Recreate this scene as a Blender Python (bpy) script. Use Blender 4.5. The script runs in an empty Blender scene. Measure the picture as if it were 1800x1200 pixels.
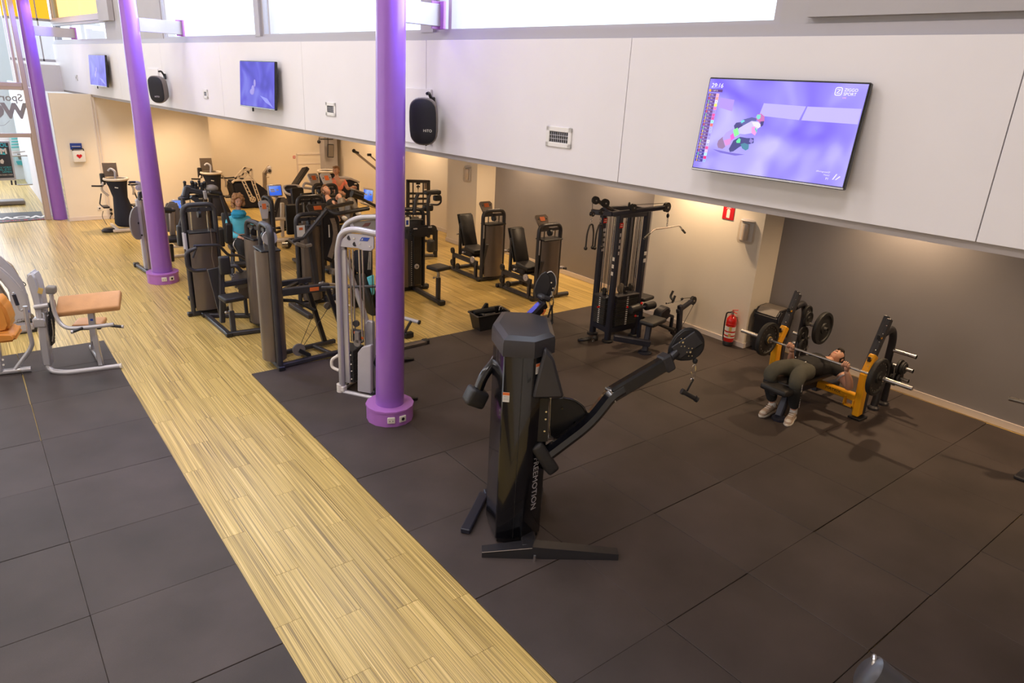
import bpy, bmesh, math, random
from mathutils import Vector as V, Matrix, Euler
random.seed(7)
SC = bpy.context.scene
COL = SC.collection
R = math.radians
# ---------------------------------------------------------------- camera
FPX = 1219.14
CE = Euler((1.2161, -0.0499, -0.6572), 'XYZ')
CP = V((-2.4945, -8.3864, 3.639))
CR = CE.to_matrix()
cam = bpy.data.cameras.new('camera'); cam.sensor_width = 36; cam.lens = 36 * FPX / 1800; cam.clip_start = .05
co = bpy.data.objects.new('camera', cam); co.location = CP; co.rotation_euler = CE
COL.objects.link(co); SC.camera = co
SC.view_settings.view_transform = 'Standard'; SC.view_settings.look = 'None'
SC.view_settings.exposure = 0.0; SC.view_settings.gamma = 1.0; SC.view_settings.use_curve_mapping = False
# ---------------------------------------------------------------- sky: a bright overcast day
w = bpy.data.worlds.new('overcast'); SC.world = w; w.use_nodes = True
bg = w.node_tree.nodes['Background']; bg.inputs[0].default_value = (.80, .90, 1, 1); bg.inputs[1].default_value = 2.2
# ---------------------------------------------------------------- large lamps
def area(name, loc, size, power, col, aim=(0, 0, -1), sy=None, spread=180):
    l = bpy.data.lights.new(name, 'AREA'); l.energy = power; l.color = col; l.size = size; l.spread = R(spread)
    if sy: l.shape = 'RECTANGLE'; l.size_y = sy
    o = bpy.data.objects.new(name, l); o.location = loc
    o.rotation_euler = V(aim).to_track_quat('-Z', 'Y').to_euler(); COL.objects.link(o); return o
def spot(name, loc, aim, power, col, ang=70, blend=.6, rad=.04):
    l = bpy.data.lights.new(name, 'SPOT'); l.energy = power; l.color = col; l.spot_size = R(ang); l.spot_blend = blend
    l.shadow_soft_size = rad
    o = bpy.data.objects.new(name, l); o.location = loc
    o.rotation_euler = V(aim).to_track_quat('-Z', 'Y').to_euler(); COL.objects.link(o); return o
WARM = (1, .70, .42); NEUT = (1, .93, .93); COOL = (.80, .88, 1)
HALL = [(-1.2, -7.0), (-1.2, -3.2), (-1.2, .6), (-1.2, 4.4), (-1.2, 8.2), (-5.6, -5), (-5.6, 0), (-5.6, 5)]
for i, (x, y) in enumerate(HALL):
    area('hall_fill', (x, y, 6.80), 1.2, 78, NEUT, sy=1.2)  # fill lamps added overhead to light the hall, out of view
# daylight through the strip of high windows and the glass front
for y0, y1 in ((-5.4, -1.8), (-1.5, 2.1), (2.4, 6.1)):
    area('window_daylight', (1.95 - .097 * (y0 + y1) / 2, (y0 + y1) / 2, 5.0), y1 - y0, 120, COOL, aim=(-1, -.097, -.25), sy=1.7)
area('front_daylight', (-4.5, 18.6, 3.6), 6.5, 430, COOL, aim=(0, -1, -.25), sy=5)
area('left_fill', (-8.7, 2.0, 3.2), 12, 160, COOL, aim=(1, 0, -.1), sy=4)  # added fill lamp before the solid left wall, standing in for unseen windows
# downlights recessed in the low ceiling (their housings are built further down)
DOWN = [(6.68, 3.1), (6.15, -1.7), (6.62, -4.6), (6.66, .6), (6.5, -7.4), (6.5, 7.4), (6.3, 10.2), (4.4, 10.6), (1.9, 10.2), (.7, 10.0), (3.6, 12.0), (5.6, 12.0), (4.2, -5.5), (4.0, -2.2), (3.7, 1.4), (3.3, 4.8), (3.0, 8.0), (5.2, 3.4)]
for x, y in DOWN:
    near = x > 6
    spot('downlight', (x, y, 2.90), (.12 if near else 0, .12 if y > 10 else 0, -1), (190 if y < 3.5 else 150) if near else (88 if y < 9.5 else (95 if y > 10.5 else 170)), WARM, 135, .9, .05)
def glow(x, y, z, ax, ay, az, e, c=(.22, .20, 1)):
    spot('pillar_colour_spot', (x, y, z), (ax, ay, az), e, c, 75, .9, .06)
PIL = [(.90, -2.0), (.07, 4.95), (-.74, 11.75)]
for x, y in PIL:
    glow(x + .42, y - .46, 4.95, -.42, .40, -.62, 240, (.13, .14, 1))
glow(-1.4, 11.0, 5.6, .5, .5, -.3, 45, (1, .42, .05))  # unseen orange spot, stands in for light tinted by the orange glass
# ---------------------------------------------------------------- pixel rays: where a measured image point lies on a real plane
def ray(x, y): return CR @ V(((x - 900) / FPX, -(y - 600) / FPX, -1))
def gp(x, y, z=0.):
    d = ray(x, y); return CP + d * ((z - CP.z) / d.z)
def pl(x, y, p, n):
    d = ray(x, y); n = V(n); return CP + d * ((V(p) - CP).dot(n) / d.dot(n))
# ---------------------------------------------------------------- materials
def mat(name, col, rough=.5, metal=0., spec=.5, var=0., vscale=8., bump=0., bscale=60., emis=None, es=1., rvar=0., coat=0., alpha=1.):
    m = bpy.data.materials.new(name); m.use_nodes = True; nt = m.node_tree; N = nt.nodes; L = nt.links
    b = N['Principled BSDF']
    b.inputs['Base Color'].default_value = (*col, 1); b.inputs['Roughness'].default_value = rough
    b.inputs['Metallic'].default_value = metal; b.inputs['Specular IOR Level'].default_value = spec
    b.inputs['Coat Weight'].default_value = coat; b.inputs['Alpha'].default_value = alpha
    if emis: b.inputs['Emission Color'].default_value = (*emis, 1); b.inputs['Emission Strength'].default_value = es
    tc = N.new('ShaderNodeTexCoord')
    if var or rvar:
        n = N.new('ShaderNodeTexNoise'); n.inputs['Scale'].default_value = vscale; n.inputs['Detail'].default_value = 4
        L.new(tc.outputs['Object'], n.inputs['Vector'])
        if var:
            r = N.new('ShaderNodeValToRGB'); r.color_ramp.elements[0].position = .3; r.color_ramp.elements[1].position = .7
            r.color_ramp.elements[0].color = (*[c * (1 - var) for c in col], 1); r.color_ramp.elements[1].color = (*[min(1, c * (1 + var)) for c in col], 1)
            L.new(n.outputs['Fac'], r.inputs['Fac']); L.new(r.outputs['Color'], b.inputs['Base Color'])
        if rvar:
            q = N.new('ShaderNodeMapRange'); q.inputs[3].default_value = rough - rvar; q.inputs[4].default_value = rough + rvar
            L.new(n.outputs['Fac'], q.inputs[0]); L.new(q.outputs[0], b.inputs['Roughness'])
    if bump:
        n2 = N.new('ShaderNodeTexNoise'); n2.inputs['Scale'].default_value = bscale; n2.inputs['Detail'].default_value = 3
        L.new(tc.outputs['Object'], n2.inputs['Vector'])
        bp = N.new('ShaderNodeBump'); bp.inputs['Strength'].default_value = bump; bp.inputs['Distance'].default_value = .01
        L.new(n2.outputs['Fac'], bp.inputs['Height']); L.new(bp.outputs['Normal'], b.inputs['Normal'])
    return m
MT = {
 'white': mat('white_paint', (.79, .765, .80), .6, bump=.05, bscale=30, var=.015, vscale=2),
 'cream': mat('cream_paint', (.82, .74, .63), .7, bump=.04, var=.02, vscale=1.5),
 'greywall': mat('grey_paint', (.27, .25, .255), .75, bump=.05, var=.03, vscale=2),
 'uppergrey': mat('upper_grey_panel', (.42, .40, .42), .6, var=.03, vscale=2),
 'frame': mat('window_frame_grey', (.42, .40, .44), .45),
 'beige': mat('beige_aluminium', (.50, .40, .36), .4, metal=.3),
 'skirt': mat('skirting_white', (.72, .64, .60), .5),
 'soffit': mat('soffit_white', (.72, .68, .64), .8, bump=.03),
 'trimdark': mat('soffit_edge_grey', (.36, .32, .31), .6),
 'purple': mat('purple_lacquer', (.29, .115, .50), .28, bump=.02, bscale=40, coat=.25, var=.02),
 'plinth': mat('purple_plinth_paint', (.42, .16, .54), .35, var=.03),
 'char': mat('charcoal_steel', (.045, .043, .050), .38, metal=.2, var=.1, vscale=5),
 'char2': mat('dark_charcoal_steel', (.022, .021, .026), .35, metal=.2, rvar=.08),
 'navy': mat('blue_black_steel', (.028, .030, .048), .33, metal=.25, rvar=.06),
 'black': mat('black_plastic', (.012, .012, .015), .42, rvar=.06),
 'gloss': mat('glossy_black_enamel', (.006, .006, .009), .16, metal=.1, coat=.5, rvar=.03),
 'pad': mat('black_vinyl', (.018, .017, .019), .45, bump=.15, bscale=90, rvar=.06),
 'padgrey': mat('grey_vinyl', (.20, .175, .155), .5, bump=.1, bscale=90),
 'foam': mat('black_foam', (.02, .02, .022), .8, bump=.3, bscale=120),
 'silver': mat('silver_lacquer', (.50, .48, .50), .30, metal=.45, rvar=.05),
 'silvermat': mat('silver_grey_shell', (.47, .45, .49), .38, metal=.15, var=.03),
 'chrome': mat('chrome', (.75, .74, .75), .12, metal=1., rvar=.04),
 'steel': mat('worn_steel', (.45, .43, .42), .3, metal=.9, rvar=.1, vscale=25),
 'shroud': mat('bronze_grey_shroud', (.165, .135, .118), .34, metal=.5, var=.06, vscale=3),
 'shroudpale': mat('pale_shroud', (.33, .28, .25), .36, metal=.45, var=.05, vscale=3),
 'plate': mat('cast_weight_plate', (.022, .021, .022), .55, bump=.15, bscale=80),
 'rubberplate': mat('black_rubber_plate', (.016, .016, .017), .6, bump=.2, bscale=60),
 'yellow': mat('yellow_powder_coat', (.85, .40, .012), .32, rvar=.05),
 'tan': mat('tan_leather', (.58, .29, .125), .45, bump=.12, bscale=70, var=.06),
 'orange': mat('orange_label', (.75, .17, .04), .5),
 'orangeleather': mat('orange_leather', (.68, .26, .045), .42, bump=.1, bscale=60, var=.05),
 'darkred': mat('brown_red_badge', (.12, .03, .025), .5),
 'red': mat('red_enamel', (.60, .015, .012), .25, coat=.3),
 'redsign': mat('red_sign', (.55, .006, .015), .45),
 'labelwhite': mat('white_label', (.78, .76, .74), .5),
 'whiteplastic': mat('white_plastic', (.78, .72, .66), .35),
 'navyfabric': mat('navy_fabric', (.012, .013, .026), .85, bump=.2, bscale=140),
 'ivoryrim': mat('ivory_rim', (.66, .57, .48), .4),
 'cable': mat('black_cable', (.012, .012, .012), .5),
 'grille': mat('black_grille', (.012, .013, .020), .55, bump=.5, bscale=260),
 'blue': mat('blue_print', (.02, .06, .36), .45),
 'skin': mat('skin', (.66, .36, .25), .5, bump=.05, bscale=70, var=.06),
 'hairdark': mat('dark_hair', (.02, .013, .009), .6, bump=.5, bscale=120),
 'hairred': mat('auburn_hair', (.40, .20, .085), .6, bump=.9, bscale=60, var=.35, vscale=30),
 'hairbrown': mat('brown_hair', (.26, .13, .06), .6, bump=.8, bscale=70, var=.3, vscale=30),
 'tshirt': mat('black_tshirt', (.014, .013, .014), .85, bump=.4, bscale=14),
 'pants': mat('olive_trousers', (.085, .082, .066), .9, bump=.5, bscale=12, var=.1),
 'pants_dark_or_shaded': mat('dark_leggings_and_shin_shade', (.014, .015, .018), .9, bump=.4, bscale=16),  # real colour of the leggings; painted shade on the lifter's shins
 'teal': mat('turquoise_top', (.13, .60, .78), .8, bump=.4, bscale=18, var=.08),
 'tealdark': mat('blue_scarf', (.03, .33, .58), .9, bump=.6, bscale=40, var=.15),
 'pink': mat('salmon_top', (.90, .27, .19), .8, bump=.4, bscale=20),
 'shoe': mat('worn_suede', (.50, .38, .30), .8, bump=.3, bscale=60, var=.2, vscale=25),
 'shoewhite': mat('shoe_white', (.78, .72, .66), .5),
 'screenbezel': mat('screen_bezel', (.012, .012, .016), .25),
 'crossgrey': mat('light_grey_disc', (.30, .30, .31), .45),
 'greenglass': mat('lobby_board', (.55, .72, .75), .4),
 'ochre': mat('ochre', (.60, .40, .12), .6),
}
def glassmat(name, col, rough=.02, mixv=.88):
    m = bpy.data.materials.new(name); m.use_nodes = True; nt = m.node_tree; N = nt.nodes; L = nt.links
    N.remove(N['Principled BSDF']); out = N['Material Output']
    t = N.new('ShaderNodeBsdfTransparent'); t.inputs[0].default_value = (*col, 1)
    g = N.new('ShaderNodeBsdfGlossy'); g.inputs['Roughness'].default_value = rough
    mx = N.new('ShaderNodeMixShader'); lw = N.new('ShaderNodeLayerWeight'); lw.inputs[0].default_value = .5; pw = N.new('ShaderNodeMath'); pw.operation = 'POWER'; pw.inputs[1].default_value = 5; L.new(lw.outputs['Facing'], pw.inputs[0]); fr = N.new('ShaderNodeMath'); fr.operation = 'MULTIPLY_ADD'; fr.inputs[1].default_value = .25; fr.inputs[2].default_value = .03; L.new(pw.outputs[0], fr.inputs[0])
    L.new(fr.outputs[0], mx.inputs[0]); L.new(t.outputs[0], mx.inputs[1]); L.new(g.outputs[0], mx.inputs[2]); L.new(mx.outputs[0], out.inputs[0])
    return m
MT['glass'] = glassmat('window_glass', (.96, .98, 1)); MT['orangeglass'] = glassmat('orange_glass', (1, .84, .50)); MT['deeporange'] = glassmat('deep_orange_glass', (1, .58, .13))
MT['frost'] = glassmat('hazy_glass', (.84, .90, .92)); MT['clearplastic'] = glassmat('clear_plastic', (.92, .9, .88))
def floor_mat():
    m = bpy.data.materials.new('striped_vinyl_plank'); m.use_nodes = True; nt = m.node_tree; N = nt.nodes; L = nt.links; b = N['Principled BSDF']
    g = N.new('ShaderNodeNewGeometry'); oi = N.new('ShaderNodeObjectInfo'); ma = N.new('ShaderNodeVectorMath'); ma.operation = 'MULTIPLY_ADD'
    ma.inputs[1].default_value = (1, 1, 1)
    sc_ = N.new('ShaderNodeVectorMath'); sc_.operation = 'SCALE'; sc_.inputs[0].default_value = (37., 91., 0); L.new(oi.outputs['Random'], sc_.inputs['Scale'])
    L.new(g.outputs['Position'], ma.inputs[0]); L.new(sc_.outputs[0], ma.inputs[2])
    def noise(scale, sx, sy, det=3):
        mp = N.new('ShaderNodeMapping'); mp.inputs['Scale'].default_value = (sx, sy, 1); L.new(ma.outputs[0], mp.inputs[0])
        n = N.new('ShaderNodeTexNoise'); n.inputs['Scale'].default_value = scale; n.inputs['Detail'].default_value = det; L.new(mp.outputs[0], n.inputs['Vector']); return n
    a = noise(1, 165, .8, 3); c = noise(1, 55, .4, 2); 
    mix = N.new('ShaderNodeMath'); mix.operation = 'MULTIPLY_ADD'; mix.inputs[1].default_value = .6; 
    h = N.new('ShaderNodeMath'); h.operation = 'MULTIPLY'; h.inputs[1].default_value = .4; L.new(c.outputs[0], h.inputs[0])
    L.new(a.outputs[0], mix.inputs[0]); L.new(h.outputs[0], mix.inputs[2])
    r = N.new('ShaderNodeValToRGB'); e = r.color_ramp.elements
    e[0].position = .36; e[0].color = (.21, .145, .06, 1); e[1].position = .66; e[1].color = (.82, .62, .27, 1)
    x = e.new(.45); x.color = (.43, .30, .095, 1); x = e.new(.54); x.color = (.64, .46, .15, 1)
    L.new(mix.outputs[0], r.inputs[0])
    hs = N.new('ShaderNodeHueSaturation'); hv = N.new('ShaderNodeMapRange'); hv.inputs[3].default_value = .93; hv.inputs[4].default_value = 1.06
    L.new(oi.outputs['Random'], hv.inputs[0]); L.new(hv.outputs[0], hs.inputs['Value']); L.new(r.outputs[0], hs.inputs['Color']); L.new(hs.outputs[0], b.inputs['Base Color'])
    b.inputs['Roughness'].default_value = .30; b.inputs['Specular IOR Level'].default_value = .5
    bp = N.new('ShaderNodeBump'); bp.inputs['Strength'].default_value = .12; bp.inputs['Distance'].default_value = .004; L.new(mix.outputs[0], bp.inputs['Height']); L.new(bp.outputs[0], b.inputs['Normal'])
    return m
MT['vinyl'] = floor_mat()
def rubber_mat():
    m = bpy.data.materials.new('rubber_tile'); m.use_nodes = True; nt = m.node_tree; N = nt.nodes; L = nt.links; b = N['Principled BSDF']
    g = N.new('ShaderNodeNewGeometry'); oi = N.new('ShaderNodeObjectInfo')
    n = N.new('ShaderNodeTexNoise'); n.inputs['Scale'].default_value = 1.6; n.inputs['Detail'].default_value = 5; L.new(g.outputs['Position'], n.inputs['Vector'])
    f = N.new('ShaderNodeTexNoise'); f.inputs['Scale'].default_value = 260; f.inputs['Detail'].default_value = 2; L.new(g.outputs['Position'], f.inputs['Vector'])
    r = N.new('ShaderNodeValToRGB'); e = r.color_ramp.elements; e[0].position = .3; e[0].color = (.040, .0295, .027, 1); e[1].position = .75; e[1].color = (.067, .050, .047, 1)
    L.new(n.outputs[0], r.inputs[0])
    hs = N.new('ShaderNodeHueSaturation'); hv = N.new('ShaderNodeMapRange'); hv.inputs[3].default_value = .88; hv.inputs[4].default_value = 1.12
    L.new(oi.outputs['Random'], hv.inputs[0]); mu = N.new('ShaderNodeMath'); mu.operation = 'MULTIPLY'; mv = N.new('ShaderNodeMapRange'); mv.inputs[3].default_value = .75; mv.inputs[4].default_value = 1.25
    L.new(f.outputs[0], mv.inputs[0]); L.new(hv.outputs[0], mu.inputs[0]); L.new(mv.outputs[0], mu.inputs[1]); L.new(mu.outputs[0], hs.inputs['Value'])
    L.new(r.outputs[0], hs.inputs['Color']); L.new(hs.outputs[0], b.inputs['Base Color'])
    b.inputs['Roughness'].default_value = .62; b.inputs['Specular IOR Level'].default_value = .45
    bp = N.new('ShaderNodeBump'); bp.inputs['Strength'].default_value = .35; bp.inputs['Distance'].default_value = .003; L.new(f.outputs[0], bp.inputs['Height']); L.new(bp.outputs[0], b.inputs['Normal'])
    return m
MT['rubber'] = rubber_mat()
def emitmat(name, col, s):
    m = bpy.data.materials.new(name); m.use_nodes = True; b = m.node_tree.nodes['Principled BSDF']
    b.inputs['Base Color'].default_value = (*[c * .3 for c in col], 1); b.inputs['Emission Color'].default_value = (*col, 1); b.inputs['Emission Strength'].default_value = s; b.inputs['Roughness'].default_value = .4
    return m
MT['lamp'] = emitmat('lamp_face', (1, .85, .7), 6)
def screen_mat(name, c1, c2, c3, s=1.):
    m = bpy.data.materials.new(name); m.use_nodes = True; nt = m.node_tree; N = nt.nodes; L = nt.links; b = N['Principled BSDF']
    tc = N.new('ShaderNodeTexCoord'); n = N.new('ShaderNodeTexNoise'); n.inputs['Scale'].default_value = 2.4; n.inputs['Detail'].default_value = 1.5; n.inputs['Distortion'].default_value = .8
    L.new(tc.outputs['Object'], n.inputs['Vector']); r = N.new('ShaderNodeValToRGB'); e = r.color_ramp.elements
    e[0].position = .34; e[0].color = (*c1, 1); e[1].position = .66; e[1].color = (*c3, 1); x = e.new(.5); x.color = (*c2, 1)
    L.new(n.outputs[0], r.inputs[0]); L.new(r.outputs[0], b.inputs['Emission Color']); b.inputs['Emission Strength'].default_value = s
    b.inputs['Base Color'].default_value = (.01, .01, .02, 1); b.inputs['Roughness'].default_value = .35; b.inputs['Specular IOR Level'].default_value = .12
    return m
MT['tvimage'] = screen_mat('broadcast_picture', (.22, .15, .90), (.34, .28, 1.), (.58, .52, 1.1), 1.1)
MT['tvimage2'] = screen_mat('broadcast_picture_deep', (.05, .03, .46), (.09, .06, .62), (.18, .17, .74))
MT['consoleimage'] = screen_mat('console_picture', (.03, .08, .55), (.05, .16, .80), (.50, .65, .95))
_em = {}
def flat(col, s=1.):
    k = (col, s)
    if k not in _em: _em[k] = emitmat('screen_graphic', col, s)
    return _em[k]
# ---------------------------------------------------------------- mesh helpers
def basis(d, up=V((0, 0, 1))):
    d = V(d).normalized(); up = V(up)
    if abs(d.dot(up.normalized())) > .995: up = V((0, 1, 0)) if abs(d.y) < .9 else V((1, 0, 0))
    x = up.cross(d).normalized(); y = d.cross(x).normalized(); return x, y, d
class B:
    """collects shapes and links them as ONE mesh object when the with-block ends"""
    def __init__(s, name, m, parent=None, label=None, T=None, kind=None, ang=35):
        s.name, s.m, s.parent, s.label, s.kind, s.ang = name, m, parent, label, kind, ang
        s.bm = bmesh.new(); s.T = T
    def __enter__(s): return s
    def __exit__(s, *a):
        if a[0] is None: s.link()
    def add(s, vs, fs, T=None):
        T = T or s.T
        bv = [s.bm.verts.new(T @ V(v) if T else V(v)) for v in vs]
        for f in fs:
            try: s.bm.faces.new([bv[i] for i in f])
            except ValueError: pass
        return bv
    def tb(s, sub, T=None):
        vs = [v.co.copy() for v in sub.verts]
        for i, v in enumerate(sub.verts): v.index = i
        s.add(vs, [[v.index for v in f.verts] for f in sub.faces], T); sub.free()
    def box(s, c, d, rot=(0, 0, 0), bev=0., seg=1):
        sub = bmesh.new(); bmesh.ops.create_cube(sub, size=1, matrix=Matrix.Diagonal((d[0], d[1], d[2], 1)))
        if bev: bmesh.ops.bevel(sub, geom=sub.edges[:] , offset=min(bev, min(d) * .49), segments=seg, affect='EDGES', profile=.6)
        bmesh.ops.transform(sub, matrix=Matrix.Translation(c) @ Euler([R(a) for a in rot]).to_matrix().to_4x4(), verts=sub.verts)
        s.tb(sub); return s
    def bar(s, a, b, w, h, up=(0, 0, 1), bev=.004, ext=0.):
        a, b = V(a), V(b); x, y, d = basis(b - a, up); a = a - d * ext; b = b + d * ext
        sub = bmesh.new(); L = (b - a).length
        bmesh.ops.create_cube(sub, size=1, matrix=Matrix.Diagonal((w, h, L, 1)))
        if bev: bmesh.ops.bevel(sub, geom=sub.edges[:], offset=min(bev, w * .4, h * .4), segments=1, affect='EDGES')
        M = Matrix((x, y, d)).transposed().to_4x4(); M.translation = (a + b) / 2
        bmesh.ops.transform(sub, matrix=M, verts=sub.verts); s.tb(sub); return s
    def cyl(s, a, b, r, r2=None, seg=16, cap=True):
        a, b = V(a), V(b); r2 = r if r2 is None else r2; x, y, d = basis(b - a); vs = []; fs = []
        for c, q in ((a, r), (b, r2)):
            for i in range(seg): t = 2 * math.pi * i / seg; vs.append(c + x * math.cos(t) * q + y * math.sin(t) * q)
        for i in range(seg): j = (i + 1) % seg; fs.append((i, j, seg + j, seg + i))
        if cap: fs += [tuple(range(seg))[::-1], tuple(range(seg, 2 * seg))]
        s.add(vs, fs); return s
    def tube(s, pts, r, fil=.05, seg=10, n=5, closed=False, ry=None, cap=True):
        P = [V(p) for p in pts]; out = []
        m = len(P)
        for i, p in enumerate(P):
            if not closed and i in (0, m - 1): out.append(p); continue
            a, b = P[i - 1], P[(i + 1) % m]; da, db = (a - p), (b - p); f = min(fil, da.length * .48, db.length * .48)
            if f < 1e-4 or da.angle(db, 0) > 3.1: out.append(p); continue
            p0 = p + da.normalized() * f; p1 = p + db.normalized() * f
            for k in range(n + 1): t = k / n; out.append(p0 * (1 - t) ** 2 + p * 2 * t * (1 - t) + p1 * t * t)
        P = out; m = len(P); vs = []; fs = []; px = None
        for i, p in enumerate(P):
            if closed: d = (P[(i + 1) % m] - P[i - 1])
            else: d = P[min(i + 1, m - 1)] - P[max(i - 1, 0)]
            d.normalize()
            if px is None: x, y, _ = basis(d)
            else:
                x = px - d * px.dot(d)
                if x.length < 1e-5: x, y, _ = basis(d)
                x.normalize(); y = d.cross(x)
            px = x
            for k in range(seg): t = 2 * math.pi * k / seg; vs.append(p + x * math.cos(t) * r + y * math.sin(t) * (ry or r))
        for i in range(m if closed else m - 1):
            for k in range(seg): q = (k + 1) % seg; j = (i + 1) % m; fs.append((i * seg + k, i * seg + q, j * seg + q, j * seg + k))
        if not closed and cap: fs += [tuple(range(seg))[::-1], tuple(range((m - 1) * seg, m * seg))]
        s.add(vs, fs); return s
    def prism(s, pts, vec, bev=0., seg=1):
        P = [V(p) for p in pts]; vec = V(vec); n = len(P)
        sub = bmesh.new(); a = [sub.verts.new(p) for p in P]; b = [sub.verts.new(p + vec) for p in P]
        sub.faces.new(a[::-1]); sub.faces.new(b)
        for i in range(n): sub.faces.new((a[i], a[(i + 1) % n], b[(i + 1) % n], b[i]))
        bmesh.ops.recalc_face_normals(sub, faces=sub.faces)
        if bev: bmesh.ops.bevel(sub, geom=sub.edges[:], offset=bev, segments=seg, affect='EDGES', clamp_overlap=True)
        s.tb(sub); return s
    def lathe(s, prof, o=(0, 0, 0), ax=(0, 0, 1), seg=24):
        o = V(o); x, y, d = basis(ax); vs = []; fs = []; n = len(prof)
        for r, h in prof:
            for k in range(seg): t = 2 * math.pi * k / seg; vs.append(o + d * h + (x * math.cos(t) + y * math.sin(t)) * max(r, 1e-4))
        for i in range(n - 1):
            for k in range(seg): q = (k + 1) % seg; fs.append((i * seg + k, i * seg + q, (i + 1) * seg + q, (i + 1) * seg + k))
        fs += [tuple(range(seg))[::-1], tuple(range((n - 1) * seg, n * seg))]
        s.add(vs, fs); return s
    def ball(s, c, r, seg=14, rot=(0, 0, 0)):
        r = (r, r, r) if not hasattr(r, '__len__') else r
        sub = bmesh.new(); bmesh.ops.create_uvsphere(sub, u_segments=seg, v_segments=max(6, seg * 2 // 3), radius=1)
        bmesh.ops.transform(sub, matrix=Matrix.Translation(c) @ Euler([R(a) for a in rot]).to_matrix().to_4x4() @ Matrix.Diagonal((*r, 1)), verts=sub.verts); s.tb(sub); return s
    def loft(s, rings, cap=True):
        n = len(rings[0]); vs = [V(p) for r in rings for p in r]; fs = []
        for i in range(len(rings) - 1):
            for k in range(n): q = (k + 1) % n; fs.append((i * n + k, i * n + q, (i + 1) * n + q, (i + 1) * n + k))
        if cap: fs += [tuple(range(n))[::-1], tuple(range((len(rings) - 1) * n, len(rings) * n))]
        s.add(vs, fs); return s
    def torus(s, c, r, q, ax=(0, 0, 1), seg=24, arc=1.):
        x, y, d = basis(ax); n = int(seg * arc)
        pts = [V(c) + (x * math.cos(2 * math.pi * i / seg) + y * math.sin(2 * math.pi * i / seg)) * r for i in range(n + (arc < 1))]
        s.tube(pts, q, fil=0, seg=8, closed=arc >= 1); return s
    def link(s):
        bmesh.ops.recalc_face_normals(s.bm, faces=s.bm.faces)
        me = bpy.data.meshes.new(s.name); s.bm.to_mesh(me); s.bm.free()
        if len(me.polygons):
            me.polygons.foreach_set('use_smooth', [True] * len(me.polygons)); me.set_sharp_from_angle(angle=R(s.ang))
        me.materials.append(MT[s.m] if isinstance(s.m, str) else s.m)
        o = bpy.data.objects.new(s.name, me); COL.objects.link(o)
        if s.parent: o.parent = s.parent
        if s.label: o['label'] = s.label
        if s.kind: o['kind'] = s.kind
        s.o = o; return o
def thing(name, label, cat, loc=(0, 0, 0), rz=0, group=None):
    o = bpy.data.objects.new(name, None); o.empty_display_size = .2; COL.objects.link(o)
    o.location = loc; o.rotation_euler = (0, 0, R(rz)); o['label'] = label; o['category'] = cat
    if group: o['group'] = group
    return o
def tag(o, label, cat, group=None):
    o['label'] = label; o['category'] = cat
    if group: o['group'] = group
    return o
class F:
    """local frame of a thing: turns measured image points into local coordinates on its own planes"""
    def __init__(s, o):
        s.o = o; s.M = Matrix.Translation(o.location) @ o.rotation_euler.to_matrix().to_4x4(); s.I = s.M.inverted(); s.R3 = s.M.to_3x3()
    def loc(s, w): return s.I @ w
    def g(s, x, y, z=0.): return s.I @ gp(x, y, z)
    def y(s, px, py, ly=0.): return s.I @ pl(px, py, s.M @ V((0, ly, 0)), s.R3 @ V((0, 1, 0)))
    def x(s, px, py, lx=0.): return s.I @ pl(px, py, s.M @ V((lx, 0, 0)), s.R3 @ V((1, 0, 0)))
def text(body, m, loc, rot, size, parent=None, name='lettering', ext=.001, align='CENTER', bold=0., shear=0., label=None, spacing=1.):
    c = bpy.data.curves.new(name, 'FONT'); c.body = body; c.size = size; c.extrude = ext; c.align_x = align; c.align_y = 'CENTER'; c.offset = bold; c.shear = shear; c.space_character = spacing
    c.resolution_u = 3
    o = bpy.data.objects.new(name, c)
    mw = Matrix.Translation(loc) @ (rot if isinstance(rot, Matrix) else Euler([R(a) for a in rot]).to_matrix().to_4x4())
    dg = bpy.context.evaluated_depsgraph_get(); COL.objects.link(o); dg.update()
    me = bpy.data.meshes.new_from_object(o.evaluated_get(dg)); bpy.data.objects.remove(o)
    me.materials.clear(); me.materials.append(MT[m] if isinstance(m, str) else m); me.name = name
    o = bpy.data.objects.new(name, me); COL.objects.link(o); o.matrix_local = mw
    if parent: o.parent = parent; o.matrix_parent_inverse = Matrix(); o.matrix_local = mw
    if label: o['label'] = label
    return o
def axes(x, y):  # rotation whose local X, Y are the given world directions
    x = V(x).normalized(); z = x.cross(V(y)).normalized(); y = z.cross(x); return Matrix((x, y, z)).transposed().to_4x4()
# ================================================================ THE SETTING
def struct(name, m, **k): return B(name, m, kind='structure', **k)
BX0, BS = 1.35, -.097
def bx(y, off=0.): return BX0 + BS * y + off
ZB, ZT = 2.93, 4.02
with struct('floor', 'vinyl') as f:
    f.box((-1, 4, -.056), (17, 32, .10))
FLOOR = f.o
# planks: the nearest as parts, the rest as one joined part
def plank_rows():
    W, Lp = .196, 1.22; out = []
    for c in range(-18, 36):
        x0 = -1.318 + c * W
        off = (c * .437) % 1 * Lp
        for r in range(-9, 19):
            y0 = r * Lp + off - 2
            if x0 > 7.0 or y0 > 18.5 or y0 < -9.5: continue
            xc, yc = x0 + W / 2, y0 + Lp / 2
            if xc < -1.32 and yc < 1.5: continue
            if xc > .05 and yc < -.7: continue
            if yc > 11.5 and xc > -.9: continue
            if xc < -1.5 - (yc) * .16 - 1.2: continue
            d = math.hypot(xc - CP.x, yc - CP.y); out.append((d, xc, yc, x0, y0))
    return sorted(out), W, Lp
rows, W_, LP_ = plank_rows()
def lift(o, z): o.location.z = z
with B('plank', 'vinyl', parent=FLOOR) as b: b.box((0, 0, 0), (W_ - .0025, LP_ - .0025, .008))
pk = b.o; pm = pk.data; first = True
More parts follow.
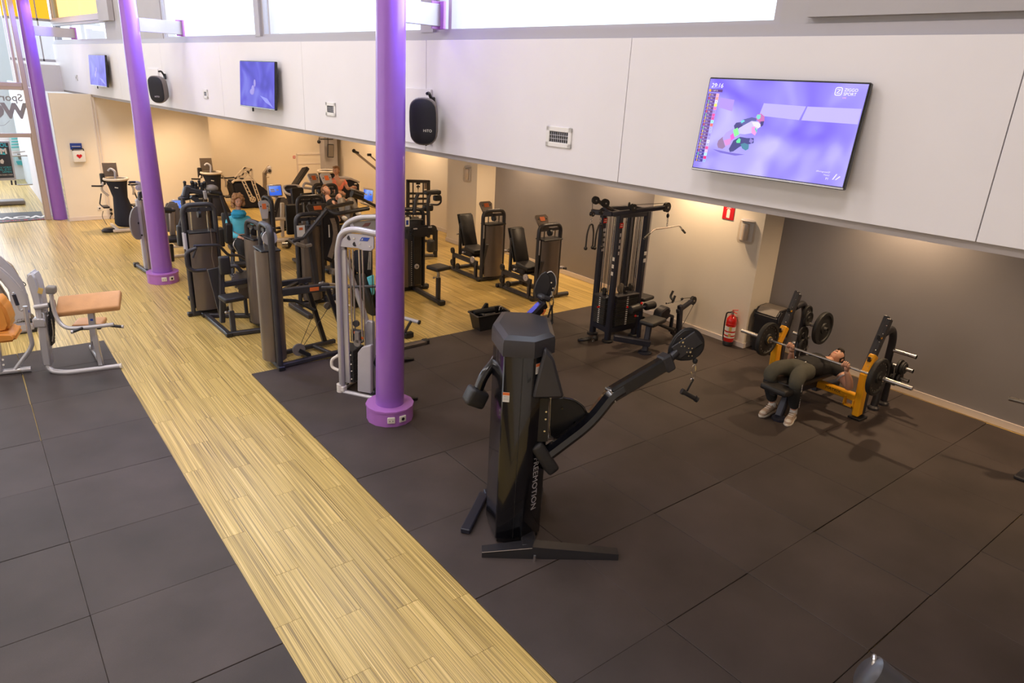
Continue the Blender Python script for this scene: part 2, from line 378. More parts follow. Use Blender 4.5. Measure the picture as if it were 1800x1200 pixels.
with B('plank_field', 'vinyl', parent=FLOOR, kind='stuff') as rest:
    for i, (d, xc, yc, _, _) in enumerate(rows):
        z = -.0045 + random.uniform(-.0003, .0003)
        if i < 300:
            o = pk if first else bpy.data.objects.new('plank', pm)
            if not first: COL.objects.link(o); o.parent = FLOOR
            first = False; o.location = (xc, yc, z)
        else: rest.box((xc, yc, z), (W_ - .0025, LP_ - .0025, .008))
# rubber tiles
with B('rubber_tile', 'rubber', parent=FLOOR) as b: b.box((0, 0, 0), (.9965, .9965, .016), bev=.003)
tile = b.o; tm = tile.data; tfirst = True
def put_tile(x, y, rz=0, sy=1, sx=1):
    global tfirst
    o = tile if tfirst else bpy.data.objects.new('rubber_tile', tm)
    if not tfirst: COL.objects.link(o); o.parent = FLOOR
    tfirst = False; o.location = (x, y, .0079 + random.uniform(-.0006, .0006)); o.rotation_euler = (0, 0, R(rz)); o.scale = (sx, sy, 1)
for i in range(7):
    for j in range(-9, 0):
        if i >= 6 and j > -1: continue
        jx, jy, jr = random.uniform(-.003, .003), random.uniform(-.003, .003), random.uniform(-.12, .12)
        put_tile(i + .5 + jx, j + .5 + jy, jr)
for i in range(3):
    for j in range(9):
        gap = .012 if (i == 1 and j == 0) else (.007 if i == 1 and j in (-1, 1) else .0)
        put_tile(-1.318 - .5 - i * .998 - (gap if i else 0), .382 + .5 - j * 1.0 + random.uniform(-.003, .003), random.uniform(-.15, .15))
    put_tile(-1.318 - .5 - i * 1.004, 1.382 + .395, 0, .79)
# low-ceiling side walls
XG, XC = 7.08, 6.57
with struct('wall_right', 'greywall') as f: f.box((XG + .06, -2.6, 1.465), (.12, 16.9, 2.93))
with struct('wall_right_far', 'cream') as f: f.box((XG + .06, 9.4, 1.465), (.12, 7.2, 2.93))
with struct('wall_column_near', 'cream') as f: f.box(((XC + XG) / 2, (-.66 - 2.76) / 2, 1.465), (XG - XC, 2.10, 2.93))
with struct('wall_column_far', 'cream') as f: f.box(((XC + XG) / 2, (5.68 + 4.47) / 2, 1.465), (XG - XC, 1.21, 2.93))
with struct('wall_back', 'cream') as f: f.box((1.12, 11.41, 1.465), (3.42, .12, 2.93))
with struct('wall_back_recess', 'cream') as f: f.box((4.9, 13.0, 1.465), (4.5, .12, 2.93)).box((2.77, 12.2, 1.465), (.12, 1.5, 2.93))
with struct('trim_1', 'skirt') as f: f.box((XG - .008, -6.0, .045), (.016, 6.48, .09)).box((XG - .008, 1.9, .045), (.016, 5.12, .09))
with struct('trim_2', 'skirt') as f: f.box((XC - .008, -1.71, .045), (.016, 2.13, .09)).box((XC - .008, 5.08, .045), (.016, 1.24, .09)).box((XC + .25, -2.768, .045), (.52, .016, .09)).box((XC + .25, 4.462, .045), (.52, .016, .09))
with struct('trim_3', 'skirt') as f: f.box((XG - .008, 9.3, .045), (.016, 7.2, .09)).box((1.1, 11.342, .045), (3.4, .016, .09))
with struct('ceiling_low', 'soffit') as f:
    f.prism([(bx(-11, .10), -11, ZB - .0), (XG + .1, -11, ZB), (XG + .1, 14.3, ZB), (bx(14.3, .10), 14.3, ZB)], (0, 0, .1))
for x, y in DOWN:
    with B('recessed_downlight', 'whiteplastic') as b:
        b.torus((x, y, ZB - .004), .055, .008, seg=20)
    with B('lamp_face', 'lamp', parent=b.o) as q: q.cyl((x, y, ZB - .002), (x, y, ZB - .008), .045)
    tag(b.o, 'small round recessed downlight in the low ceiling over the machines', 'ceiling light', 'downlights in the low ceiling')
# band of white panels above the low ceiling, one panel per seam
seams = [-11, -6.93, -4.34, -1.72, .95, 3.6, 6.25, 8.9, 14.26]
with struct('wall_band', 'trimdark') as f:
    f.prism([(bx(-11, .02), -11, ZB - .05), (bx(-11, .12), -11, ZB - .05), (bx(14.26, .12), 14.26, ZB - .05), (bx(14.26, .02), 14.26, ZB - .05)], (0, 0, ZT - ZB + .02))
BAND = f.o
for a, c in zip(seams, seams[1:]):
    with B('wall_panel', 'white', parent=BAND) as b:
        b.prism([(bx(a + .003), a + .003, ZB), (bx(a + .003, .019), a + .003, ZB), (bx(c - .003, .019), c - .003, ZB), (bx(c - .003), c - .003, ZB)], (0, 0, ZT - ZB), bev=.0015)
with struct('trim_4', 'frame') as f:
    f.prism([(bx(-11, .03), -11, ZT), (bx(-11, .24), -11, ZT), (bx(14.26, .24), 14.26, ZT), (bx(14.26, .03), 14.26, ZT)], (0, 0, .075))
ZS, ZW = 4.095, 6.3
def wallseg(name, m, y0, y1, z0, z1, off=.05, th=.18, **k):
    with struct(name, m, **k) as f: f.prism([(bx(y0, off), y0, z0), (bx(y0, off + th), y0, z0), (bx(y1, off + th), y1, z0), (bx(y1, off), y1, z0)], (0, 0, z1 - z0))
    return f.o
wallseg('wall_upper_near', 'uppergrey', -11, -5.49, ZS, 6.9)
wallseg('wall_upper_panel', 'uppergrey', -11, -5.70, ZS + .035, 6.9, -.01, .06)
wallseg('wall_upper_far', 'uppergrey', 6.16, 9.6, ZS, 6.9)
wallseg('wall_upper_box', 'uppergrey', 8.85, 9.6, 4.45, 6.9, -.06, .10)
wallseg('wall_upper_lintel', 'uppergrey', -5.5, 6.2, ZW, 6.9)
def window(n, y0, y1, panes, z0=ZS, z1=ZW, gl='glass'):
    root = wallseg('window_%d' % n, 'frame', y0, y0 + .05, z0, z1, .06, .12)
    def fr(a, c, z_0, z_1):
        with B('window_frame', 'frame', parent=root) as f: f.prism([(bx(a, .06), a, z_0), (bx(a, .18), a, z_0), (bx(c, .18), c, z_0), (bx(c, .06), c, z_0)], (0, 0, z_1 - z_0))
    fr(y0 + .05, y1 - .05, z0, z0 + .03); fr(y0 + .05, y1 - .05, z1 - .05, z1); fr(y1 - .05, y1, z0, z1)
    ys = [y0 + .05] + panes + [y1 - .05]
    for p in panes: fr(p - .025, p + .025, z0 + .03, z1 - .05)
    for a, c in zip(ys, ys[1:]):
        with B('pane', gl, parent=root) as f: f.prism([(bx(a, .115), a, z0 + .03), (bx(a, .121), a, z0 + .03), (bx(c, .121), c, z0 + .03), (bx(c, .115), c, z0 + .03)], (0, 0, z1 - z0 - .08))
window(1, -5.49, -1.80, [-2.02]); window(2, -1.59, 2.17, [1.95]); window(3, 2.32, 6.16, [5.95])
wallseg('trim_5', 'frame', -1.80, -1.59, ZS, ZW, .02, .18); wallseg('trim_6', 'frame', 2.17, 2.32, ZS, ZW, .02, .18)
window(4, 9.6, 14.2, [14.0], ZS, 4.50); wallseg('trim_7', 'frame', 9.6, 14.2, 4.50, 4.60, .02, .16); window(5, 9.6, 14.2, [14.0], 4.60, ZW, 'orangeglass')
# pillars
for i, (x, y) in enumerate(PIL):
    p = thing('pillar', ['round purple pillar nearest the camera, standing on the black rubber tiles', 'round purple pillar in the middle, standing on the striped floor left of the black machines', 'farthest purple pillar beside the glass entrance'][i], 'pillar', (x, y, 0), group='purple pillars')
    if i < 2:
        with B('plinth', 'plinth', p) as b:
            pr = [(.262, 0), (.262, .155), (.27, .160), (.27, .185), (.25, .187)]
            b.lathe(pr, (0, 0, .015 if i == 0 else .001), seg=14)
        for k, a in enumerate((-103, -74) if i == 0 else (-98, -70)):
            ca, sa = math.cos(R(a)), math.sin(R(a))
            if i == 0: ca, sa = math.cos(R(a - 12)), math.sin(R(a - 12))
            with B('wall_socket', 'whiteplastic', p) as b:
                b.box((ca * .262, sa * .262, .10), (.085, .018, .075), (0, 0, math.degrees(math.atan2(sa, ca)) + 90), bev=.006)
            with B('socket_hole', 'black', b.o) as q:
                if k: q.cyl((ca * .268, sa * .268, .10), (ca * .273, sa * .273, .10), .019)
                else:
                    for s_ in (-.017, .017): q.box((ca * .270 + s_ * -sa, sa * .270 + s_ * ca, .095), (.008, .006, .012), (0, 0, math.degrees(math.atan2(sa, ca)) + 90))
    with B('shaft', 'purple', p, ang=60) as b: r0, r4, lx = ((.158, .139, .05), (.172, .128, -.01), (.155, .128, 0))[i]; b.cyl((0, 0, .16 if i < 2 else 0), (lx * 1.63, -lx * .8, 7.0), r0, r0 + (r4 - r0) * 1.63, seg=48)
    with B('bracket_arm', 'silvermat', p) as b: b.bar((.12, .012, 4.24), (bx(y) - x - .03, .03, 4.24), .05, .20)
    with B('bracket_plate', 'plinth', p) as b: b.box((bx(y) - x - .02, .03, 4.24), (.03, .16, .25), bev=.004); b.box((bx(y) - x - .07, .03, 4.24), (.10, .02, .25))
# hall shell outside the picture
with struct('ceiling_hall', 'soffit') as f: f.prism([(-9, -11, 6.9), (bx(-11, .2), -11, 6.9), (bx(14.3, .2), 14.3, 6.9), (-9, 14.3, 6.9)], (0, 0, .1))
with struct('wall_left', 'cream') as f: f.box((-9.06, 1.6, 3.45), (.12, 25.4, 6.9))
with struct('wall_front', 'cream') as f: f.box((-.9, -11.06, 3.45), (16.3, .12, 6.9))
for x, y in HALL:
    t = thing('added_light_panel', 'added square light panel, unseen in the high hall ceiling', 'ceiling light', (x, y, 6.83), group='added hall light panels')  # unseen panel housings added to go with the hall fill lamps
    with B('housing', 'whiteplastic', t) as b: b.box((0, 0, .03), (1.26, 1.26, .06))
# ---- glass front beside the farthest pillar
YF = 11.75
def fx(px, py, y=YF): return pl(px, py, (0, y, 0), (0, 1, 0))
post = fx(100, 380); xp = -.98
with struct('window_6', 'beige') as f:
    f.box((xp, YF, 3.45), (.10, .14, 6.9), bev=.01).box((xp - .12, YF + .02, 5.0), (.05, .10, 3.8))
G6 = f.o
zt1, zt2, zt3 = fx(30, 145).z, fx(30, 158).z, fx(40, 236).z
with B('transom', 'beige', G6) as b: b.box((xp - 4, YF, (zt1 + zt2) / 2), (7.9, .12, zt1 - zt2), bev=.01).box((xp - 4, YF - .02, (zt1 + zt2) / 2), (7.9, .10, .012))
with B('transom', 'beige', G6) as b: b.box((xp - 4, YF, zt3 - .02), (7.9, .12, .09), bev=.008)
with B('pane', 'frost', G6) as b: b.box((xp - 4.1, YF, (zt1 + 6.9) / 2), (7.8, .012, 6.9 - zt1))
with B('pane', 'frost', G6) as b: b.box((xp - 4.1, YF, (zt2 + zt3) / 2), (7.8, .012, zt2 - zt3))
MT['smoke'] = mat('etched_grey_lettering', (.26, .25, .28), .5); MT['smokepale'] = mat('pale_etched_lettering', (.34, .34, .38), .5)
mir = axes((-1, 0, 0), (0, 0, 1)) 
a_, b_ = fx(41, 170), fx(8, 178)
text('Sport &', 'smoke', V((a_.x - .02, YF - .012, fx(25, 172).z)), mir, .22, G6, 'lettering', align='LEFT', bold=.003)
text('WOW', 'smoke', V((a_.x + .02, YF - .012, fx(25, 196).z)), mir, .44, G6, 'lettering', align='LEFT', bold=.022, spacing=.9)
with B('swoosh', 'smoke', G6) as b:
    P = [fx(17, 212), fx(8, 220), fx(0, 221), fx(-20, 212)]; b.tube([(p.x, YF - .012, p.z) for p in P], .012, fil=.3, ry=.004)
with B('door_jamb', 'beige', G6) as b: b.box((xp - .06, YF + .02, zt3 / 2), (.03, .10, zt3))
# glass end above the small panel, up to the band
with struct('window_7', 'frame') as f: f.box((-.55, 14.24, 5.1), (.06, .08, 3.0)).box((-.28, 14.24, 5.1), (.03, .06, 3.0)).box((-.5, 14.24, 4.58), (1.0, .06, .06)).box((-.5, 14.24, 3.62), (1.0, .06, .06))
with B('pane', 'glass', f.o) as b: b.box((-.5, 14.26, 4.10), (1.0, .01, .94))
with B('pane', 'deeporange', f.o) as b: b.box((-.5, 14.26, 5.75), (1.0, .01, 2.3))
with struct('wall_end_panel', 'white') as f: f.box((-.46, 13.9, 3.2), (.95, .06, .64))
# door frame outlines, column and equipment in the far recess
def ry(px, py, y): return pl(px, py, (0, y, 0), (0, 1, 0))
# ================================================================ THINGS ON THE WALLS
def wallpt(px, py, off=0.):  # point on the white band
    return pl(px, py, (BX0 + off, 0, 0), (1, -BS, 0))
BD = V((BS, 1, 0)).normalized(); BN = V((-1, BS, 0)).normalized()   # along the band (away), out of the band
def tv(label, cl, cr_top, pxb, w, h, tilt, image, off=.10, big=False):
    c = wallpt(*cl, -off)
    t = thing('wall_television', label, 'television', c, 0, 'televisions on the white wall')
    # local: x along the screen to the right as seen (towards -Y), z up, y into the wall
    t.rotation_euler = (0, 0, math.atan2(-BD.y, -BD.x))
    T = Matrix.Rotation(R(tilt), 4, 'X')
    with B('housing', 'screenbezel', t, T=T) as b: b.box((0, .022, 0), (w, .04, h), bev=.006).box((0, .06, -.02), (w * .7, .05, h * .6), bev=.015)
    with B('screen', image, t, T=T) as b: b.box((0, .001, .004), (w - .022, .006, h - .030))
    with B('chin', 'steel', t, T=T) as b: b.box((0, -.001, -h / 2 + .008), (w - .004, .008, .013), bev=.002)
    with B('wall_bracket', 'black', t) as b: b.box((0, off - .012, 0), (.35, .016, .25)); b.bar((-.1, .05, 0), (-.1, off - .01, .03), .03, .03).bar((.1, .05, 0), (.1, off - .01, .03), .03, .03)
    if not big:
        with B('power_cord', 'whiteplastic', t) as b: b.tube([(-w * .5 + .06, .08, .02), (-w * .5 + .02, .09, -.08), (-w * .5 + .05, .09, -.2)], .006, fil=.04, seg=6)
        with B('sensor', 'black', t) as b: b.box((-w * .2, .02, -h / 2 - .03), (.02, .02, .05))
    return t, T
# big one
c1 = (1371, 226)
A, Bq, Cq, D = wallpt(1243, 133, -.1), wallpt(1537, 141, -.1), wallpt(1487, 336, -.1), wallpt(1213, 298, -.1)
w_ = (A - Bq).length; h_ = (A.z - D.z)
cc = (A + Bq + Cq + D) / 4
t, T = tv('large television showing a leaning motorcycle racer, right part of the white wall', (1371, 226), None, None, 1.10, .635, -7, 'tvimage', off=.12, big=True)
t.location = (cc.x, cc.y, (A.z + D.z) / 2)
LT = T @ Matrix.Translation((0, -.0030, 0))
def scr(x, z, d=0.): return T @ V((x, -.0028 - d, z))
def sp(name, m, pts, d=.0006, parent=t):
    with B(name, flat(m) if isinstance(m, tuple) else m, parent) as b: b.prism([scr(x, z, d) for x, z in pts], T.to_3x3() @ V((0, -.0004, 0)))
    return b.o
SX = axes((1, 0, 0), (0, 0, 1))
def stext(body, x, z, size, col=(.9, .88, 1), align='LEFT', bold=.0, shear=0., d=.0012):
    return text(body, flat(col), (T @ V((x, -.0030 - d, z))), T @ SX, size, t, 'screen_lettering', .0002, align, bold, shear)
stext('29:16', -.52, .262, .042, shear=.12)
stext('ZIGGO', .405, .268, .026); stext('SPORT', .405, .244, .026); stext('LIVE', .405, .222, .012, (1, .45, .55))
with B('channel_mark', flat((.92, .9, 1)), t, T=T) as b:
    q = [(.352, .281), (.392, .281), (.392, .236), (.352, .236)]
    b.tube([(x, -.0045, z) for x, z in q], .0022, fil=.012, closed=True, seg=6); b.tube([(.362, -.0045, .270), (.382, -.0045, .270), (.362, -.0045, .247), (.382, -.0045, .247)], .0024, fil=0, seg=6)
stext('#PortugueseGP', .445, -.222, .014, (.75, .7, 1), 'RIGHT'); stext('Moto3', .445, -.240, .014, (.75, .7, 1), 'RIGHT'); stext('P1', .445, -.262, .020, (.85, .8, 1), 'RIGHT')
sp('race_mark', (.75, .7, 1.), [(.466, -.262), (.474, -.262), (.492, -.226), (.484, -.226)]); sp('race_mark', (.75, .7, 1.), [(.484, -.262), (.492, -.262), (.515, -.240), (.507, -.236)])
cols = [(.95, .45, .5), (.95, .40, .3), (.85, .8, .95), (.95, .95, .1), (.95, .25, .5), (.4, .3, .7), (.9, .1, .4), (.8, .1, .4), (.4, .95, .8), (.95, .2, .15), (.5, .5, .95), (.45, .45, .9), (.35, .3, .8), (.4, .35, .8), (.75, .75, 1), (.5, .5, .9), (.95, .1, .35), (.85, .6, .9), (.5, .95, .95), (.9, .02, .2), (.35, .5, .95)]
nm = ['Oncu', 'Kelso', 'Guevara', 'Masia', 'Moreira', 'Foggia', 'Sasaki', 'Artigas', 'Fernandez', 'Holgado', 'Munoz', 'Rossi', 'Toba', 'Fellon', 'Bertelle', 'Nepa', 'Migno', 'Suzuki', 'McPhee', 'Tatay', 'Garcia']
sp('ranking_row', (.10, .03, .22), [(-.532, .238), (-.425, .238), (-.425, .220), (-.532, .220)])
sp('ranking_flag', (.95, .45, .02), [(-.530, .237), (-.515, .237), (-.515, .221), (-.530, .221)], .0012)
stext('1  LAP 12', -.51, .2285, .012, (.85, .8, .95))
for i in range(21):
    z = .210 - i * .0223; x0 = -.532
    sp('ranking_row', (.13, .05, .24) if i < 17 else (.05, .03, .3), [(x0, z), (x0 + .062, z), (x0 + .062, z - .0195), (x0, z - .0195)])
    sp('ranking_flag', [(.9, .5, .05), (.85, .1, .1), (.2, .8, .4), (.9, .8, .1)][i % 4], [(x0 + .012, z - .001), (x0 + .017, z - .001), (x0 + .017, z - .0185), (x0 + .012, z - .0185)], .0012)
    sp('ranking_number', cols[i], [(x0 + .064, z), (x0 + .086, z), (x0 + .086, z - .0195), (x0 + .064, z - .0195)])
    stext(nm[i][:3], x0 + .024, z - .010, .012, (.8, .75, .95)); stext(str((i * 17 + 5) % 93 + 1), x0 + .075, z - .010, .011, (.1, .05, .3), 'CENTER')
# soft picture areas: wall boards behind the rider, then the rider himself as the flat picture shows him
sp('picture_band', (.45, .40, .99), [(-.10, .165), (.19, .16), (.165, .075), (-.115, .085)], .0002); sp('picture_band', (.47, .42, 1.), [(.20, .16), (.535, .165), (.535, .075), (.18, .075)], .0002)
sp('picture_band', (.40, .27, .92), [(-.43, .185), (-.32, .175), (-.32, .10), (-.43, .12)], .0002)
K = flat((.03, .025, .10)); 
def P2(pts, col, d=.001): sp('rider_picture', col, [((x - 785) / 1216., (470 - z) / 1216.) for x, z in pts], d)
# coordinates below are in the 1754-pixel study of the screen: centre about (900, 560)
def pp(x, z): return ((x - 905) * .00087 + .00034 * (z - 570) * 0 , 0)
# rider outline in screen metres, measured off the picture
def rp(pts, col, d=.001):
    out = []
    for x, z in pts:
        # undo the slant of the seen screen: the left edge runs (285,105)->(150,860)
        v = (z - (105 + (x - 285) * .028)) / (755 + (x - 150) * .097)
        xl = 285 - 135 * v; xr = 1655 - 240 * v
        out.append((-.55 + 1.10 * (x - xl) / (xr - xl), .3175 - .635 * v))
    sp('rider_picture', col, out, d)
rp([(350, 690), (520, 720), (640, 735), (560, 745), (420, 720)], (.17, .13, .60), .0008)
rp([(390, 650), (400, 620), (440, 590), (470, 610), (470, 670), (440, 690), (400, 680)], (.28, .17, .35))
rp([(440, 600), (470, 555), (540, 520), (600, 540), (570, 600), (520, 670), (470, 680)], (.42, .33, .80), .0012)
rp([(540, 500), (560, 475), (600, 470), (640, 480), (600, 520), (550, 530)], (.06, .05, .22), .0014)
rp([(590, 480), (620, 450), (700, 430), (745, 440), (730, 480), (640, 500)], (.10, .10, .35), .0015)
rp([(600, 465), (625, 450), (640, 462), (610, 480)], (.15, .65, .70), .0018)
rp([(585, 520), (640, 490), (700, 460), (760, 465), (775, 500), (740, 540), (700, 560), (640, 570), (590, 565)], (.55, .50, .88), .0018)
rp([(700, 470), (760, 470), (790, 500), (760, 520), (720, 505)], (.72, .70, .95), .0020)
rp([(735, 430), (750, 405), (785, 402), (812, 425), (810, 460), (790, 490), (765, 470), (745, 455)], (.55, .15, .45), .0022)
rp([(738, 430), (750, 408), (780, 410), (775, 440), (755, 450)], (.20, .65, .62), .0024)
rp([(775, 465), (808, 462), (800, 495), (780, 510)], (.05, .04, .2), .0024)
rp([(700, 510), (730, 505), (750, 545), (730, 580), (700, 560)], (.75, .30, .70), .0022)
rp([(735, 515), (748, 540), (745, 560), (728, 525)], (.1, .55, .5), .0024)
rp([(535, 535), (575, 515), (590, 570), (550, 590)], (.25, .95, .30), .0022)
rp([(510, 580), (535, 560), (550, 600), (520, 620)], (.75, .10, .60), .0022)
rp([(450, 620), (520, 600), (510, 650), (470, 665)], (.65, .25, .65), .0018)
rp([(500, 690), (540, 620), (600, 590), (660, 600), (720, 600), (720, 640), (680, 650), (600, 670), (540, 710), (510, 715)], (.05, .05, .22), .0016)
rp([(565, 625), (590, 600), (605, 610), (600, 640), (570, 640)], (.12, .80, .35), .0022)
rp([(605, 650), (640, 640), (680, 655), (675, 690), (650, 702), (620, 685)], (.06, .22, .35), .0022)
rp([(690, 600), (720, 620), (700, 645), (680, 630)], (.25, .2, .6), .0022)
# the two smaller televisions
for lab, q, img, em in (('square-looking smaller television between the two nearer purple pillars', ((420, 106), (482, 109), (484, 193), (423, 186)), 'tvimage2', 1), ('farthest and smallest television, left of the middle pillar', ((155, 96), (184, 97), (187, 152), (160, 150)), 'tvimage2', 2)):
    pts = [wallpt(*k, -.12) for k in q]; c = sum(pts, V()) / 4
    t2, T2 = tv(lab, (0, 0) if 0 else q[0], None, None, (pts[0] - pts[1]).length, (pts[0].z - pts[3].z), -4, img, off=.12)
    t2.location = c; ww = (pts[0] - pts[1]).length; hh = pts[0].z - pts[3].z
    with B('picture_rider', flat((.25, .2, .55)), t2, T=T2) as b:
        b.ball((-.1 * ww, -.003, -.06), (.05, .002, .05)).ball((-.13 * ww, -.003, -.1), (.07, .002, .04)).ball((-.05 * ww, -.003, .02), (.035, .002, .05))
    with B('picture_glow', flat((.20, .20, .75)), t2, T=T2) as b: b.prism([(.1 * ww, -.0024, -.14), (.3 * ww, -.0024, -.17), (.46 * ww, -.0024, -.28), (.25 * ww, -.0024, -.22)], (0, -.0004, 0))
# loudspeakers on square backboards
def speaker(px, py, sx, sy, label, yaw=42):
    c = wallpt(px, py)
    t = thing('loudspeaker', label, 'loudspeaker', c, 0, 'oval loudspeakers on the white wall'); t.rotation_euler = (0, 0, math.atan2(-BD.y, -BD.x))
    with B('backboard', 'white', t) as b: b.box((-.02, -.012, .02), (.50, .024, .56), bev=.003)
    bpy.context.view_layer.update(); q = t.matrix_world.inverted() @ wallpt(sx, sy, -.21)
    T = Matrix.Translation(q) @ Matrix.Rotation(R(yaw), 4, 'Z') @ Matrix.Rotation(R(6), 4, 'X')
    w, h = .145, .235
    def ring(s, y, n=28):
        out = []
        for k in range(n):
            a = 2 * math.pi * k / n; ca, sa = math.cos(a), math.sin(a)
            x = math.copysign(abs(ca) ** .8, ca) * w * s; z = (math.copysign(abs(sa) ** .9, sa) * (w * s)) + math.copysign((h - w) * s, sa) * min(1, abs(sa) * 3)
            out.append((x, y, z))
        return out
    with B('cabinet', 'padgrey', t, T=T) as b: b.loft([ring(.72, .15), ring(.86, .13), ring(.96, .05), ring(1.0, -.03), ring(.97, -.045)])
    with B('grille', 'grille', t, T=T) as b: b.loft([ring(.94, -.044), ring(.92, -.056), ring(.80, -.066), ring(.5, -.070)])
    text('HiTO', 'labelwhite', T @ V((0, -.072, -.05)), T @ SX, .036, t, 'badge', .0006)
    with B('mounting_yoke', 'black', t) as b:
        b.tube([(q.x - .10, -.02, .16), (q.x - .09, -.08, .27), (q.x - .04, -.14, .26)], .016, fil=.05); b.box((q.x - .10, -.03, .18), (.08, .03, .10), bev=.01)
        b.tube([(q.x - .1, -.02, -.16), (q.x - .09, -.10, -.22), (q.x - .04, -.15, -.24)], .014, fil=.05)
    return t
speaker(737, 208, 745, 213, 'black oval loudspeaker on a white board, right of the nearest purple pillar')
speaker(275, 151, 277, 157, 'black oval loudspeaker on a white board, right of the middle purple pillar')
# vents
for (px, py, w, h, nx, nz, lab) in ((983, 241, .30, .17, 9, 3, 'white air vent with a black grid, nearest of the row, left of the large television'), (582, 192, .24, .16, 4, 4, 'small white wall vent left of the nearest purple pillar'), (362, 165, .19, .14, 2, 4, 'small white wall vent left of the middle television'), (135, 137, .16, .13, 2, 2, 'tiny dark wall vent left of the farthest television')):
    c = wallpt(px, py); t = thing('wall_vent', lab, 'vent', c, 0, 'vents in the white wall'); t.rotation_euler = (0, 0, math.atan2(-BD.y, -BD.x))
    with B('frame', 'labelwhite', t) as b:
        b.box((0, -.006, h / 2 - .02), (w, .016, .04), bev=.003).box((0, -.006, -h / 2 + .02), (w, .016, .04), bev=.003).box((-w / 2 + .02, -.006, 0), (.04, .016, h), bev=.003).box((w / 2 - .02, -.006, 0), (.04, .016, h), bev=.003)
    with B('opening', 'black', t) as b: b.box((0, -.001, 0), (w - .06, .004, h - .06))
    for k in range(1, nz): 
        with B('bar', 'silvermat', t) as b: b.box((0, -.007, -h / 2 + .04 + (h - .08) * k / nz), (w - .07, .006, .004))
    for k in range(1, nx):
        with B('bar', 'silvermat', t) as b: b.box((-w / 2 + .04 + (w - .08) * k / nx, -.006, 0), (.004, .006, h - .07))
# wall lamp shades, sign, extinguisher on the columns
def colpt(px, py, x=XC): return pl(px, py, (x, 0, 0), (1, 0, 0))
for px, py, lab in ((1313, 407, 'translucent wall lamp beside the red extinguisher sign'), (823, 306, 'translucent wall lamp on the far cream column')):
    c = colpt(px, py); t = thing('wall_lamp', lab, 'lamp', c, -90, 'translucent wall lamps')
    def hr(z, r, dz=0): return [(r * math.cos(R(a)), -abs(r * .75 * math.sin(R(a))) if 1 else 0, z) for a in range(0, 181, 15)]
    with B('shade', 'clearplastic', t) as b:
        rs = [hr(-.17, .12), hr(-.13, .14), hr(.1, .14), hr(.155, .12), hr(.165, .06)]; b.loft(rs, cap=True)
    with B('reflector', 'ivoryrim', t) as b: b.cyl((0, -.045, -.12), (0, -.045, .12), .05)
    with B('top_cap', 'silvermat', t) as b: b.loft([hr(.165, .125), hr(.185, .08)])
    with B('base', 'labelwhite', t) as b: b.box((0, -.006, 0), (.22, .012, .28), bev=.004)
c = colpt(1281, 374); t = thing('extinguisher_sign', 'red square sign with a white fire extinguisher symbol on the near cream column', 'sign', c, -90)
with B('board', 'redsign', t) as b: b.box((0, -.004, 0), (.20, .008, .20), bev=.001)
with B('symbol', 'labelwhite', t) as b:
    b.prism([(-.028, -.0085, -.075), (.028, -.0085, -.075), (.028, -.0085, .035), (.018, -.0085, .055), (-.018, -.0085, .055), (-.028, -.0085, .035)], (0, -.001, 0))
    b.box((0, -.009, .065), (.014, .001, .02)).box((.012, -.009, .078), (.05, .001, .010), (0, 20, 0)).box((-.03, -.009, .068), (.03, .001, .008), (0, -35, 0))
e1 = colpt(1291, 585)
t = thing('fire_extinguisher', 'red fire extinguisher hanging on the near cream column beside the black bin', 'extinguisher', (XC - .10, e1.y + .02, .03), -90)
with B('cylinder', 'red', t) as b: b.lathe([(.0, .03), (.07, .03), (.077, .05), (.078, .38), (.072, .42), (.045, .46), (.025, .475), (.022, .49)])
with B('base_ring', 'black', t) as b: b.lathe([(.078, 0), (.082, .0), (.082, .055), (.079, .06)])
with B('label', 'labelwhite', t) as b: b.lathe([(.0785, .12), (.0795, .121), (.0795, .30), (.0785, .301)], seg=24)
t_l = b.o
with B('label', 'ochre', t_l) as b: b.box((.045, -.066, .27), (.04, .006, .07), (0, 0, 35)).box((.045, -.066, .17), (.04, .006, .05), (0, 0, 35))
for z in (.325, .21, .145): 
    with B('label_stripe', 'red', t_l) as b: b.lathe([(.0797, z), (.0803, z + .001), (.0803, z + .022), (.0797, z + .023)])
with B('valve', 'steel', t) as b: b.cyl((0, 0, .48), (0, 0, .525), .02).box((0, -.02, .53), (.03, .07, .03), bev=.004)
with B('squeeze_handle', 'red', t) as b: b.bar((-.01, 0, .55), (.10, -.03, .585), .022, .012).bar((-.01, 0, .53), (.09, -.03, .53), .022, .010)
with B('hose', 'black', t) as b: b.tube([(-.02, -.02, .515), (-.085, -.03, .50), (-.105, -.02, .34), (-.10, -.01, .12), (-.095, -.0, .04)], .011, fil=.06)
with B('wall_hook', 'steel', t) as b: b.box((0, .085, .40), (.06, .02, .08))
# pull-out sign on the far wall, small square signs, door outline in the recess
YR = 12.94
for px, py, s, lab, ic in ((517, 276, .075, 'small red-bordered sign, upper one on the recessed far wall', 0), (535, 291, .115, 'red-bordered extinguisher sign on the recessed far wall door', 1), (527, 292, .07, 'narrow red sign beside the recessed door', 2)):
    c = ry(px, py, YR); t = thing('safety_sign', lab, 'sign', (c.x, YR - .006, c.z), 0, 'small red signs')
    with B('board', 'redsign', t) as b: b.box((0, 0, 0), (s if ic < 2 else .05, .008, s * 1.3 if ic == 2 else s))
    if ic < 2:
        with B('symbol', 'labelwhite', t) as b: b.box((0, -.005, 0), (s * .62, .002, s * .42))
with struct('door_1', 'cream') as f:
    a, c2 = ry(523, 272, YR), ry(565, 330, YR)
    w0, w1, zt = a.x, c2.x, a.z
    f.box(((w0 + w1) / 2, YR - .012, zt / 2), (w1 - w0, .024, zt), bev=.003)
D1 = f.o
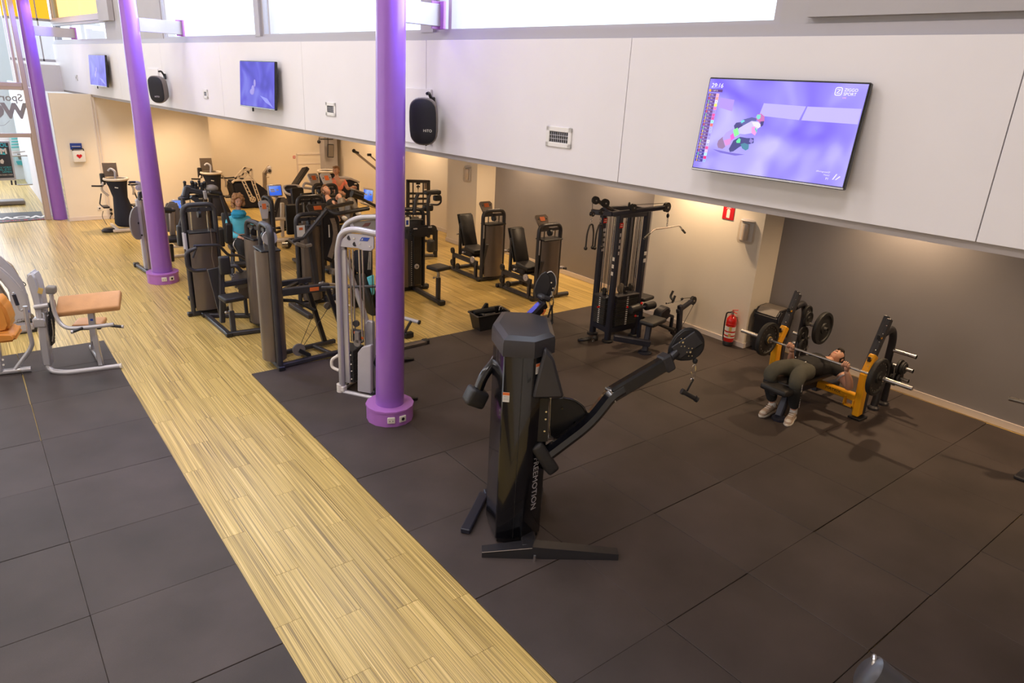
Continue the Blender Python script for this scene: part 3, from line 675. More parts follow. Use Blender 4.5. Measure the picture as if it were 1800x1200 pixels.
with B('frame', 'skirt', D1) as b: b.box((w0 - .02, YR - .02, zt / 2), (.04, .04, zt)).box((w1 + .02, YR - .02, zt / 2), (.04, .04, zt)).box(((w0 + w1) / 2, YR - .02, zt + .02), (w1 - w0 + .08, .04, .04))
with B('kick_rail', 'skirt', D1) as b: b.box(((w0 + w1) / 2, YR - .028, 1.02), (w1 - w0, .012, .03))
# grey post with a hanging monitor and a camera at the right end of the recess
pc = ry(582, 290, 12.6)
with struct('wall_post', 'uppergrey') as f: f.box((pc.x, 12.75, 1.465), (.42, .36, 2.93))
m_ = ry(581, 265, 12.4)
t = thing('hanging_monitor', 'dark portrait monitor hanging in front of the grey post in the far corner', 'monitor', (m_.x, 12.4, m_.z), 0)
with B('housing', 'black', t) as b: b.box((0, 0, 0), (.20, .06, .40), (0, 3, 0), bev=.01)
with B('screen', 'padgrey', t) as b: b.box((0, -.032, 0), (.16, .004, .35), (0, 3, 0))
with B('hanger', 'black', t) as b: b.cyl((-.05, .05, .2), (-.05, .05, ZB - m_.z), .012); b.bar((-.3, .05, .34), (.12, .05, .34), .03, .03)
t = thing('security_camera', 'small dark camera beside the hanging monitor', 'camera', (m_.x - .36, 12.4, m_.z + .27), 0)
with B('body', 'black', t) as b: b.ball((0, 0, 0), .055).cyl((0, 0, .03), (.04, .05, .12), .015)
# defibrillator on the far wall
c = ry(138, 272, 11.35)
t = thing('defibrillator', 'white defibrillator with a red heart and a blue panel above, on the cream wall', 'defibrillator', (c.x, 11.35, c.z), 0)
with B('case', 'labelwhite', t) as b: b.box((0, -.06, -.03), (.26, .11, .26), bev=.03, seg=2)
with B('heart', 'redsign', t) as b:
    P = []
    for k in range(24):
        a = 2 * math.pi * k / 24; P.append((.0036 * 16 * math.sin(a) ** 3, -.117, .0036 * (13 * math.cos(a) - 5 * math.cos(2 * a) - 2 * math.cos(3 * a) - math.cos(4 * a)) - .02))
    b.prism(P, (0, -.003, 0))
with B('handle', 'black', t) as b: b.tube([(-.11, -.06, .09), (-.11, -.06, .15), (.11, -.06, .15), (.11, -.06, .09)], .011, fil=.03)
with B('instruction_panel', 'blue', t) as b: b.box((-.03, -.05, .20), (.24, .02, .15), (12, 0, 0), bev=.004)
with B('panel_print', 'labelwhite', b.o) as q: q.box((-.03, -.064, .235), (.12, .004, .02), (12, 0, 0)).box((-.03, -.060, .20), (.18, .004, .012), (12, 0, 0))
# conduit pair, sockets
with struct('trim_8', 'skirt') as f:
    a = ry(176, 260, 11.35); f.box((a.x - .04, 11.34, 1.46), (.025, .02, 2.9)).box((a.x + .02, 11.34, 1.46), (.025, .02, 2.9))
for px, py, lab in ((175, 366, 'round socket low on the cream wall left of the dark stepper'), ):
    c = ry(px, py, 11.35)
    with B('wall_socket', 'labelwhite') as b: b.box((c.x, 11.342, c.z), (.085, .016, .085), bev=.005)
    with B('socket_hole', 'black', b.o) as q: q.cyl((c.x, 11.334, c.z), (c.x, 11.330, c.z), .02)
    tag(b.o, lab, 'socket')
c = ry(195, 372, 11.35)
t = thing('power_plug', 'black plug and looping cord in a wall socket behind the dark stepper', 'plug', (c.x, 11.34, c.z), 0)
with B('plug_body', 'black', t) as b: b.cyl((0, 0, .06), (0, -.06, .06), .03).cyl((0, 0, -.04), (0, -.06, -.04), .03)
with B('cord', 'cable', t) as b: b.tube([(0, -.05, -.05), (-.06, -.06, -.15), (0, -.06, -.24), (.05, -.05, -.15)], .008, fil=.05)
# ================================================================ FOREGROUND CABLE TOWER
t = thing('cable_cross_tower', 'tall black dual-arm cable tower standing alone on the rubber tiles in the foreground', 'exercise machine', (.80, -4.45, .016), -35.8)
f = F(t); FY = f.y
def v3(p, z=None): return V((p.x, p.y, p.z if z is None else z))
sec = [(-.254, .10), (-.176, -.246), (.047, -.269), (.205, -.13), (.205, .30), (.05, .42), (-.18, .42)]
with B('tower_shell', 'gloss', t) as b:
    b.prism([(x, y, .05) for x, y in sec], (0, 0, 1.66), bev=.008)
    b.prism([(x * .92, y * .92, .012) for x, y in sec], (0, 0, .04))
with B('shell_seam', 'black', t) as b: b.bar((-.03, -.2635, .06), (-.03, -.2635, 1.70), .004, .006, (0, 1, 0), bev=0)
with B('tower_cap', 'char', t, ang=25) as b:
    o1 = [(x * 1.06 + .0, y * 1.06) for x, y in sec]
    hz = {0: .0, 1: .05, 2: .0, 3: -.06, 4: -.06, 5: .0, 6: .05}
    b.loft([[(x, y, 1.70) for x, y in o1], [(x, y, 1.80) for i, (x, y) in enumerate(o1)], [(x * .97, y * .97, 1.83) for i, (x, y) in enumerate(o1)], [(x * .80, y * .80, 1.855) for i, (x, y) in enumerate(o1)]])
# V feet and rails
with B('rear_foot', 'char2', t, ang=20) as b:
    def foot(a, c, w0=.075, h0=.10, w1=.055, h1=.045):
        a, c = V(a), V(c); d = (c - a).normalized(); n = V((-d.y, d.x, 0))
        b.loft([[a + n * w0 - V((0, 0, 0)), a - n * w0, a - n * w0 * .7 + V((0, 0, h0)), a + n * w0 * .7 + V((0, 0, h0))], [c + n * w1, c - n * w1, c - n * w1 * .8 + V((0, 0, h1)), c + n * w1 * .8 + V((0, 0, h1))]])
    foot((.13, -.36, 0), (-.285, -.375, 0)); foot((.12, -.36, 0), (.84, -.375, 0), h1=.05)
    b.box((.10, -.28, .05), (.12, .2, .09), bev=.01)
with B('foot_edge', 'shroudpale', t) as b: b.bar((.125, -.425, .098), (-.285, -.425, .046), .006, .006)
with B('levelling_bolt', 'chrome', t) as b: b.cyl((.145, -.455, .0), (.145, -.455, .05), .012)
with B('side_rail', 'navy', t, ang=20) as b:
    b.bar((-.27, .45, .035), (-.43, -.12, .025), .085, .05, bev=.008); b.bar((-.27, .45, .04), (.25, .55, .04), .08, .06, bev=.008); b.bar((.25, .55, .04), (.20, .2, .04), .08, .06, bev=.008)
for z0, z1, s in (('a', 0, 0),):
    pass
def on_face(p, q, u, z, out=.002):  # point on the vertical face between two base corners
    p, q = V((*p, 0)), V((*q, 0)); d = (q - p).normalized(); n = V((d.y, -d.x, 0)); c = p.lerp(q, u) + n * out; c.z = z; return c, d, n
c, d, n = on_face(sec[2], sec[3], .50, .93)
fm = axes((0, 0, -1), d)   # text runs down the face
text('FREEMOTION', 'silvermat', (on_face(sec[2], sec[3], .50, .565, .0035)[0]), axes((0, 0, -1), d), .080, t, 'lettering', .0008, spacing=1.02)
def sticker(u, z, face, s=1.):
    a, c_ = face; c, d, n = on_face(a, c_, u, z, .0015); M = Matrix((d, n, V((0, 0, 1)))).transposed().to_4x4(); M.translation = c
    with B('warning_label', 'labelwhite', t, T=M) as b: b.box((0, 0, 0), (.055 * s, .002, .085 * s))
    with B('label_header', 'orange', b.o, T=M) as q: q.box((0, .0014, .030 * s), (.055 * s, .002, .024 * s))
    for k in range(3):
        with B('label_print', 'smoke', b.o, T=M) as q: q.box((0, .0014, (.006 - k * .014) * s), (.042 * s, .0016, .003))
sticker(.28, 1.60, (sec[2], sec[3])); sticker(.14, 1.36, (sec[1], sec[2]), .95)
# wedge shroud, drilled plate, half round plate on the right side
def PY(pts, ly): return [FY(x, y, ly) for x, y in pts]
with B('wedge_shroud', 'char', t, ang=20) as b: 
    P = PY([(958, 612), (974, 632), (992, 700), (935, 701)], -.27); b.prism(P, (0, .30, 0), bev=.018)
with B('drilled_plate', 'black', t) as b: P = PY([(934, 700), (964, 700), (963, 776), (930, 776)], -.20); b.prism(P, (0, .016, 0))
for px, py in ((940, 707), (938, 729), (937, 742), (935, 763), (960, 723), (959, 736), (957, 757)):
    p = FY(px, py, -.205)
    with B('bolt', 'chrome', t) as b: b.cyl(p, p + V((0, -.008, 0)), .008, seg=8)
with B('rod', 'chrome', t) as b: p, q = FY(968, 700, -.02), FY(965, 770, -.02); b.cyl(p, q, .007)
with B('arc_plate', 'black', t) as b:
    P = PY([(966, 702), (990, 699), (1010, 703), (1024, 713), (1031, 726), (1028, 745), (1012, 762), (990, 771), (968, 772)], .02); b.prism(P, (0, .03, 0), bev=.004)
with B('arc_rim', 'gloss', t) as b:
    P = PY([(990, 699), (1010, 703), (1024, 713), (1031, 726), (1030, 740)], .015); b.tube(P, .010, fil=.02)
for px, py in ((988, 717), (1010, 742)):
    with B('bolt', 'gloss', t) as b: p = FY(px, py, .015); b.cyl(p, p + V((0, -.01, 0)), .010, seg=8)
with B('pivot_shaft', 'steel', t) as b: p = FY(950, 771, -.10); q = FY(980, 768, .1); b.cyl(p, q, .018)
def arm(side, wt, el, el2, col, neck, pul, lys, r_):
    ps = [FY(*p, ly) for p, ly in zip((wt, el, el2, col, neck, pul), lys)]
    w_, e_, e2, c_, n_, p_ = ps
    up = V((0, 1, 0))
    with B('arm', 'gloss', t, ang=30) as b:
        b.tube([w_, e_, e2, e2.lerp(c_, .2)], .070, fil=.22, seg=8, n=8, ry=.056); b.bar(e2, c_, .125, .10, up, bev=.018)
    with B('weld', 'steel', t) as b: d_ = (c_ - e2).normalized(); b.bar(e2 - d_ * .004, e2 + d_ * .004, .130, .106, up, bev=.01)
    with B('collar', 'char', t, ang=30) as b: d_ = (c_ - e2).normalized(); b.bar(c_ - d_ * .04, c_ + d_ * .05, .15, .125, up, bev=.015)
    with B('neck', 'char2', t) as b: b.cyl(c_, n_, .035)
    d_ = (e_ - w_).normalized()
    with B('counterweight', 'pad', t, ang=40) as b:
        x_, y_, z_ = basis(d_, up); M = Matrix((x_, y_, z_)).transposed().to_4x4(); M.translation = w_ - d_ * .02; b.T = M; b.box((.0, 0, -.02), (.30, .15, .11), bev=.035, seg=3)
    return ps
ps = arm(1, (962, 797), (1035, 742), (1073, 694), (1170, 637), (1190, 618), (1207, 606), (-.15, -.02, .05, .24, .28, .32), 0)
n_, p_ = ps[4], ps[5]
# pulley cover: a drop shape seen flat
def cover(pts, ly, th=.03, sides=1):
    P = PY(pts, ly)
    with B('pulley_cover', 'char2', t, ang=25) as b:
        b.prism(P, (0, th, 0), bev=.008)
    with B('cover_rim', 'black', b.o) as q: q.tube([p + V((0, th / 2, 0)) for p in P], .011, fil=.03, closed=True)
    return b.o
drop = [(1176, 626), (1178, 610), (1188, 592), (1202, 580), (1216, 578), (1230, 585), (1237, 598), (1237, 612), (1230, 624), (1216, 632), (1196, 633)]
cv = cover(drop, .28)
cen = FY(1207, 606, .27)
with B('fork', 'char', cv) as b: a, c_ = FY(1187, 620, .27), FY(1228, 592, .27); b.bar(a, c_, .13, .02, (0, 1, 0), bev=.004)
with B('slot', 'black', cv) as b:
    for (a, c_) in (((1188, 606), (1180, 612)), ((1214, 586), (1207, 592)), ((1200, 627), (1194, 631)), ((1232, 606), (1223, 612))): b.bar(FY(*a, .275), FY(*c_, .275), .006, .006)
for c0 in ((1200, 601), (1213, 618)):
    for k in range(6):
        with B('rivet', 'chrome', cv) as b:
            a = k * 60; r_ = 0 if k == 0 else 6; p = FY(c0[0] + r_ * math.cos(R(a)), c0[1] + r_ * 1.3 * math.sin(R(a)), .262); b.cyl(p, p + V((0, -.010, 0)), .009 if k == 0 else .005, seg=8)
def carabiner(p, L=.10, parent=None):
    with B('carabiner', 'chrome', parent) as b:
        b.tube([p + V((-.012, 0, 0)), p + V((-.018, 0, -L * .5)), p + V((-.004, 0, -L)), p + V((.012, 0, -L)), p + V((.018, 0, -L * .4)), p + V((.008, 0, .01))], .0055, fil=.012, closed=True, seg=6)
        b.torus(p + V((0, 0, -L - .014)), .013, .004, (0, 1, 0), 12); b.cyl(p + V((0, 0, .015)), p + V((0, 0, .05)), .012)
q = FY(1221, 640, .28)
with B('cable_stop', 'rubberplate', t) as b: b.ball(q + V((0, 0, .03)), (.022, .022, .026)); 
carabiner(q - V((0, 0, .01)), .12, t)
with B('strap', 'cable', t) as b:
    P = [FY(1219, 666, .28), FY(1214, 675, .28), FY(1207, 688, .28)]; b.tube([P[0], P[1], P[2]], .008, fil=.02)
with B('hand_grip', 'pad', t) as b: a, c_ = FY(1200, 688, .27), FY(1224, 701, .27); b.cyl(a, c_, .021); d_ = (c_ - a).normalized(); b.cyl(a - d_ * .012, a + d_ * .012, .027).cyl(c_ - d_ * .012, c_ + d_ * .012, .027)
# left arm reaching up behind the tower
FYl = FY
ps = [FY(836, 697, .10), FY(850, 660, .12), FY(868, 638, .16), FY(930, 570, .55), FY(955, 535, .62), FY(968, 490, .66)]
with B('arm', 'gloss', t, ang=30) as b: b.tube(ps[:3] + [FY(890, 600, .3)], .043, fil=.06, seg=14); b.bar(FY(890, 600, .3), FY(957, 532, .6), .085, .09, bev=.018)
with B('arm_label', 'orange', t) as b: p = FY(955, 548, .54); b.box(p, (.03, .01, .05), (0, 25, 0))
with B('collar', 'char', t) as b: a, c_ = FY(954, 527, .6), FY(958, 518, .61); b.bar(a, c_, .10, .10, bev=.015)
with B('counterweight', 'pad', t, ang=40) as b: p = ps[0]; b.box(p, (.17, .15, .15), (0, 25, 20), bev=.035, seg=3)
P = PY([(948, 510), (952, 495), (960, 481), (969, 476), (976, 484), (978, 500), (972, 515), (962, 526), (952, 522)], .64)
with B('pulley_cover', 'char2', t, ang=25) as b: b.prism(P, (0, .03, 0), bev=.006); b.prism([p + V((-.05, -.03, 0)) for p in P], (0, .02, 0), bev=.006)
with B('cover_rim', 'chrome', b.o) as q: q.tube([p + V((0, .0, 0)) for p in P], .006, fil=.03, closed=True)
for px, py in ((969, 496), (972, 506), (960, 516)):
    with B('rivet', 'chrome', b.o) as q: p = FY(px, py, .63); q.cyl(p, p + V((0, -.01, 0)), .007, seg=8)
carabiner(FY(970, 521, .60), .10, t)
with B('strap_handle', 'pad', t) as b:
    a = FY(970, 536, .60); c1_, c2_ = FY(962, 561, .60), FY(971, 568, .60)
    b.tube([a, c1_], .008).tube([a, c2_], .008); b.cyl(c1_, c2_, .017)
# ================================================================ MULTI-STATION PULLEY TOWER near the column
t = thing('multi_station_cable_machine', 'tall navy cable station with a lat bar and rowing seats beside the near cream column', 'exercise machine', (4.85, -1.45, .016), 0)
f = F(t)
P1, P2, P3 = f.g(1041, 588), f.g(1067, 602), f.g(1113, 592)
P1.z = P2.z = P3.z = 0; P4 = P1 + (P3 - P2)
Ht = 1.98
posts = [(P1, 'round'), (P2, 'round'), (P3, 'round'), (P4, 'round')]
for p, _ in posts:
    with B('upright', 'navy', t) as b: b.bar(p, p + V((0, 0, Ht)), .085, .085, (1, 0, 0), bev=.014)
    with B('foot_pad', 'black', t) as b: b.lathe([(.085, 0), (.085, .03), (.06, .04)], (p.x, p.y, 0), seg=16)
def rail(a, c, z, w=.07, h=.10, nm='crossbar', m='navy'):
    with B(nm, m, t) as b: b.bar(V((a.x, a.y, z)), V((c.x, c.y, z)), w, h, bev=.01)
for z in (.19, Ht - .03):
    rail(P1, P2, z); rail(P2, P3, z); rail(P3, P4, z); rail(P4, P1, z)
def stack(a, c, h, lab):
    m = (a + c) / 2; d = (c - a); wd = d.length - .12; ang = math.atan2(d.y, d.x)
    T = Matrix.Translation(m) @ Matrix.Rotation(ang, 4, 'Z')
    n = 14
    for k in range(n):
        with B('weight_plate', 'plate', t, T=T) as b: b.box((0, .0, .25 + (k + .5) * h / n), (wd, .13, h / n - .005), bev=.003)
    with B('stack_label', 'labelwhite', t, T=T) as b:
        for k in range(n): b.box((.0, -.067, .25 + (k + .5) * h / n), (.035, .003, h / n * .45))
    with B('selector_pin', 'red', t, T=T) as b: b.cyl((.0, -.065, .25 + h * .62), (.0, -.10, .25 + h * .62), .015)
    for sx in (-.32, .32):
        with B('guide_rod', 'chrome', t, T=T) as b: b.cyl((sx * wd, 0, .2), (sx * wd, 0, Ht - .06), .010, seg=8)
    with B('cable', 'cable', t, T=T) as b:
        b.cyl((0, 0, .25 + h), (0, 0, Ht - .05), .004, seg=6).cyl((.03, .02, .25 + h), (.03, .02, Ht - .05), .004, seg=6).cyl((-.04, .01, .5), (-.04, .01, Ht - .05), .004, seg=6)
    with B('pulley', 'black', t, T=T) as b: b.cyl((0, -.015, .25 + h + .09), (0, .015, .25 + h + .09), .05); b.box((0, 0, .25 + h + .03), (.05, .05, .08), bev=.008)
    with B('top_plate', 'char', t, T=T) as b: b.box((0, 0, .25 + h + .012), (wd + .02, .16, .02), bev=.004)
stack(P1, P2, .42, ''); stack(P2, P3, .46, ''); stack(P4, P3, .42, '')
# labels down the posts
for k in range(5):
    q = V((P1.x - .0, P1.y - .046, 1.52 - k * .085)); 
    with B('muscle_diagram', 'silvermat', t) as b: b.box((P1.x - .012, P1.y - .045, 1.66 - k * .075), (.014, .004, .045)).box((P1.x + .014, P1.y - .045, 1.66 - k * .075), (.014, .004, .045))
    if k < 4:
        with B('muscle_diagram', 'silvermat', t) as b: b.box((P2.x + .0, P2.y - .045, 1.66 - k * .09), (.022, .004, .05))
for p in (P1, P2):
    with B('brand_plate', 'red', t) as b: b.box((p.x, p.y - .046, 1.80), (.072, .005, .075))
    with B('brand_print', 'labelwhite', b.o) as q: q.box((p.x, p.y - .0495, 1.815), (.04, .002, .008)).box((p.x, p.y - .0495, 1.79), (.05, .002, .006))
for k in range(3):
    with B('instruction_label', 'labelwhite', t) as b: b.box((P2.x - .046, P2.y - .0, 1.30 - k * .11), (.004, .04, .055), bev=.001)
    if k < 2:
        with B('instruction_label', 'labelwhite', t) as b: b.box((P3.x - .0, P3.y - .046, 1.34 - k * .11), (.05, .004, .055))
# booms and pulleys
Lp = -.12
def wheel(p, r=.055, ax=(0, 1, 0), nm='pulley'):
    a = V(ax).normalized()
    with B(nm, 'black', t) as b:
        b.lathe([(r * .3, -.022), (r, -.020), (r * .82, -.006), (r * .82, .006), (r, .020), (r * .3, .022)], p, a, 20)
    with B('axle', 'steel', b.o) as q: q.cyl(p - a * .028, p + a * .028, r * .2, seg=8)
yb = (P2.y + P3.y) / 2 - t.location.y * 0
def Q(px, py, ly): return f.y(px, py, ly)
ly0 = -.25
b1, b2 = Q(1076, 376, ly0 + .1), Q(1172, 364, ly0 - .1)
with B('lat_boom', 'navy', t) as b: b.bar(b1, b2, .06, .06, bev=.01); b.bar(b1, b1 + V((-.05, .35, -.02)), .07, .07, bev=.01)
wheel(b2 + V((0, 0, 0)), .072); wheel(Q(1113, 365, ly0), .055)
with B('cable', 'cable', t) as b: b.tube([Q(1113, 360, ly0), Q(1168, 357, ly0 - .1)], .004, seg=6); b.tube([Q(1176, 368, ly0 - .1), Q(1174, 378, ly0 - .1)], .004, seg=6)
with B('cable_stop', 'black', t) as b: b.ball(Q(1174, 379, ly0 - .1), (.022, .022, .035)); b.ball(Q(1106, 360, ly0), (.02, .02, .04))
with B('chain', 'chrome', t) as b: 
    a = Q(1174, 384, ly0 - .1); 
    for k in range(5): b.torus(a + V((0, 0, -.03 * k)), .012, .004, (k % 2, (k + 1) % 2, 0), 10)
with B('lat_bar', 'steel', t) as b:
    b.tube([Q(1132, 419, ly0 - .32), Q(1150, 403, ly0 - .2), Q(1172, 400, ly0 - .1), Q(1194, 396, ly0 - .0), Q(1204, 409, ly0 + .08)], .013, fil=.05, seg=10)
with B('bar_grip', 'pad', t) as b: b.cyl(Q(1132, 419, ly0 - .32), Q(1142, 410, ly0 - .26), .017)
with B('bar_grip', 'pad', t) as b: b.cyl(Q(1199, 403, ly0 + .04), Q(1204, 409, ly0 + .08), .017)
c1_, c2_ = Q(1046, 350, .05), Q(1084, 374, .15)
with B('upper_boom', 'char', t) as b: b.bar(c1_, c2_, .05, .05, bev=.008); b.bar(c2_, P2 + V((0, .1, Ht)), .06, .05)
wheel(Q(1047, 352, .03), .055, (.3, 1, 0)); wheel(Q(1064, 357, 0), .060, (.3, 1, 0)); wheel(Q(1058, 372, 0), .04, (.3, 1, 0)); wheel(Q(1041, 376, 0), .035)
with B('cable', 'cable', t) as b: b.tube([Q(1042, 352, .03), Q(1041, 374, .0)], .004, seg=6)
for px in (1040, 1056):
    with B('clip', 'chrome', t) as b:
        p = Q(px, 384, -.07)
        for k in range(3): b.torus(p + V((0, 0, -.022 * k)), .011, .004, (k % 2, (k + 1) % 2, 0), 10)
for px in (1040, 1056):
    a = Q(px, 393, -.08)
    with B('rope_handle', 'pad', t) as b:
        b.tube([a + V((-.075, 0, -.33)), a + V((-.07, 0, -.12)), a + V((-.03, 0, -.01)), a + V((.02, 0, -.01)), a + V((.055, 0, -.12)), a + V((.06, 0, -.33))], .012, fil=.06)
        b.ball(a + V((-.075, 0, -.34)), .027).ball(a + V((.06, 0, -.34)), .027)
# lat seat with rollers
with B('seat', 'pad', t, ang=50) as b: p = Q(1125, 521, .12); b.box(p, (.30, .36, .06), (0, 0, 10), bev=.03, seg=3)
with B('seat_post', 'navy', t) as b: p = Q(1125, 527, .12); b.bar(p, (p.x, p.y, .02), .06, .06, bev=.008)
with B('backrest_disc', 'padgrey', t) as b: p = Q(1090, 506, .1); b.lathe([(.0, 0), (.075, .002), (.08, .012), (.075, .022), (0, .024)], p, (0, -1, .1), 24)
with B('thigh_roller', 'pad', t, ang=50) as b:
    for a_, c_ in (((1108, 545), (1126, 539)), ((1134, 539), (1150, 535))):
        a, c2 = Q(*a_, -.28), Q(*c_, -.28); d_ = (c2 - a).normalized(); L_ = (c2 - a).length; b.lathe([(.03, 0), (.056, .006), (.062, .02), (.062, L_ - .02), (.056, L_ - .006), (.03, L_)], a, d_, 20)
with B('roller_bar', 'navy', t) as b: b.cyl(Q(1112, 544, -.28), Q(1148, 536, -.28), .02); p = Q(1127, 541, -.27); b.bar(p, Q(1122, 593, -.27), .055, .055, bev=.01)
for px, py in ((1128, 533), (1117, 555)):
    with B('adjusting_knob', 'red', t) as b: b.ball(Q(px, py, -.31), .02)
with B('adjusting_pin', 'chrome', t) as b: p = Q(1119, 556, -.31); b.cyl(p, p + V((.03, 0, 0)), .01)
# low beam out to the front seat and the row station
g1, g2 = f.g(1078, 597, .19), f.g(1143, 608, .15)
with B('low_beam', 'navy', t) as b: b.bar(V((g1.x, g1.y, .21)), V((g2.x, g2.y, .17)), .08, .09, bev=.012)
sft = f.g(1133, 622); 
with B('seat_post', 'navy', t) as b: tp = f.x(1148, 583, sft.x + .12); tp = V((sft.x + .10, sft.y + .06, .42)); b.bar(V((sft.x, sft.y, .02)), tp, .085, .085, bev=.015); b.lathe([(.10, 0), (.10, .02), (.07, .035)], (sft.x, sft.y, 0), seg=16)
with B('seat', 'pad', t, ang=50) as b: b.box(tp + V((.07, -.0, .03)), (.40, .25, .07), (0, 0, 12), bev=.032, seg=3)
rf = f.g(1192, 590)
def RQ(px, py): return f.y(px, py, rf.y)
with B('row_column', 'navy', t) as b:
    b.bar(V((rf.x, rf.y, .02)), RQ(1196, 536), .09, .07, (0, 1, 0), bev=.014); b.bar(RQ(1190, 548), RQ(1217, 528), .07, .06, (0, 1, 0), bev=.012); b.lathe([(.11, 0), (.11, .02), (.07, .035)], (rf.x, rf.y, 0), seg=16)
    b.bar(RQ(1167, 551), RQ(1182, 556), .05, .05); b.tube([RQ(1182, 555), RQ(1178, 582)], .03)
with B('foot_plate', 'char2', t, ang=30) as b: P = [RQ(1150, 562), RQ(1154, 546), RQ(1166, 536), RQ(1172, 540), RQ(1168, 556), RQ(1157, 565)]; b.prism([p + V((0, -.10, 0)) for p in P], (0, .16, 0), bev=.02)
for px, py in ((1168, 541), (1156, 563)):
    with B('bolt', 'chrome', t) as b: p = RQ(px, py) + V((0, -.11, 0)); b.ball(p, .01)
wheel(RQ(1218, 528), .07); wheel(RQ(1184, 582), .06)
with B('row_seat', 'pad', t, ang=50) as b: a = f.y(1135, 560, rf.y + .05); b.bar(a, f.y(1178, 578, rf.y - .0), .22, .05, bev=.02)
with B('cable', 'cable', t) as b: b.tube([RQ(1220, 534), RQ(1194, 582)], .004, seg=6); b.tube([RQ(1214, 523), RQ(1198, 525)], .004, seg=6)
with B('row_handle', 'chrome', t) as b:
    b.tube([RQ(1171, 533), RQ(1196, 529), RQ(1212, 526)], .014); 
with B('row_grip', 'pad', t) as b:
    b.tube([RQ(1176, 516) + V((0, -.12, 0)), RQ(1172, 526) + V((0, -.12, 0)), RQ(1182, 531)], .018, fil=.03); b.tube([RQ(1192, 514) + V((0, .1, 0)), RQ(1187, 524) + V((0, .1, 0)), RQ(1185, 531)], .018, fil=.03)
    b.ball(RQ(1199, 525), (.03, .02, .02))
with B('ankle_strap', 'pad', t) as b: p = f.g(1028, 596, .05); b.torus(p, .09, .022, (0, .3, 1), 20); b.ball(p + V((.17, -.05, 0)), (.05, .04, .05))
with B('clip', 'chrome', t) as b: p = f.g(1037, 596, .06); b.torus(p + V((.02, 0, 0)), .02, .005, (0, 1, 0), 12); b.torus(p + V((.05, -.02, -.02)), .016, .005, (1, 0, 0), 12)
# ================================================================ SELECTORISED MACHINES: shared parts
def tower(t, x, y, w, h, rz=0, d=.30, fm='char', sh='shroud', panel_top=None, placard=True, z0=.06, window=True, side=False):
    """inverted-U tube frame, curved shroud in front and behind, rods, stack, feet; local x across, front at -y"""
    T = Matrix.Translation((x, y, 0)) @ Matrix.Rotation(R(rz), 4, 'Z')
    pt = panel_top or h - .26
    with B('tower_frame', fm, t, T=T, ang=50) as b:
        b.tube([(-w / 2, 0, .03), (-w / 2, 0, h), (w / 2, 0, h), (w / 2, 0, .03)], .034, fil=.13, seg=12, n=7, ry=.042)
    for s_ in (-1, 1):
        with B('front_shroud' if s_ < 0 else 'rear_shroud', sh, t, T=T, ang=50) as b:
            n = 8; w2 = w / 2 - .035
            lo = []; 
            for k in range(n + 1):
                u = -1 + 2 * k / n; lo.append((u * w2, s_ * (.055 + (d / 2 - .055) * (1 - abs(u) ** 2.6))))
            ring = [(a, c) for a, c in lo] + [(a, c - s_ * .02) for a, c in lo[::-1]]
            if s_ > 0: ring = ring[::-1]
            b.loft([[(a, c, z0 + .04) for a, c in ring], [(a, c, pt) for a, c in ring]])
    with B('top_bridge', 'black', t, T=T) as b: b.box((0, 0, pt + .012), (w - .06, d * .82, .025), bev=.008)
    with B('cross_brace', fm, t, T=T) as b: b.bar((-w / 2 + .02, 0, h - .08), (w / 2 - .02, 0, h - .08), .03, .05)
    with B('pulley', 'black', t, T=T) as b: b.cyl((-.02, 0, h - .14), (.02, 0, h - .14), .06, seg=20); b.box((0, 0, h - .10), (.03, .05, .10))
    for s_ in (-.5, .5):
        with B('guide_rod', 'chrome', t, T=T) as b: b.cyl((s_ * w * .5, 0, .1), (s_ * w * .5, 0, h - .05), .011, seg=8)
    with B('weight_stack', 'plate', t, T=T) as b:
        for k in range(12): b.box((0, 0, .12 + k * .038), (w * .62, .12, .033))
    b.o['kind'] = 'stuff'
    with B('base_bar', fm, t, T=T) as b: b.bar((-w / 2 - .05, 0, .035), (w / 2 + .05, 0, .035), .075, .06, bev=.01)
    for s_ in (-1, 1):
        with B('rubber_foot', 'black', t, T=T) as b: b.box((s_ * (w / 2 + .06), 0, .035), (.06, .085, .065), bev=.01)
    if placard:
        with B('handle_strip', 'silvermat', t, T=T) as b: b.box((-w / 2 - .005, -.047, pt - .12), (.028, .008, .26), bev=.003)
    return T
def placard(t, T, w=.26, h=.20, zc=0, y=0, tilt=-25, x=0, body='shroud', patch='orange'):
    M = T @ Matrix.Translation((x, y, zc)) @ Matrix.Rotation(R(tilt), 4, 'X')
    with B('instruction_panel', body, t, T=M, ang=40) as b:
        b.prism([(-w / 2 + .04, 0, -h / 2), (w / 2 - .05, 0, -h / 2), (w / 2, 0, h / 2 - .05), (w / 2 - .04, 0, h / 2), (-w / 2 + .03, 0, h / 2), (-w / 2, 0, h / 2 - .04)], (0, .03, 0), bev=.01)
    with B('panel_patch', patch, b.o, T=M) as q: q.box((0, -.003, h * .18), (w * .36, .006, h * .30), bev=.002)
    for s_ in (-1, 1):
        with B('panel_screw', 'black', b.o, T=M) as q: q.cyl((s_ * w * .30, 0, h * .18), (s_ * w * .30, -.005, h * .18), .012, seg=10)
def knob(t, p, r=.018, m='steel'):
    with B('adjusting_knob', m, t) as b: b.cyl(p, V(p) + V((-.05, 0, 0)), .009, seg=8); b.ball(V(p) + V((-.06, 0, 0)), r)
def pad(t, c, s, rot=(0, 0, 0), m='pad', nm='seat_pad', bev=.03):
    with B(nm, m, t, ang=50) as b: b.box(c, s, rot, bev=bev, seg=3)
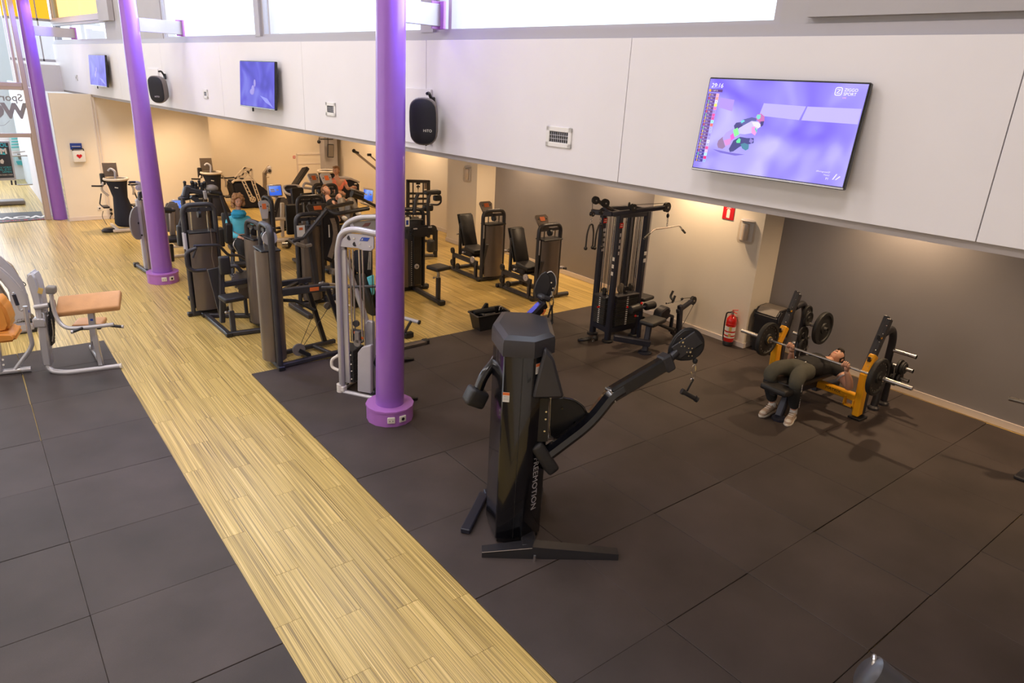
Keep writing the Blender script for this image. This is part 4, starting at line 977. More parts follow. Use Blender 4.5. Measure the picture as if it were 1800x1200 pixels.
def pulleyw(t, c, r=.06, ax=(0, 1, 0), m='padgrey'):
    a = V(ax).normalized()
    with B('pulley', m, t) as b: b.cyl(V(c) - a * .014, V(c) + a * .014, r, seg=20); b.cyl(V(c) - a * .024, V(c) + a * .024, r * .25, seg=8)
def beam(t, nm, m, pts, w=.06, h=.08, bev=.01, up=(0, 0, 1)):
    with B(nm, m, t) as b:
        for a, c in zip(pts, pts[1:]): b.bar(a, c, w, h, up, bev=bev, ext=w * .2)
def pipe(t, nm, m, pts, r, fil=.06, **k):
    with B(nm, m, t, ang=60) as b: b.tube(pts, r, fil=fil, **k)
# ---------------- two leg-press machines along the grey wall
def legpress(label, loc, rz=0):
    t = thing('leg_press_machine', label, 'exercise machine', loc, rz, 'leg machines along the grey wall')
    T = tower(t, .36, 0, .50, 1.36, d=.30)
    placard(t, T, .30, .26, 1.42, .05, -30, -.13)
    beam(t, 'floor_rail', 'char', [(.08, .02, .04), (.08, 1.0, .04)], .075, .06); beam(t, 'floor_rail', 'char', [(.62, .04, .04), (.62, 1.0, .04)], .075, .06); beam(t, 'floor_rail', 'char', [(.05, 1.0, .04), (.65, 1.0, .04)], .075, .06)
    for x in (.05, .65):
        with B('rubber_foot', 'black', t) as b: b.box((x, 1.03, .04), (.09, .07, .07), bev=.01)
    beam(t, 'slide_rail', 'char', [(.06, .08, .34), (.06, .92, .34)], .055, .09); beam(t, 'slide_rail', 'char', [(.50, .08, .34), (.50, .92, .34)], .055, .09)
    for x, y in ((.06, .90), (.50, .90), (.06, .12)): beam(t, 'stand', 'char', [(x, y, .05), (x, y, .34)], .06, .06)
    for x, y, z in ((.0, .86, .44), (.02, .18, .40), (.0, .86, .20), (.0, .66, .16)): pulleyw(t, (x, y, z), .062, (1, 0, 0), 'silvermat' if y < .3 else 'plate')
    with B('seat_carriage', 'char2', t) as b: b.box((.28, .56, .44), (.34, .40, .12), bev=.02)
    pad(t, (.28, .44, .53), (.34, .36, .08), (6, 0, 0))
    a, c = V((.28, .62, .56)), V((.28, .84, 1.16))
    with B('back_pad', 'pad', t, ang=50) as b: b.bar(a, c, .07, .32, (1, 0, 0), bev=.03)
    with B('back_board', 'black', t) as b: b.bar(a + V((0, .055, 0)), c + V((0, .055, 0)), .02, .34, (1, 0, 0), bev=.008)
    beam(t, 'back_post', 'char', [(.14, .80, .36), (.14, .80, .98)], .055, .055); beam(t, 'back_post', 'char', [(.14, .80, .95), (.24, .78, 1.0)], .05, .05)
    knob(t, (.12, .80, .78)); knob(t, (.1, .55, .46), .022, 'silvermat')
    with B('foot_platform', 'char', t) as b: b.box((.32, -.05, .50), (.40, .03, .5), (8, 0, 0), bev=.01)
    pad(t, (.42, .20, .76), (.07, .10, .26), (0, 0, 0), nm='shoulder_pad')
    pipe(t, 'hand_rail', 'char', [(.50, .6, .40), (.80, .5, .42), (.88, .3, .46), (.86, .05, .5)], .024, .1)
    with B('rail_grip', 'silvermat', t) as b: b.cyl((.86, .30, .455), (.86, .12, .50), .032)
    pipe(t, 'front_foot', 'char', [(.62, 0, .04), (.86, -.05, .05)], .04, .02)
    with B('cable', 'cable', t) as b: b.tube([(.0, .86, .38), (.02, .18, .34)], .005, fil=0, seg=6); b.tube([(-.02, .25, .1), (-.02, .9, .14)], .004, seg=6)
    return t
legpress('dark leg press machine by the grey wall, the nearer one, left of the cable machine', (5.20, .76, 0))
legpress('dark leg press machine in front of the far cream column, the farther one', (5.10, 2.30, 0))
# ================================================================ BENCH PRESS
t = thing('bench_press_station', 'yellow and black bench press station with a black pad near the grey wall', 'bench', (4.95, -4.75, .016), 0)
f = F(t)
# local = world minus (4.95,-4.75); the bar and the rack line run along Y, the bench along X
O_ = t.location
def W(x, y, z): return V((x, y, z)) - V((O_.x, O_.y, 0))
YC = -4.45
pad(t, W(5.42, YC, .425), (1.22, .30, .075)); pad(t, W(4.72, YC - .03, .415), (.30, .34, .075), (0, 6, 0))
beam(t, 'pad_rail', 'black', [W(4.65, YC, .36), W(5.75, YC, .36)], .07, .06)
with B('front_leg', 'navy', t) as b:
    b.bar(W(4.80, YC - .05, .03), W(4.98, YC - .02, .36), .08, .085, (0, 1, 0), bev=.012); b.lathe([(.085, 0), (.085, .035), (.06, .05)], W(4.79, YC - .06, 0), seg=16)
for s_, y in ((-1, YC - .57), (1, YC + .61)):
    with B('yellow_upright', 'yellow', t, ang=25) as b:
        b.bar(W(5.66, y, .05), W(5.62, y, .62), .085, .12, (1, 0, 0), bev=.012); b.bar(W(5.62, y, .60), W(5.74, y + .0, .82), .085, .10, (1, 0, 0), bev=.012)
    with B('rack_post', 'char', t, ang=25) as b: b.bar(W(5.68, y + .0, .66), W(5.93, y, 1.24), .075, .055, (0, 1, 0), bev=.008); b.bar(W(5.75, y + .07, .60), W(6.0, y + .07, 1.25), .075, .05, (0, 1, 0), bev=.008)
    for k in range(6):
        with B('post_bolt', 'chrome', t) as b: p = W(5.66, y, .70).lerp(W(5.91, y, 1.22), k / 5.5) + V((-.035, -.01, 0)); b.ball(p, .009, seg=8)
    for fz in (.18, .62):
        with B('bar_hook', 'black', t) as b:
            p = W(5.68, y, .66).lerp(W(5.93, y, 1.24), fz) + V((-.05, -.0, 0)); b.box(p, (.11, .035, .03), (0, 10, 0), bev=.006); b.box(p + V((-.05, 0, .025)), (.02, .035, .06), bev=.005)
        with B('hook_label', 'yellow', t) as b: b.box(p + V((.0, -.02, .01)), (.03, .004, .02))
    with B('foot_plate', 'black', t) as b: b.box(W(5.70, y - .0, .015), (.20, .16, .03), bev=.01)
    with B('rear_strut', 'navy', t) as b: b.bar(W(5.78, y, .03), W(5.76, y, .66), .08, .06, (0, 1, 0), bev=.01)
    # storage frame behind
    pipe(t, 'storage_frame', 'char2', [W(5.96, y + .04, 1.04), W(6.16, y + .04, 1.08), W(6.26, y + .04, .92), W(6.26, y + .04, .50), W(6.14, y + .02, .03)], .045, .12, seg=12)
    pipe(t, 'storage_frame', 'char2', [W(6.26, y + .04, .62), W(6.42, y + .04, .50), W(6.40, y + .02, .03)], .042, .08, seg=12)
    for x in (6.14, 6.40):
        with B('foot_pad', 'char', t) as b: b.lathe([(.07, 0), (.07, .03), (.05, .05)], W(x, y + .02, 0), seg=16)
with B('cross_beam', 'yellow', t) as b: b.bar(W(5.64, YC + .61, .27), W(5.64, YC - .57, .27), .09, .09, bev=.012)
text('MATRIX', 'black', W(5.595, YC - .25, .28), axes((0, -1, 0), (0, 0, 1)), .055, t, 'lettering', .001)
with B('pivot_bracket', 'yellow', t) as b:
    b.box(W(5.60, YC - .48, .16), (.06, .13, .02)).box(W(5.60, YC - .42, .21), (.06, .02, .12)).box(W(5.60, YC - .53, .20), (.06, .02, .1))
beam(t, 'rear_beam', 'silvermat', [W(5.95, YC + .5, .16), W(5.95, YC - .5, .16)], .06, .06)
beam(t, 'spine_beam', 'navy', [W(5.0, YC, .30), W(5.64, YC, .27)], .08, .09); beam(t, 'spine_beam', 'navy', [W(5.64, YC, .20), W(6.2, YC, .14)], .08, .08)
def plate_mesh(b, c, r, th, ax=(0, 1, 0)):
    a = V(ax); b.lathe([(.026, -th / 2), (r * .30, -th / 2 - .004), (r * .34, -th * .25), (r * .78, -th * .25), (r * .82, -th / 2), (r * .97, -th / 2), (r, -th * .3), (r, th * .3), (r * .97, th / 2), (r * .82, th / 2), (r * .78, th * .25), (r * .34, th * .25), (r * .30, th / 2 + .004), (.026, th / 2)], c, a, 36)
def horn(p, d, L, nm='storage_peg'):
    with B(nm, 'steel', t) as b: a = V(p); d = V(d).normalized(); b.cyl(a, a + d * L, .024).cyl(a + d * (L - .012), a + d * L, .028)
for z, L in ((.78, .27), (.56, .24), (.42, .22)):
    horn(W(6.26 if z > .6 else 6.36, YC - .57, z), (0, -1, 0), L); horn(W(6.26 if z > .6 else 6.36, YC + .57, z), (0, -1 if z > .6 else 1, 0), L)
# plates that rest on the pegs and bar are things of their own
def plate(c, r, th, label, grp, m='rubberplate', ax=(0, 1, 0)):
    with B('weight_plate', m) as b: plate_mesh(b, V((0, 0, 0)), r, th, ax)
    b.o.location = V(c) + V((0, 0, .016)); tag(b.o, label, 'weight plate', grp); return b.o
plate((6.26, YC + .57 - .20, .78), .225, .055, 'large rubber weight plate hanging on the upper left storage peg of the bench rack', 'plates stored on the bench rack')
for k, (dy, r) in enumerate(((.06, .10), (.10, .085))): plate((6.36, YC - .57 - dy - .02, .56), r, .028, ['small weight plate, inner one on the middle right peg', 'small weight plate, outer one on the middle right peg'][k], 'plates stored on the bench rack', 'plate')
plate((6.36, YC - .57 - .14, .56), .07, .02, 'smallest weight plate near the tip of the middle right peg', 'plates stored on the bench rack', 'plate')
plate((6.36, YC - .57 - .07, .42), .11, .028, 'small weight plate, inner one on the lowest right peg', 'plates stored on the bench rack', 'plate'); plate((6.36, YC - .57 - .11, .42), .08, .022, 'small weight plate, outer one on the lowest right peg', 'plates stored on the bench rack', 'plate')
for k, (z, r) in enumerate(((.93, .11), (.86, .10), (.62, .12), (.48, .10))): plate((6.22, YC + .60 - .03 * (k % 2), z), r, .03, ['small iron plate, top of the pile behind the left rack post', 'small iron plate, second from the top behind the left rack post', 'small iron plate behind the lifter\'s raised hand', 'small iron plate low behind the left rack post'][k], 'plates stored on the bench rack', 'plate')
# barbell held by the lifter
bar = thing('barbell', 'olympic barbell with one large black plate at each end, held by the lying lifter', 'barbell', (5.37, -4.55, .726), 0)
with B('shaft', 'steel', bar) as b: b.cyl((0, -.66, 0), (0, .66, 0), .0145)
for s_ in (-1, 1):
    with B('sleeve', 'steel', bar) as b: b.cyl((0, s_ * .66, 0), (0, s_ * 1.10, 0), .025); b.cyl((0, s_ * .655, 0), (0, s_ * .675, 0), .037)
    with B('plate', 'rubberplate', bar, label='black rubber plate') as b: plate_mesh(b, V((0, s_ * .715, 0)), .225, .055)
    with B('plate_hub', 'ochre' if s_ > 0 else 'steel', b.o) as q: q.cyl((0, s_ * .675, 0), (0, s_ * .684, 0), .045)
    with B('plate_lettering', 'padgrey', b.o) as q:
        for k in range(18): a = k * 20; q.box((math.cos(R(a)) * .165, s_ * .715 - .0155 * 1.0, math.sin(R(a)) * .165), (.012, .003, .02), (0, -a, 0))
    with B('collar', 'chrome', bar) as b: b.cyl((0, s_ * .755, 0), (0, s_ * .785, 0), .035)
# ================================================================ PEOPLE
def skin(name, m, nodes, edges, parent, sub=2, label=None, extra=None):
    keys = list(nodes); me = bpy.data.meshes.new(name)
    me.from_pydata([nodes[k][0] for k in keys], [(keys.index(a), keys.index(c)) for a, c in edges], [])
    o = bpy.data.objects.new(name, me); COL.objects.link(o)
    mo = o.modifiers.new('s', 'SKIN'); mo.use_smooth_shade = True; mo.branch_smoothing = .6
    sv = me.skin_vertices[0].data
    for i, k in enumerate(keys):
        r = nodes[k][1]; r = r if hasattr(r, '__len__') else (r, r); sv[i].radius = r; sv[i].use_root = i == 0
    o.modifiers.new('u', 'SUBSURF').levels = sub
    dg = bpy.context.evaluated_depsgraph_get(); dg.update()
    nm = bpy.data.meshes.new_from_object(o.evaluated_get(dg)); bpy.data.objects.remove(o); nm.name = name
    bm = bmesh.new(); bm.from_mesh(nm)
    b = B(name, m, parent, label, ang=180); b.bm.free(); b.bm = bm
    if extra: extra(b)
    return b.link()
def hand(b, wr, pc, across, fwd, grip=None, curl=.5, s=1.):
    """palm at pc, four fingers fanned along 'across', leaving along fwd then curling towards 'grip'"""
    wr, pc, ac, fw = V(wr), V(pc), V(across).normalized(), V(fwd).normalized(); cu = V(grip).normalized() if grip is not None else ac.cross(fw)
    b.ball(pc, (.042 * s, .030 * s, .042 * s)); b.cyl(wr, pc, .026 * s, .030 * s, seg=12)
    for k, L in enumerate((.072, .08, .075, .058)):
        o = pc + ac * ((k - 1.5) * .020 * s) + fw * .028 * s
        p1 = o + fw * L * .4 * s + cu * L * .12 * s * curl; p2 = p1 + (fw * (1 - curl) + cu * curl).normalized() * L * .35 * s; p3 = p2 + (fw * (1 - 2 * curl) + cu * curl * 1.3).normalized() * L * .28 * s
        b.tube([o, p1, p2, p3], .0092 * s, fil=.01, seg=8, n=3)
    o = pc - ac * .036 * s - fw * .01; b.tube([o, o - ac * .02 * s + fw * .03 * s, o - ac * .008 * s + fw * .05 * s + cu * .02 * s], .0105 * s, fil=.01, seg=8)
def head(parent, c, face, up, s=1., skinm='skin', hair='hairdark', style='short', glasses=False):
    face, up = V(face).normalized(), V(up).normalized(); rt = face.cross(up).normalized(); up = rt.cross(face).normalized()
    M = Matrix((rt, face, up)).transposed().to_4x4(); M.translation = V(c); M = M @ Matrix.Scale(s, 4)
    with B('head', skinm, parent, T=M, ang=180) as b:
        sub = bmesh.new(); bmesh.ops.create_uvsphere(sub, u_segments=20, v_segments=14, radius=1)
        for v in sub.verts:
            x, y, z = v.co; k = 1 - max(0, -z) * .28 * (1 if y > -.2 else .6)
            v.co = V((x * .076 * k, y * .096 * (1 - max(0, -z) * .12) + (.012 if z < -.3 and y > 0 else 0), z * .118))
        b.tb(sub)
        b.loft([[(-.010, .085, .02), (.010, .085, .02), (.006, .090, .025), (-.006, .090, .025)], [(-.018, .088, -.022), (.018, .088, -.022), (.008, .118, -.018), (-.008, .118, -.018)], [(-.014, .086, -.030), (.014, .086, -.030), (.006, .098, -.030), (-.006, .098, -.030)]])
        for s_ in (-1, 1): b.ball((s_ * .078, -.005, -.005), (.010, .020, .030))
    H = b.o
    with B('mouth', 'pink', H, T=M) as q: q.ball((0, .083, -.058), (.024, .010, .007))
    for s_ in (-1, 1):
        with B('eye', 'labelwhite', H, T=M) as q: q.ball((s_ * .030, .080, .014), (.014, .009, .008))
        with B('pupil', 'black', H, T=M) as q: q.ball((s_ * .030, .0875, .014), (.006, .004, .006))
        with B('eyebrow', hair, H, T=M) as q: q.ball((s_ * .031, .086, .034), (.018, .006, .004))
    if style == 'curly':
        with B('hair', hair, H, T=M, ang=180) as q:
            rnd = random.Random(3)
            for k in range(120):
                a = rnd.uniform(-2.75, 2.75) - math.pi / 2; z = rnd.uniform(-.10, .13); r = .095 * math.sqrt(max(.05, 1 - (max(z, 0) / .14) ** 2))
                x, y = math.cos(a) * r, math.sin(a) * r * 1.05
                if y > .045 and z < .06: continue
                q.ball((x, y, z), (rnd.uniform(.022, .034),) * 3, seg=8)
            q.ball((0, .045, .105), (.055, .04, .03)); q.ball((0, -.02, .04), (.094, .095, .10))
    else:
        with B('hair', hair, H, T=M, ang=180) as q:
            sub = bmesh.new(); bmesh.ops.create_uvsphere(sub, u_segments=20, v_segments=14, radius=1)
            bmesh.ops.transform(sub, matrix=Matrix.Diagonal((.084, .103, .125, 1)), verts=sub.verts)
            dl = [v for v in sub.verts if (v.co.y > .035 and v.co.z < .062) or v.co.z < -.055]
            bmesh.ops.delete(sub, geom=dl, context='VERTS'); q.tb(sub); q.ball((.01, .06, .098), (.05, .04, .026)); q.ball((0, -.03, .03), (.082, .078, .09))
    return H
# ---- the lifter
m = thing('person', 'person in a black t-shirt and olive trousers lying on the yellow bench pressing the barbell', 'person', (5.2, -4.5, .016), 0)
o_ = m.location
def L3(x, y, z): return V((x - o_.x, y - o_.y, z))
hy1, hy2 = -4.905, -4.185
nod = {
 'pel': (L3(5.14, -4.46, .56), (.11, .08)), 'wai': (L3(5.32, -4.49, .565), (.11, .08)), 'che': (L3(5.50, -4.52, .595), (.165, .11)), 'nck': (L3(5.645, -4.545, .605), (.06, .06)), 'hd': (L3(5.72, -4.55, .60), (.05, .05)),
 's1': (L3(5.565, -4.71, .575), (.065, .065)), 'e1': (L3(5.50, -4.935, .40), (.050, .050)), 'f1': (L3(5.45, -4.93, .52), (.046, .046)), 'w1': (L3(5.375, hy1 - .0, .655), (.028, .028)),
 's2': (L3(5.565, -4.37, .575), (.065, .065)), 'e2': (L3(5.55, -4.12, .40), (.050, .050)), 'f2': (L3(5.48, -4.14, .52), (.046, .046)), 'w2': (L3(5.385, hy2, .655), (.028, .028)),
 'h1': (L3(5.06, -4.575, .56), (.08, .08)), 'k1': (L3(4.775, -4.635, .555), (.075, .075)), 'a1': (L3(4.93, -4.60, .12), (.042, .042)),
 'h2': (L3(5.06, -4.36, .56), (.08, .08)), 'k2': (L3(4.735, -4.305, .555), (.075, .075)), 'a2': (L3(4.88, -4.345, .12), (.042, .042))}
eds = [('pel', 'wai'), ('wai', 'che'), ('che', 'nck'), ('nck', 'hd'), ('che', 's1'), ('s1', 'e1'), ('e1', 'f1'), ('f1', 'w1'), ('che', 's2'), ('s2', 'e2'), ('e2', 'f2'), ('f2', 'w2'), ('pel', 'h1'), ('h1', 'k1'), ('k1', 'a1'), ('pel', 'h2'), ('h2', 'k2'), ('k2', 'a2')]
def hands(b):
    for y, w in ((hy1, 'w1'), (hy2, 'w2')): hand(b, nod[w][0], L3(5.372, y, .697), (0, -1, 0), (-1, 0, .5), (.5, 0, 1), .8, 1.05)
body = skin('body', 'skin', nod, eds, m, extra=hands)
sh = {k: (p, tuple(q * 1.10 + .006 for q in r)) for k, (p, r) in nod.items() if k in ('wai', 'che', 's1', 's2')}
sh['wai'] = (L3(5.32, -4.49, .575), (.185, .138)); sh['che'] = (L3(5.50, -4.53, .60), (.205, .14))
sh['pel'] = (L3(5.15, -4.465, .575), (.185, .138)); sh['nck'] = (L3(5.61, -4.54, .605), (.075, .075))
sh['u1'] = (L3(5.545, -4.80, .51), (.078, .078)); sh['u2'] = (L3(5.56, -4.27, .51), (.078, .078))
shirt = skin('tshirt', 'tshirt', sh, [('pel', 'wai'), ('wai', 'che'), ('che', 'nck'), ('che', 's1'), ('s1', 'u1'), ('che', 's2'), ('s2', 'u2')], m)
with B('sleeve_band', 'silvermat', shirt) as b: b.bm.free(); b.bm = bmesh.new(); d_ = (sh['u1'][0] - sh['s1'][0]).normalized(); b.cyl(sh['u1'][0] + d_ * .004, sh['u1'][0] + d_ * .022, .083, .080, seg=20)
tr = {'wst': (L3(5.30, -4.48, .57), (.175, .125)), 'pel': (L3(5.13, -4.463, .565), (.175, .13)), 'q1': (nod['k1'][0].lerp(nod['a1'][0], .35), (.080, .080)), 'q2': (nod['k2'][0].lerp(nod['a2'][0], .35), (.080, .080)), 'h1': (nod['h1'][0], (.12, .12)), 'k1': (nod['k1'][0], (.094, .094)), 'h2': (nod['h2'][0], (.12, .12)), 'k2': (nod['k2'][0], (.094, .094)), 'm1': (L3(4.915, -4.585, .60), (.105, .105)), 'm2': (L3(4.895, -4.33, .60), (.105, .105))}
trs = skin('trousers', 'pants', tr, [('pel', 'wst'), ('pel', 'h1'), ('h1', 'm1'), ('m1', 'k1'), ('k1', 'q1'), ('pel', 'h2'), ('h2', 'm2'), ('m2', 'k2'), ('k2', 'q2')], m)
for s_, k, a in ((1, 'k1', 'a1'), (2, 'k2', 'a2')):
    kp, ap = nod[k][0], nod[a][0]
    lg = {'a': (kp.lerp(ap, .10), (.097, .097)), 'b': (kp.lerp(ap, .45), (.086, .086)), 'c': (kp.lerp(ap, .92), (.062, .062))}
    l_ = skin('shaded_trouser_leg', 'pants_dark_or_shaded', lg, [('a', 'b'), ('b', 'c')], m, label='lower trouser leg with its shade painted dark')  # shade on the shins put into colour, over the same olive fabric
with B('side_stripe', 'silvermat', l_) as b: 
    kp, ap = nod['k1'][0], nod['a1'][0]; 
    for k in range(9): b.ball(kp.lerp(ap, .08 + k * .09) + V((.0, -.082 + k * .002, 0)), (.008, .004, .018), seg=8)
with B('pocket_mark', 'labelwhite', trs) as b: b.ball(L3(5.11, -4.53, .69), (.014, .008, .006), seg=8).ball(L3(5.16, -4.37, .685), (.008, .008, .008), seg=8)
for (an, dx, dy) in ((nod['a1'][0], -.95, -.28), (nod['a2'][0], -.97, -.02)):
    d_ = V((dx, dy, 0)).normalized(); n_ = V((-d_.y, d_.x, 0)); q0 = V((an.x, an.y, 0)) - d_ * .05
    def sr(u, w, z0, z1): p = q0 + d_ * u; return [p - n_ * w + V((0, 0, z0)), p + n_ * w + V((0, 0, z0)), p + n_ * w * .8 + V((0, 0, z1)), p - n_ * w * .8 + V((0, 0, z1))]
    def sr8(u, w, z0, z1):
        p = q0 + d_ * u; return [p + n_ * (w * math.cos(a)) + V((0, 0, z0 + (z1 - z0) * (.5 + .5 * math.sin(a)))) for a in [R(-150 + 300 * i / 9 * 1.2) for i in range(10)]]
    with B('shoe', 'shoe', m, ang=60, label='beige suede trainer') as b: b.loft([sr8(-.03, .030, .02, .10), sr8(.0, .040, .02, .13), sr8(.07, .042, .02, .135), sr8(.13, .045, .02, .105), sr8(.19, .050, .02, .085), sr8(.24, .046, .02, .065), sr8(.275, .028, .02, .045)])
    with B('sole', 'shoewhite', b.o, ang=60) as q: q.prism([q0 + d_ * u + n_ * w for u, w in ((-.04, .03), (0, .042), (.1, .042), (.18, .052), (.25, .045), (.29, .015), (.29, -.015), (.25, -.045), (.18, -.052), (.1, -.042), (0, -.042), (-.04, -.03))], (0, 0, .026), bev=.005)
    with B('toe_cap', 'shoewhite', b.o, ang=60) as q: q.ball(q0 + d_ * .225 + V((0, 0, .045)), (.042, .042, .028))
    for k in range(4):
        with B('lace', 'labelwhite', b.o) as q: c_ = q0 + d_ * (.08 + k * .028) + V((0, 0, .132 - k * .013)); q.cyl(c_ - n_ * .028, c_ + n_ * .028, .004, seg=6)
    with B('sock', 'labelwhite', m) as b: b.cyl(an - V((0, 0, .03)), an + V((0, 0, .035)), .045, .043)
head(m, L3(5.80, -4.56, .615), (-.12, 0, 1), (1, -.05, .1), 1.0, hair='hairdark')
# ================================================================ BIN, BASKET, HORNS
bc = gp(1316, 598); 
t = thing('waste_bin', 'black plastic bin with a grey swing lid in the corner behind the bench', 'bin', (6.84, -3.02, .016), 0)
with B('body', 'black', t, ang=40) as b:
    b.loft([[(x * .85, y * .85, 0) for x, y in ((-.21, -.19), (.21, -.19), (.21, .19), (-.21, .19))], [(x, y, .52) for x, y in ((-.21, -.19), (.21, -.19), (.21, .19), (-.21, .19))]])
with B('lid', 'char2', t, ang=30) as b:
    P = [(-.225, 0, .50), (-.225, 0, .60), (-.15, 0, .69), (.06, 0, .70), (.20, 0, .64), (.225, 0, .50)]; b.prism([(x, -.205, z) for x, _, z in P], (0, .41, 0), bev=.02, seg=2)
with B('swing_flap', 'padgrey', t) as b: b.prism([(-.222, -.16, .612), (-.15, -.16, .696), (.06, -.16, .706), (.19, -.16, .650), (.19, -.16, .640), (.06, -.16, .69), (-.15, -.16, .68), (-.21, -.16, .60)], (0, .32, 0))
# basket
t = thing('accessory_crate', 'black plastic crate full of handles and foam rollers on the edge of the striped floor', 'crate', (3.92, .30, .002), 0)
f = F(t)
c00, c10, c11, c01 = [V((p.x, p.y, 0)) for p in (f.g(840, 558, .27), f.g(897, 547, .27), f.g(878, 537, .27), f.g(818, 545, .27))]
cc_ = (c00 + c11) / 2
cs = [c00, c10, c11, c01]
c01n = c00 + (c11 - c10)
cs = [c00, c10, c11, c01n]
with B('tub', 'black', t, ang=30) as b:
    def rg(s_, z): return [cc_ + (p - cc_) * s_ + V((0, 0, z)) for p in cs]
    b.loft([rg(.74, .0), rg(.93, .265), rg(.93, .27), rg(.90, .27), rg(.90, .26), rg(.72, .012)])
with B('rim', 'char2', t) as b:
    b.tube([cc_ + (p - cc_) * .98 + V((0, 0, .268)) for p in cs], .020, fil=.04, closed=True, ry=.010)
def inside(u, v, z): return cs[0] + (cs[1] - cs[0]) * u + (cs[3] - cs[0]) * v + V((0, 0, z))
def item(nm, lab, cat, fn, m='foam', g='things in the black crate'):
    with B(nm, m) as b: fn(b)
    b.o.location = t.location; tag(b.o, lab, cat, g)
item('foam_roller', 'black foam roller lying across the top of the crate', 'roller', lambda b: b.cyl(inside(.08, .62, .28), inside(.66, .52, .29), .035, seg=20))
item('triangle_handle', 'black wedge handle sticking up at the back of the crate', 'handle', lambda b: b.prism([inside(.35, .9, .22), inside(.62, .85, .22), inside(.60, .85, .36), inside(.52, .85, .37)], (0, .04, 0), bev=.01), 'pad')
item('ankle_cuff', 'curled black ankle cuff in the middle of the crate', 'cuff', lambda b: b.torus(inside(.45, .35, .24), .085, .024, (0, .2, 1), 20), 'pad')
item('pull_handle', 'chrome stirrup handle standing in the right end of the crate', 'handle', lambda b: b.tube([inside(.74, .35, .2), inside(.78, .35, .33), inside(.86, .4, .33), inside(.9, .4, .2)], .007, fil=.02, closed=True), 'chrome')
item('small_hook', 'small chrome snap hook at the right rim of the crate', 'hook', lambda b: b.torus(inside(.93, .55, .26), .02, .005, (1, 0, .3), 12), 'chrome')
item('rope_attachment', 'black pulling rope coiled in the left end of the crate', 'rope', lambda b: b.tube([inside(.12, .3, .2), inside(.2, .7, .24), inside(.3, .3, .25), inside(.2, .25, .2)], .018, fil=.05), 'pad')
# horn tips of racks at the picture's lower and right edges
t = thing('rack_boom', 'thick black tube end with a small steel eye at the lower edge of the picture', 'rack', (-.55, -8.35, .016), 0)
f = F(t)
a = gp(1526, 1183, 2.30); a = f.loc(a); 
dd = (f.loc(gp(1600, 1245, 2.24)) - a).normalized()
with B('boom', 'char', t, ang=40) as b: b.cyl(a, a + dd * .9, .052, seg=24); b.lathe([(.0, -.012), (.040, -.010), (.052, .0)], a, dd, 24)
with B('eye', 'steel', t) as b: p = a + dd * .055 + V((0, .045, .045)); b.torus(p, .018, .006, (dd.x, dd.y, 0), 14); b.cyl(p - V((0, .0, .02)), p - V((0, 0, .05)), .012)
e_ = a + dd * .88
with B('upright', 'char', t) as b: b.bar(V((e_.x, e_.y, 0)), e_, .09, .09, (1, 0, 0), bev=.01); b.box((e_.x, e_.y, .012), (.4, .4, .024))
t = thing('plate_rack', 'plate rack whose steel peg reaches in at the right edge of the picture', 'rack', (6.55, -7.15, .016), 0)
f = F(t)
a = f.loc(gp(1773, 700, .80)); e_ = a + V((.12, -.62, -.0))
a2 = f.loc(gp(1830, 714, .80)); d_ = (a2 - a).normalized()
with B('storage_peg', 'steel', t) as b: b.cyl(a, a + d_ * .5, .024)
e_ = a + d_ * .5
with B('upright', 'char', t) as b: b.bar(V((e_.x, e_.y, 0)), V((e_.x, e_.y, 1.2)), .08, .08, (1, 0, 0), bev=.01); b.box((e_.x, e_.y, .02), (.5, .4, .04), bev=.01)
# ================================================================ BICEPS CURL MACHINE (tan pads) and its neighbour at the left edge
t = thing('preacher_curl_machine', 'silver preacher curl machine with tan leather pads at the corner of the left rubber tiles', 'exercise machine', (-2.06, 1.31, .016), -21.7)
f = F(t); y = f.y
def Y_(q, ly=0.): return y(q[0], q[1], ly)
pipe(t, 'base_tube', 'silver', [Y_((80, 622)), f.g(86, 652, .035), f.g(120, 655, .035), f.g(211, 643, .035)], .032, .10, seg=14)
with B('end_cap', 'whiteplastic', t) as b: a = f.g(211, 643, .035); b.cyl(a, a + V((.02, 0, 0)), .034)
with B('column', 'silver', t, ang=40) as b:
    b.bar(Y_((85, 641)), Y_((73, 545)), .10, .12, (0, 1, 0), bev=.02)
with B('weight_shroud', 'silvermat', t, ang=50) as b:
    P = [Y_(q, -.02) for q in ((67, 570), (60, 530), (51, 500), (47, 487), (50, 478), (60, 477), (68, 492), (74, 515), (79, 545), (80, 566))]
    b.prism([p + V((0, -.05, 0)) for p in P], (0, .20, 0), bev=.025, seg=3)
with B('shroud_collar', 'silver', t, ang=40) as b: b.bar(Y_((74, 572)), Y_((71, 556)), .14, .17, (0, 1, 0), bev=.015)
with B('weight_plate_stack', 'plate', t) as b:
    for k in range(10): b.box(Y_((91, 548 + k * 6), .06), (.04, .12, .035), (0, 6, 0))
b.o['kind'] = 'stuff'
with B('cam', 'black', t) as b: p = Y_((90, 535), -.02); b.cyl(p + V((0, 0, 0)), p + V((.03, 0, 0)), .07); b.bar(p, Y_((93, 590), .0), .02, .05)
with B('pin_tool', 'steel', t) as b: b.tube([Y_((90, 560), -.05), Y_((94, 585), -.05), Y_((92, 600), -.05)], .006)
pipe(t, 'pivot_tube', 'silver', [Y_((61, 540), -.08), Y_((86, 536), -.08)], .032, .01, seg=14)
pipe(t, 'crank_arm', 'silver', [Y_((90, 517), -.10), Y_((96, 553), -.10), Y_((112, 577), -.14), Y_((150, 576), -.18), Y_((200, 570), -.18)], .024, .10, seg=14)
with B('counterweight', 'padgrey', t, ang=50) as b: b.box(Y_((90, 509), -.10), (.10, .10, .09), (0, 5, 0), bev=.022, seg=3)
